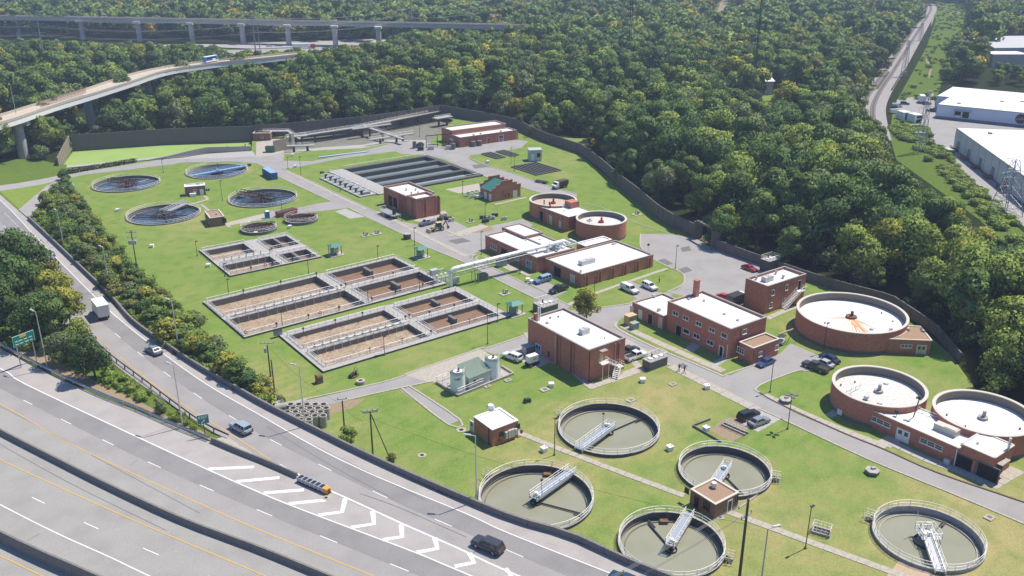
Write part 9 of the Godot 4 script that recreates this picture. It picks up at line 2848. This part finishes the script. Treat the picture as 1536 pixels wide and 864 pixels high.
func build_vegetation() -> void:
	make_crowns()
	var g := RandomNumberGenerator.new()
	g.seed = 31
	# open ground: [outline, whether things may stand behind it, beyond this z, left of this x]
	clear_ground = [
		[g2([-252.7, -418.6, -252.3, -441.4, -247.6, -525.8, -243.4, -586.1, -217.4, -646.7, -174.5, -691.4, -163.7, -646.7, -201, -600.9, -215.9, -569.1, -221.4, -476.2, -228.5, -414, -233.6, -384.3]), [-0.56, 340, -0.469, 409, -0.40, 464, -0.328, 502, -0.267, 536]],
		[g2([-628.9, -1064.7, -573.8, -1046.8, -367.5, -1004.4, -176.8, -965.2, -5.3, -928.9, -5, -869.7, -97.4, -857.5, -121.6, -811.9, -158.3, -761.1, -174, -733.5, -235.1, -742.5, -317.7, -761.1, -403.7, -790.9, -432.5, -780.7, -466.3, -780.7]), [-1.0, 820, 0.0, 760]],
		[g2([-237.9, -751.7, -167.8, -780.7, -120.1, -801.3, -95.8, -790.9, -151, -724.7, -217, -699.4]), [-1.0, 820, 0.0, 760]],
		[g2([-238.4, -418.6, -233.8, -428.1, -199.9, -366.6, -203.4, -359.5]), null], [g2([-235.1, -486.2, -231.2, -498.7, -199.4, -431.3, -204.9, -424.9]), null], [g2([-224.4, -547.9, -222.4, -566.4, -205, -523.4, -209, -511.9]), null],
		[g2([179.6, -460.9, 201.1, -511.9, 253.9, -619.8, 387.9, -895.1, 507.7, -1142.9, 535.4, -1209.2, 533.1, -1186.3, 472.9, -1046.8, 355.6, -806.6, 263, -619.8, 207, -500.9, 176.3, -424.9]), null],
		[g2([203.6, -490.3, 248.5, -589, 355.6, -806.6, 536.5, -1186.3, 577.5, -1209.2, 528.3, -1083.3, 419.8, -869.7, 356.3, -751.7, 292.8, -619.8, 259.2, -555.7, 231.2, -490.3, 202.6, -431.3, 254.7, -431.3, 151.7, -243.3, 149.7, -261.9, 152.7, -295, 149.5, -316.7, 154.1, -352.6, 175.8, -415.5]), null],
		[g2([256.5, -550.5, 374.3, -511.9, 214.8, -279.4, 162.5, -272.2, 186.6, -374, 205.5, -412.5, 205.7, -434.6]), null],
		[g2([390.5, -751.7, 451.8, -751.7, 379.7, -626.3, 330.1, -632.9]), null],
		[g2([91.3, -646.7, 105.4, -646.7, 101.7, -623, 88.1, -623]), null], [g2([125.8, -553.1, 148.4, -555.7, 142, -530.6, 122.8, -535.4]), null], [g2([134.8, -490.3, 143.8, -516.5, 161.9, -521.1, 151.5, -490.3]), null],
		[g2([226, -1055.7, 278.6, -1257.8, 296.5, -1257.8, 254.5, -1102.5]), null],
		[g2([6.5, -395.2, 18.4, -396.5, 34.1, -391, 33.9, -381.7, 29.5, -376.5, 15.1, -385.6]), null],
		[g2([82.9, -153.5, 87.8, -155.1, 95.1, -154, 101.4, -146.8, 88.2, -123.2, 72, -131.1]), null],
		[g2([71.3, -207.9, 80.2, -211.9, 90.4, -211.9, 94.6, -194.9, 94, -184, 89.5, -173.8, 62.9, -178.8]), null],
		[g2([67.5, -170.6, 76, -172.8, 83.6, -167.1, 83.3, -158.7, 80.4, -151.9, 62.8, -154.6]), null]]
	var ramp := g2([-318.3, -329.2, -207.8, -329.2, -194.9, -333.3, -178.5, -350.3, -160.4, -316.7, -153.4, -272.2, -174.6, -295, -190.1, -298.3, -288.2, -295])
	var walls: Array = []
	for k in works.size():
		walls.append([works[k], works[(k + 1) % works.size()]])
	var all := []
	for zone in [[-95.0, -370.0, 8.4, 0], [-370.0, -640.0, 9.6, 1], [-640.0, -1560.0, 12.5, 2]]:
		var step: float = zone[2]
		var z: float = zone[0]
		while z > zone[1]:
			var reach := -z * 0.66 + 60.0
			var x := -reach
			while x < reach:
				var p := V(x + g.randf_range(-0.42, 0.42) * step, 0, z + g.randf_range(-0.42, 0.42) * step)
				x += step
				var q := Vector2(p.x, p.z)
				if p.z > -330.0 and p.x < 30.0:
					continue
				if Geometry2D.is_point_in_polygon(q, works) or Geometry2D.is_point_in_polygon(q, ramp):
					continue
				var near_wall := 99.0
				for w in walls:
					near_wall = minf(near_wall, q.distance_to(Geometry2D.get_closest_point_to_segment(q, w[0], w[1])))
				if near_wall < 3.6:
					continue
				var open := false
				for c in clear_ground:
					if Geometry2D.is_point_in_polygon(q, c[0]) and c[1] == null:
						open = true
				if open:
					continue
				var h := 16.5 * g.randf_range(0.62, 1.28)
				if near_wall < 12.0:
					h *= 0.78
				if zone[3] == 0:
					h *= 1.06
				if zone[3] == 2:
					h *= 1.12
				var wd := h * 0.40
				var fits := false
				for f in [1.0, 0.7, 0.7]:
					h *= f
					wd = h * 0.40
					fits = not hides(p, h, wd)
					if fits:
						break
				if not fits:
					continue
				var kind := pick_kind(p.x, p.z, g)
				var fx := absf(p.x) / (-p.z * 0.93 + 32.0)
				var seen := fx < 0.66
				all.append([h / p.distance_to(EYE) * (1.0 if seen else 0.2), p, h, kind, near_wall, zone[3]])
			z -= step
	all.sort_custom(func(a, b): return a[0] > b[0])
	# the trees that show largest stand as things of their own
	var marks := [["the green pond", V(-150, 0, -390)], ["the storm basin", V(-70, 0, -410)], ["the basin's corner", V(-33, 0, -440)], ["the long brick building", V(5, 0, -400)], ["the drying beds", V(30, 0, -360)], ["the wall's bend", V(40, 0, -310)], ["the older digesters", V(52, 0, -275)], ["the gateway", V(60, 0, -248)], ["the paved yard", V(78, 0, -228)], ["the stair tower", V(92, 0, -206)], ["the largest digester", V(100, 0, -190)], ["the valve house", V(104, 0, -165)], ["the rightmost digester", V(100, 0, -140)], ["the warehouse lane", V(150, 0, -230)], ["the railway bend", V(140, 0, -330)], ["the flyover", V(-200, 0, -370)]]
	var rows := ["first row", "second row", "third row", "fourth row", "fifth row", "sixth row", "deep woods"]
	var named := {}
	var lots := {}
	for i in all.size():
		var a: Array = all[i]
		var p: Vector3 = a[1]
		if i < 300:
			var best: Array = marks[0]
			for m in marks:
				if p.distance_to(m[1]) < p.distance_to(best[1]):
					best = m
			var row: String = rows[clampi(int((a[4] - 3.6) / 6.5), 0, 6)]
			var size := "tall" if a[2] > 18.0 else ("low" if a[2] < 12.5 else "middling")
			var what := "%s %s trees, %s behind %s" % [size, GREENS[a[3]][0], row, best[0]]
			if not named.has(what):
				named[what] = []
			named[what].append([p, a[2], a[3], i, a[5] == 0 or p.z > -420.0])
		else:
			var key: int = a[5] * 20 + int(a[3])
			if not lots.has(key):
				lots[key] = []
			lots[key].append(a)
	for what in named:
		var set_: Array = named[what]
		set_.sort_custom(func(a, b): return a[0].x / a[0].z > b[0].x / b[0].z)
		for k in set_.size():
			var q: Array = set_[k]
			var label: String = "only one of the %s" % what if set_.size() == 1 else "%s from left of the %s" % [NTH[mini(k, NTH.size() - 1)], what]
			tree("broadleaf_tree", label, q[0], q[1], q[2], q[3], "woodland trees beyond the flood wall", q[4])
	var wood := Node3D.new()
	wood.name = "woodland"
	add_child(wood)
	tag(wood, "deep broadleaf woods stretching from behind the works to the horizon", "woods")
	wood.set_meta("kind", "stuff")
	for key in lots:
		var src: Mesh = [crowns_near, crowns_mid, crowns_far][key / 20][(key % 20) * (2 if key < 20 else 1)][1]
		scatter("tree_mass", lots[key].map(func(a): return [a[1], a[2] / 13.0]), src, wood, g)
	# young growth that fills the foot of the woods along the walls and lanes
	for kind in [0, 1, 2, 3]:
		var low := []
		for a in all:
			if a[4] < 26.0 or a[5] == 0:
				for k in 2:
					var p: Vector3 = a[1] + V(g.randf_range(-4.5, 4.5), -0.8, g.randf_range(-4.5, 4.5))
					var q := Vector2(p.x, p.z)
					if g.randi() % 4 == kind and not Geometry2D.is_point_in_polygon(q, works) and not hides(p, 6.0, 2.0):
						low.append([p, g.randf_range(0.34, 0.58)])
		scatter("undergrowth", low, crowns_mid[kind][1], wood, g)
	build_road_trees(g)
	build_scrub(g)

func scatter(called: String, spots: Array, src: Mesh, parent: Node, g: RandomNumberGenerator, flat := 1.0, tint := 0.16) -> MultiMeshInstance3D:
	var mm := MultiMesh.new()
	mm.transform_format = MultiMesh.TRANSFORM_3D
	mm.use_colors = true
	mm.mesh = src
	mm.instance_count = spots.size()
	for i in spots.size():
		var s: float = spots[i][1]
		var b := Basis(Vector3.UP, g.randf() * TAU).scaled(V(s * g.randf_range(0.9, 1.15), s * flat, s * g.randf_range(0.9, 1.15)))
		mm.set_instance_transform(i, Transform3D(b, spots[i][0]))
		var t := 1.0 + g.randf_range(-tint, tint)
		mm.set_instance_color(i, Color(t * g.randf_range(0.95, 1.08), t, t * 0.97))
	var o := MultiMeshInstance3D.new()
	o.name = called if parent else numbered(called)
	o.multimesh = mm
	o.material_override = mats.leaf
	o.set_meta("kind", "stuff")
	(parent if parent else self).add_child(o, true)
	return o

func build_road_trees(g: RandomNumberGenerator) -> void:
	# the copse beside the motorway at the left edge
	for q in [["tall grey green tree at the left edge of the copse by the motorway", V(-126.05, 6, -201.72), 12.0, 0], ["deep green tree at the back of the motorway copse", V(-120.48, 6, -202.17), 11.0, 1], ["dark green tree in the middle of the motorway copse", V(-112.53, 6, -195.28), 11.0, 0], ["olive tree at the back right of the motorway copse", V(-105.5, 6, -190.37), 8.5, 6], ["dark tree filling the left of the motorway copse", V(-115.08, 6, -186.44), 12.5, 0], ["broad deep green tree in the heart of the motorway copse", V(-107.67, 6, -181.91), 12.0, 1], ["golden tinted tree at the right front of the motorway copse", V(-98.25, 6, -177.56), 9.5, 4], ["yellow green tree nearest the ramp in the motorway copse", V(-94.08, 6, -174.75), 8.0, 4], ["dark tree behind the guide sign", V(-105.84, 6, -172.7), 10.0, 0], ["deep green tree right of the guide sign", V(-97.69, 6, -168.71), 9.0, 1], ["mid green tree between the lamp post and the ramp", V(-92.33, 6, -166.14), 8.0, 2], ["dark tree left of the guide sign at the picture's edge", V(-111.49, 6, -172.7), 11.0, 0], ["yellow green sapling by the copse's edge", V(-87.52, 6, -163.94), 6.0, 5], ["pointed dark green tree in the scrub wedge", V(-79.49, 6, -152.55), 7.6, 0], ["deep green bushy tree beside the pointed one", V(-87.45, 6, -158.22), 6.4, 3], ["mid green young tree on the scrub wedge", V(-84.44, 6, -157.64), 4.8, 2], ["dark tree far left behind the copse", V(-129.77, 6, -195.28), 12.0, 1], ["dark green tree at the far left corner", V(-119.4, 6, -179.71), 11.0, 0]]:
		tree("broadleaf_tree", q[0], q[1] - V(0, 0.1, 0), q[2] * 1.2, q[3], g.randi() % 2, "copse beside the motorway")
	tree("broadleaf_tree", "autumn tinted yellow tree standing at the road behind the tall pump house", V(17.17, 0, -189.9), 8.6, 4, 0, "")
	tree("broadleaf_tree", "leafy olive tree at the foot of the motorway parapet by the wooden pole", V(-47.64, 0, -152.43), 6.2, 6, 1, "")
	for q in [["small bush at the foot of the slender wooden pole", V(-29.6, 0, -138.82), 3.2, 5], ["straggly low bush by the raking brace", V(-20.73, 0, -132.74), 1.6, 6], ["round bush at the corner of the lane and the fence", V(-163.92, 0, -319.54), 4.6, 0], ["rounded dark bush on the gravel wedge", V(-61.9, 6, -138.79), 2.3, 3], ["low green bush on the gravel wedge by the exit sign", V(-59.39, 6, -136.7), 1.4, 5], ["weedy bush at the lawn's corner by the concrete pipes", V(-44.62, 0, -152.17), 2.2, 3]]:
		shrub(q[0], q[1], q[2], q[3], "")
	# shrubs on the bank between ramp and fence, drawn along its length
	var top: Array = g3([-142.6, -259, -129, -239.8, -116.3, -223, -106.6, -211, -98.7, -200.9, -84, -181.6, -75.1, -171.8, -64.7, -161, -57.4, -154.6, -45.3, -143.8], 5.8)
	var la := length_of(top)
	var lb := length_of(fence_line)
	var n := 118
	var bushes := {}
	for k in n:
		var f := (k + g.randf_range(0.0, 0.9)) / n
		var s := [0.16, 0.5, 0.82][k % 3] + g.randf_range(-0.1, 0.1) as float
		var a: Vector3 = along(top, la * f)[0]
		var c: Vector3 = along(fence_line, lb * f)[0]
		var p := a.lerp(c, s)
		var wid := a.distance_to(c)
		var h := minf(g.randf_range(2.8, 5.4), 1.0 + wid * 0.42) * (1.0 if s < 0.7 else 0.8)
		var kind: int = [5, 2, 4, 1, 6, 2, 5, 3, 0][(k * 7 + int(f * 3.0)) % 9]
		var part := ["by the lane", "below the farthest ramp lamp", "beside the transformer pole", "level with the white lorry", "level with the grey saloon", "near the middle basin"]
		var what := "%s %s shrubs %s, %s" % ["tall" if h > 4.2 else "low", GREENS[kind][0], ["by the parapet", "halfway down", "by the fence"][k % 3], part[clampi(int(f * 6.0), 0, 5)]]
		if not bushes.has(what):
			bushes[what] = []
		bushes[what].append([p, h, kind])
	for what in bushes:
		for k in bushes[what].size():
			var q: Array = bushes[what][k]
			shrub("only one of the %s" % what if bushes[what].size() == 1 else "%s of the %s" % [NTH[k], what], q[0], q[1], q[2], "shrubs on the bank between ramp and fence", 1.25)
	# hedge of climbers along the pond lane
	var hd := thing("hedge", "low leafy hedge of climbers on the fence along the green pond", "hedge")
	var b := MB.new()
	var line: Array = g3([-168.2, -329.2, -163.3, -335.3, -157.4, -340.5, -149.1, -349.2])
	for k in 2600:
		var p: Vector3 = along(line, length_of(line) * g.randf())[0] + V(g.randfn() * 0.45, g.randf() * 1.7, g.randfn() * 0.45)
		var u := V(g.randfn(), g.randfn(), g.randfn()).normalized() * 0.24
		var w := u.cross(V(g.randfn(), g.randfn(), g.randfn())).normalized() * 0.17
		b.col = GREENS[2][1] * g.randf_range(0.7, 1.4)
		var sh := V(g.randfn() * 0.6, 0.7, g.randfn() * 0.6).normalized()
		b.put(p - u, sh); b.put(p + u, sh); b.put(p + w, sh)
		b.put(p - u, sh); b.put(p - w, sh); b.put(p + u, sh)
	obj("foliage", b, mats.leaf, hd)

func build_scrub(g: RandomNumberGenerator) -> void:
	# low growth nobody could count: on the gravel wedge, the banks and the railway land
	var small := crown(900, GREENS[5][1] * 1.35, 1.0, 1.15, 0.0, 9, 420, 0.16)
	var spots := []
	var wedge := g2([-126.6, -195.3, -103.7, -180.4, -89.9, -168.7, -79.8, -158.5, -69.6, -148.2, -59.7, -139.3, -53, -132.4, -56.5, -134.2, -66.4, -142.2, -77.2, -149.3, -86.3, -155.3, -97.9, -163, -112.2, -169.4])
	var lo := wedge[0]
	var hi := wedge[0]
	for p in wedge:
		lo = lo.min(p)
		hi = hi.max(p)
	for k in 2600:
		var q := Vector2(g.randf_range(lo.x, hi.x), g.randf_range(lo.y, hi.y))
		if Geometry2D.is_point_in_polygon(q, wedge) and tone_b.get_noise_2d(q.x * 0.7, q.y * 0.7) > -0.2:
			spots.append([V(q.x, 6.0, q.y), g.randf_range(0.3, 1.15)])
	tag(scatter("undergrowth", spots, small, null, g, 1.0, 0.3), "low scrub and weeds on the gravel wedge between ramp and motorway", "undergrowth")
	spots = []
	var top: Array = g3([-142.4, -256.2, -128.6, -238, -116.2, -221.9, -106.5, -210, -98.6, -200, -84, -180.9, -75.1, -171.1, -64.7, -160.4, -57.5, -154, -45.4, -143.3], 5.8)
	for k in 1500:
		var f := g.randf()
		var s := g.randf_range(0.02, 0.97)
		spots.append([(along(top, length_of(top) * f)[0] as Vector3).lerp(along(fence_line, length_of(fence_line) * f)[0], s), g.randf_range(0.6, 1.5)])
	tag(scatter("undergrowth", spots, small, null, g, 1.0, 0.3), "dense low growth covering the bank between ramp and fence", "undergrowth")
	spots = []
	for area in [[g2([174.6, -415.5, 192.7, -418.6, 171.5, -335.3, 160, -282.4, 152.7, -245.1, 144.2, -229.5, 152, -279.4, 164, -341.6]), 4200], [g2([179.5, -424.9, 199.4, -470.3, 258.4, -589, 330, -733.5, 437.9, -965.2, 573.3, -1257.8, 573.6, -1186.3, 378.4, -780.7, 296.4, -619.8, 254.8, -540.3, 230.5, -490.3, 223.2, -490.3, 209.4, -490.3, 187.9, -441.4, 194.6, -421.7]), 5200], [g2([172.3, -434.6, 184, -470.3, 215.9, -540.3, 271.9, -653.7, 275.7, -675.9, 197, -511.9, 168.4, -434.6]), 500]]:
		var poly: PackedVector2Array = area[0]
		lo = poly[0]
		hi = poly[0]
		for p in poly:
			lo = lo.min(p)
			hi = hi.max(p)
		for k in area[1]:
			var q := Vector2(g.randf_range(lo.x, hi.x), g.randf_range(lo.y, hi.y))
			if Geometry2D.is_point_in_polygon(q, poly) and tone_b.get_noise_2d(q.x * 0.25, q.y * 0.25) > -0.22:
				spots.append([V(q.x, 0, q.y), g.randf_range(0.7, 2.2)])
	tag(scatter("undergrowth", spots, small, null, g, 0.8, 0.35), "rough weeds and brush beside the railway and the warehouse lane", "undergrowth")
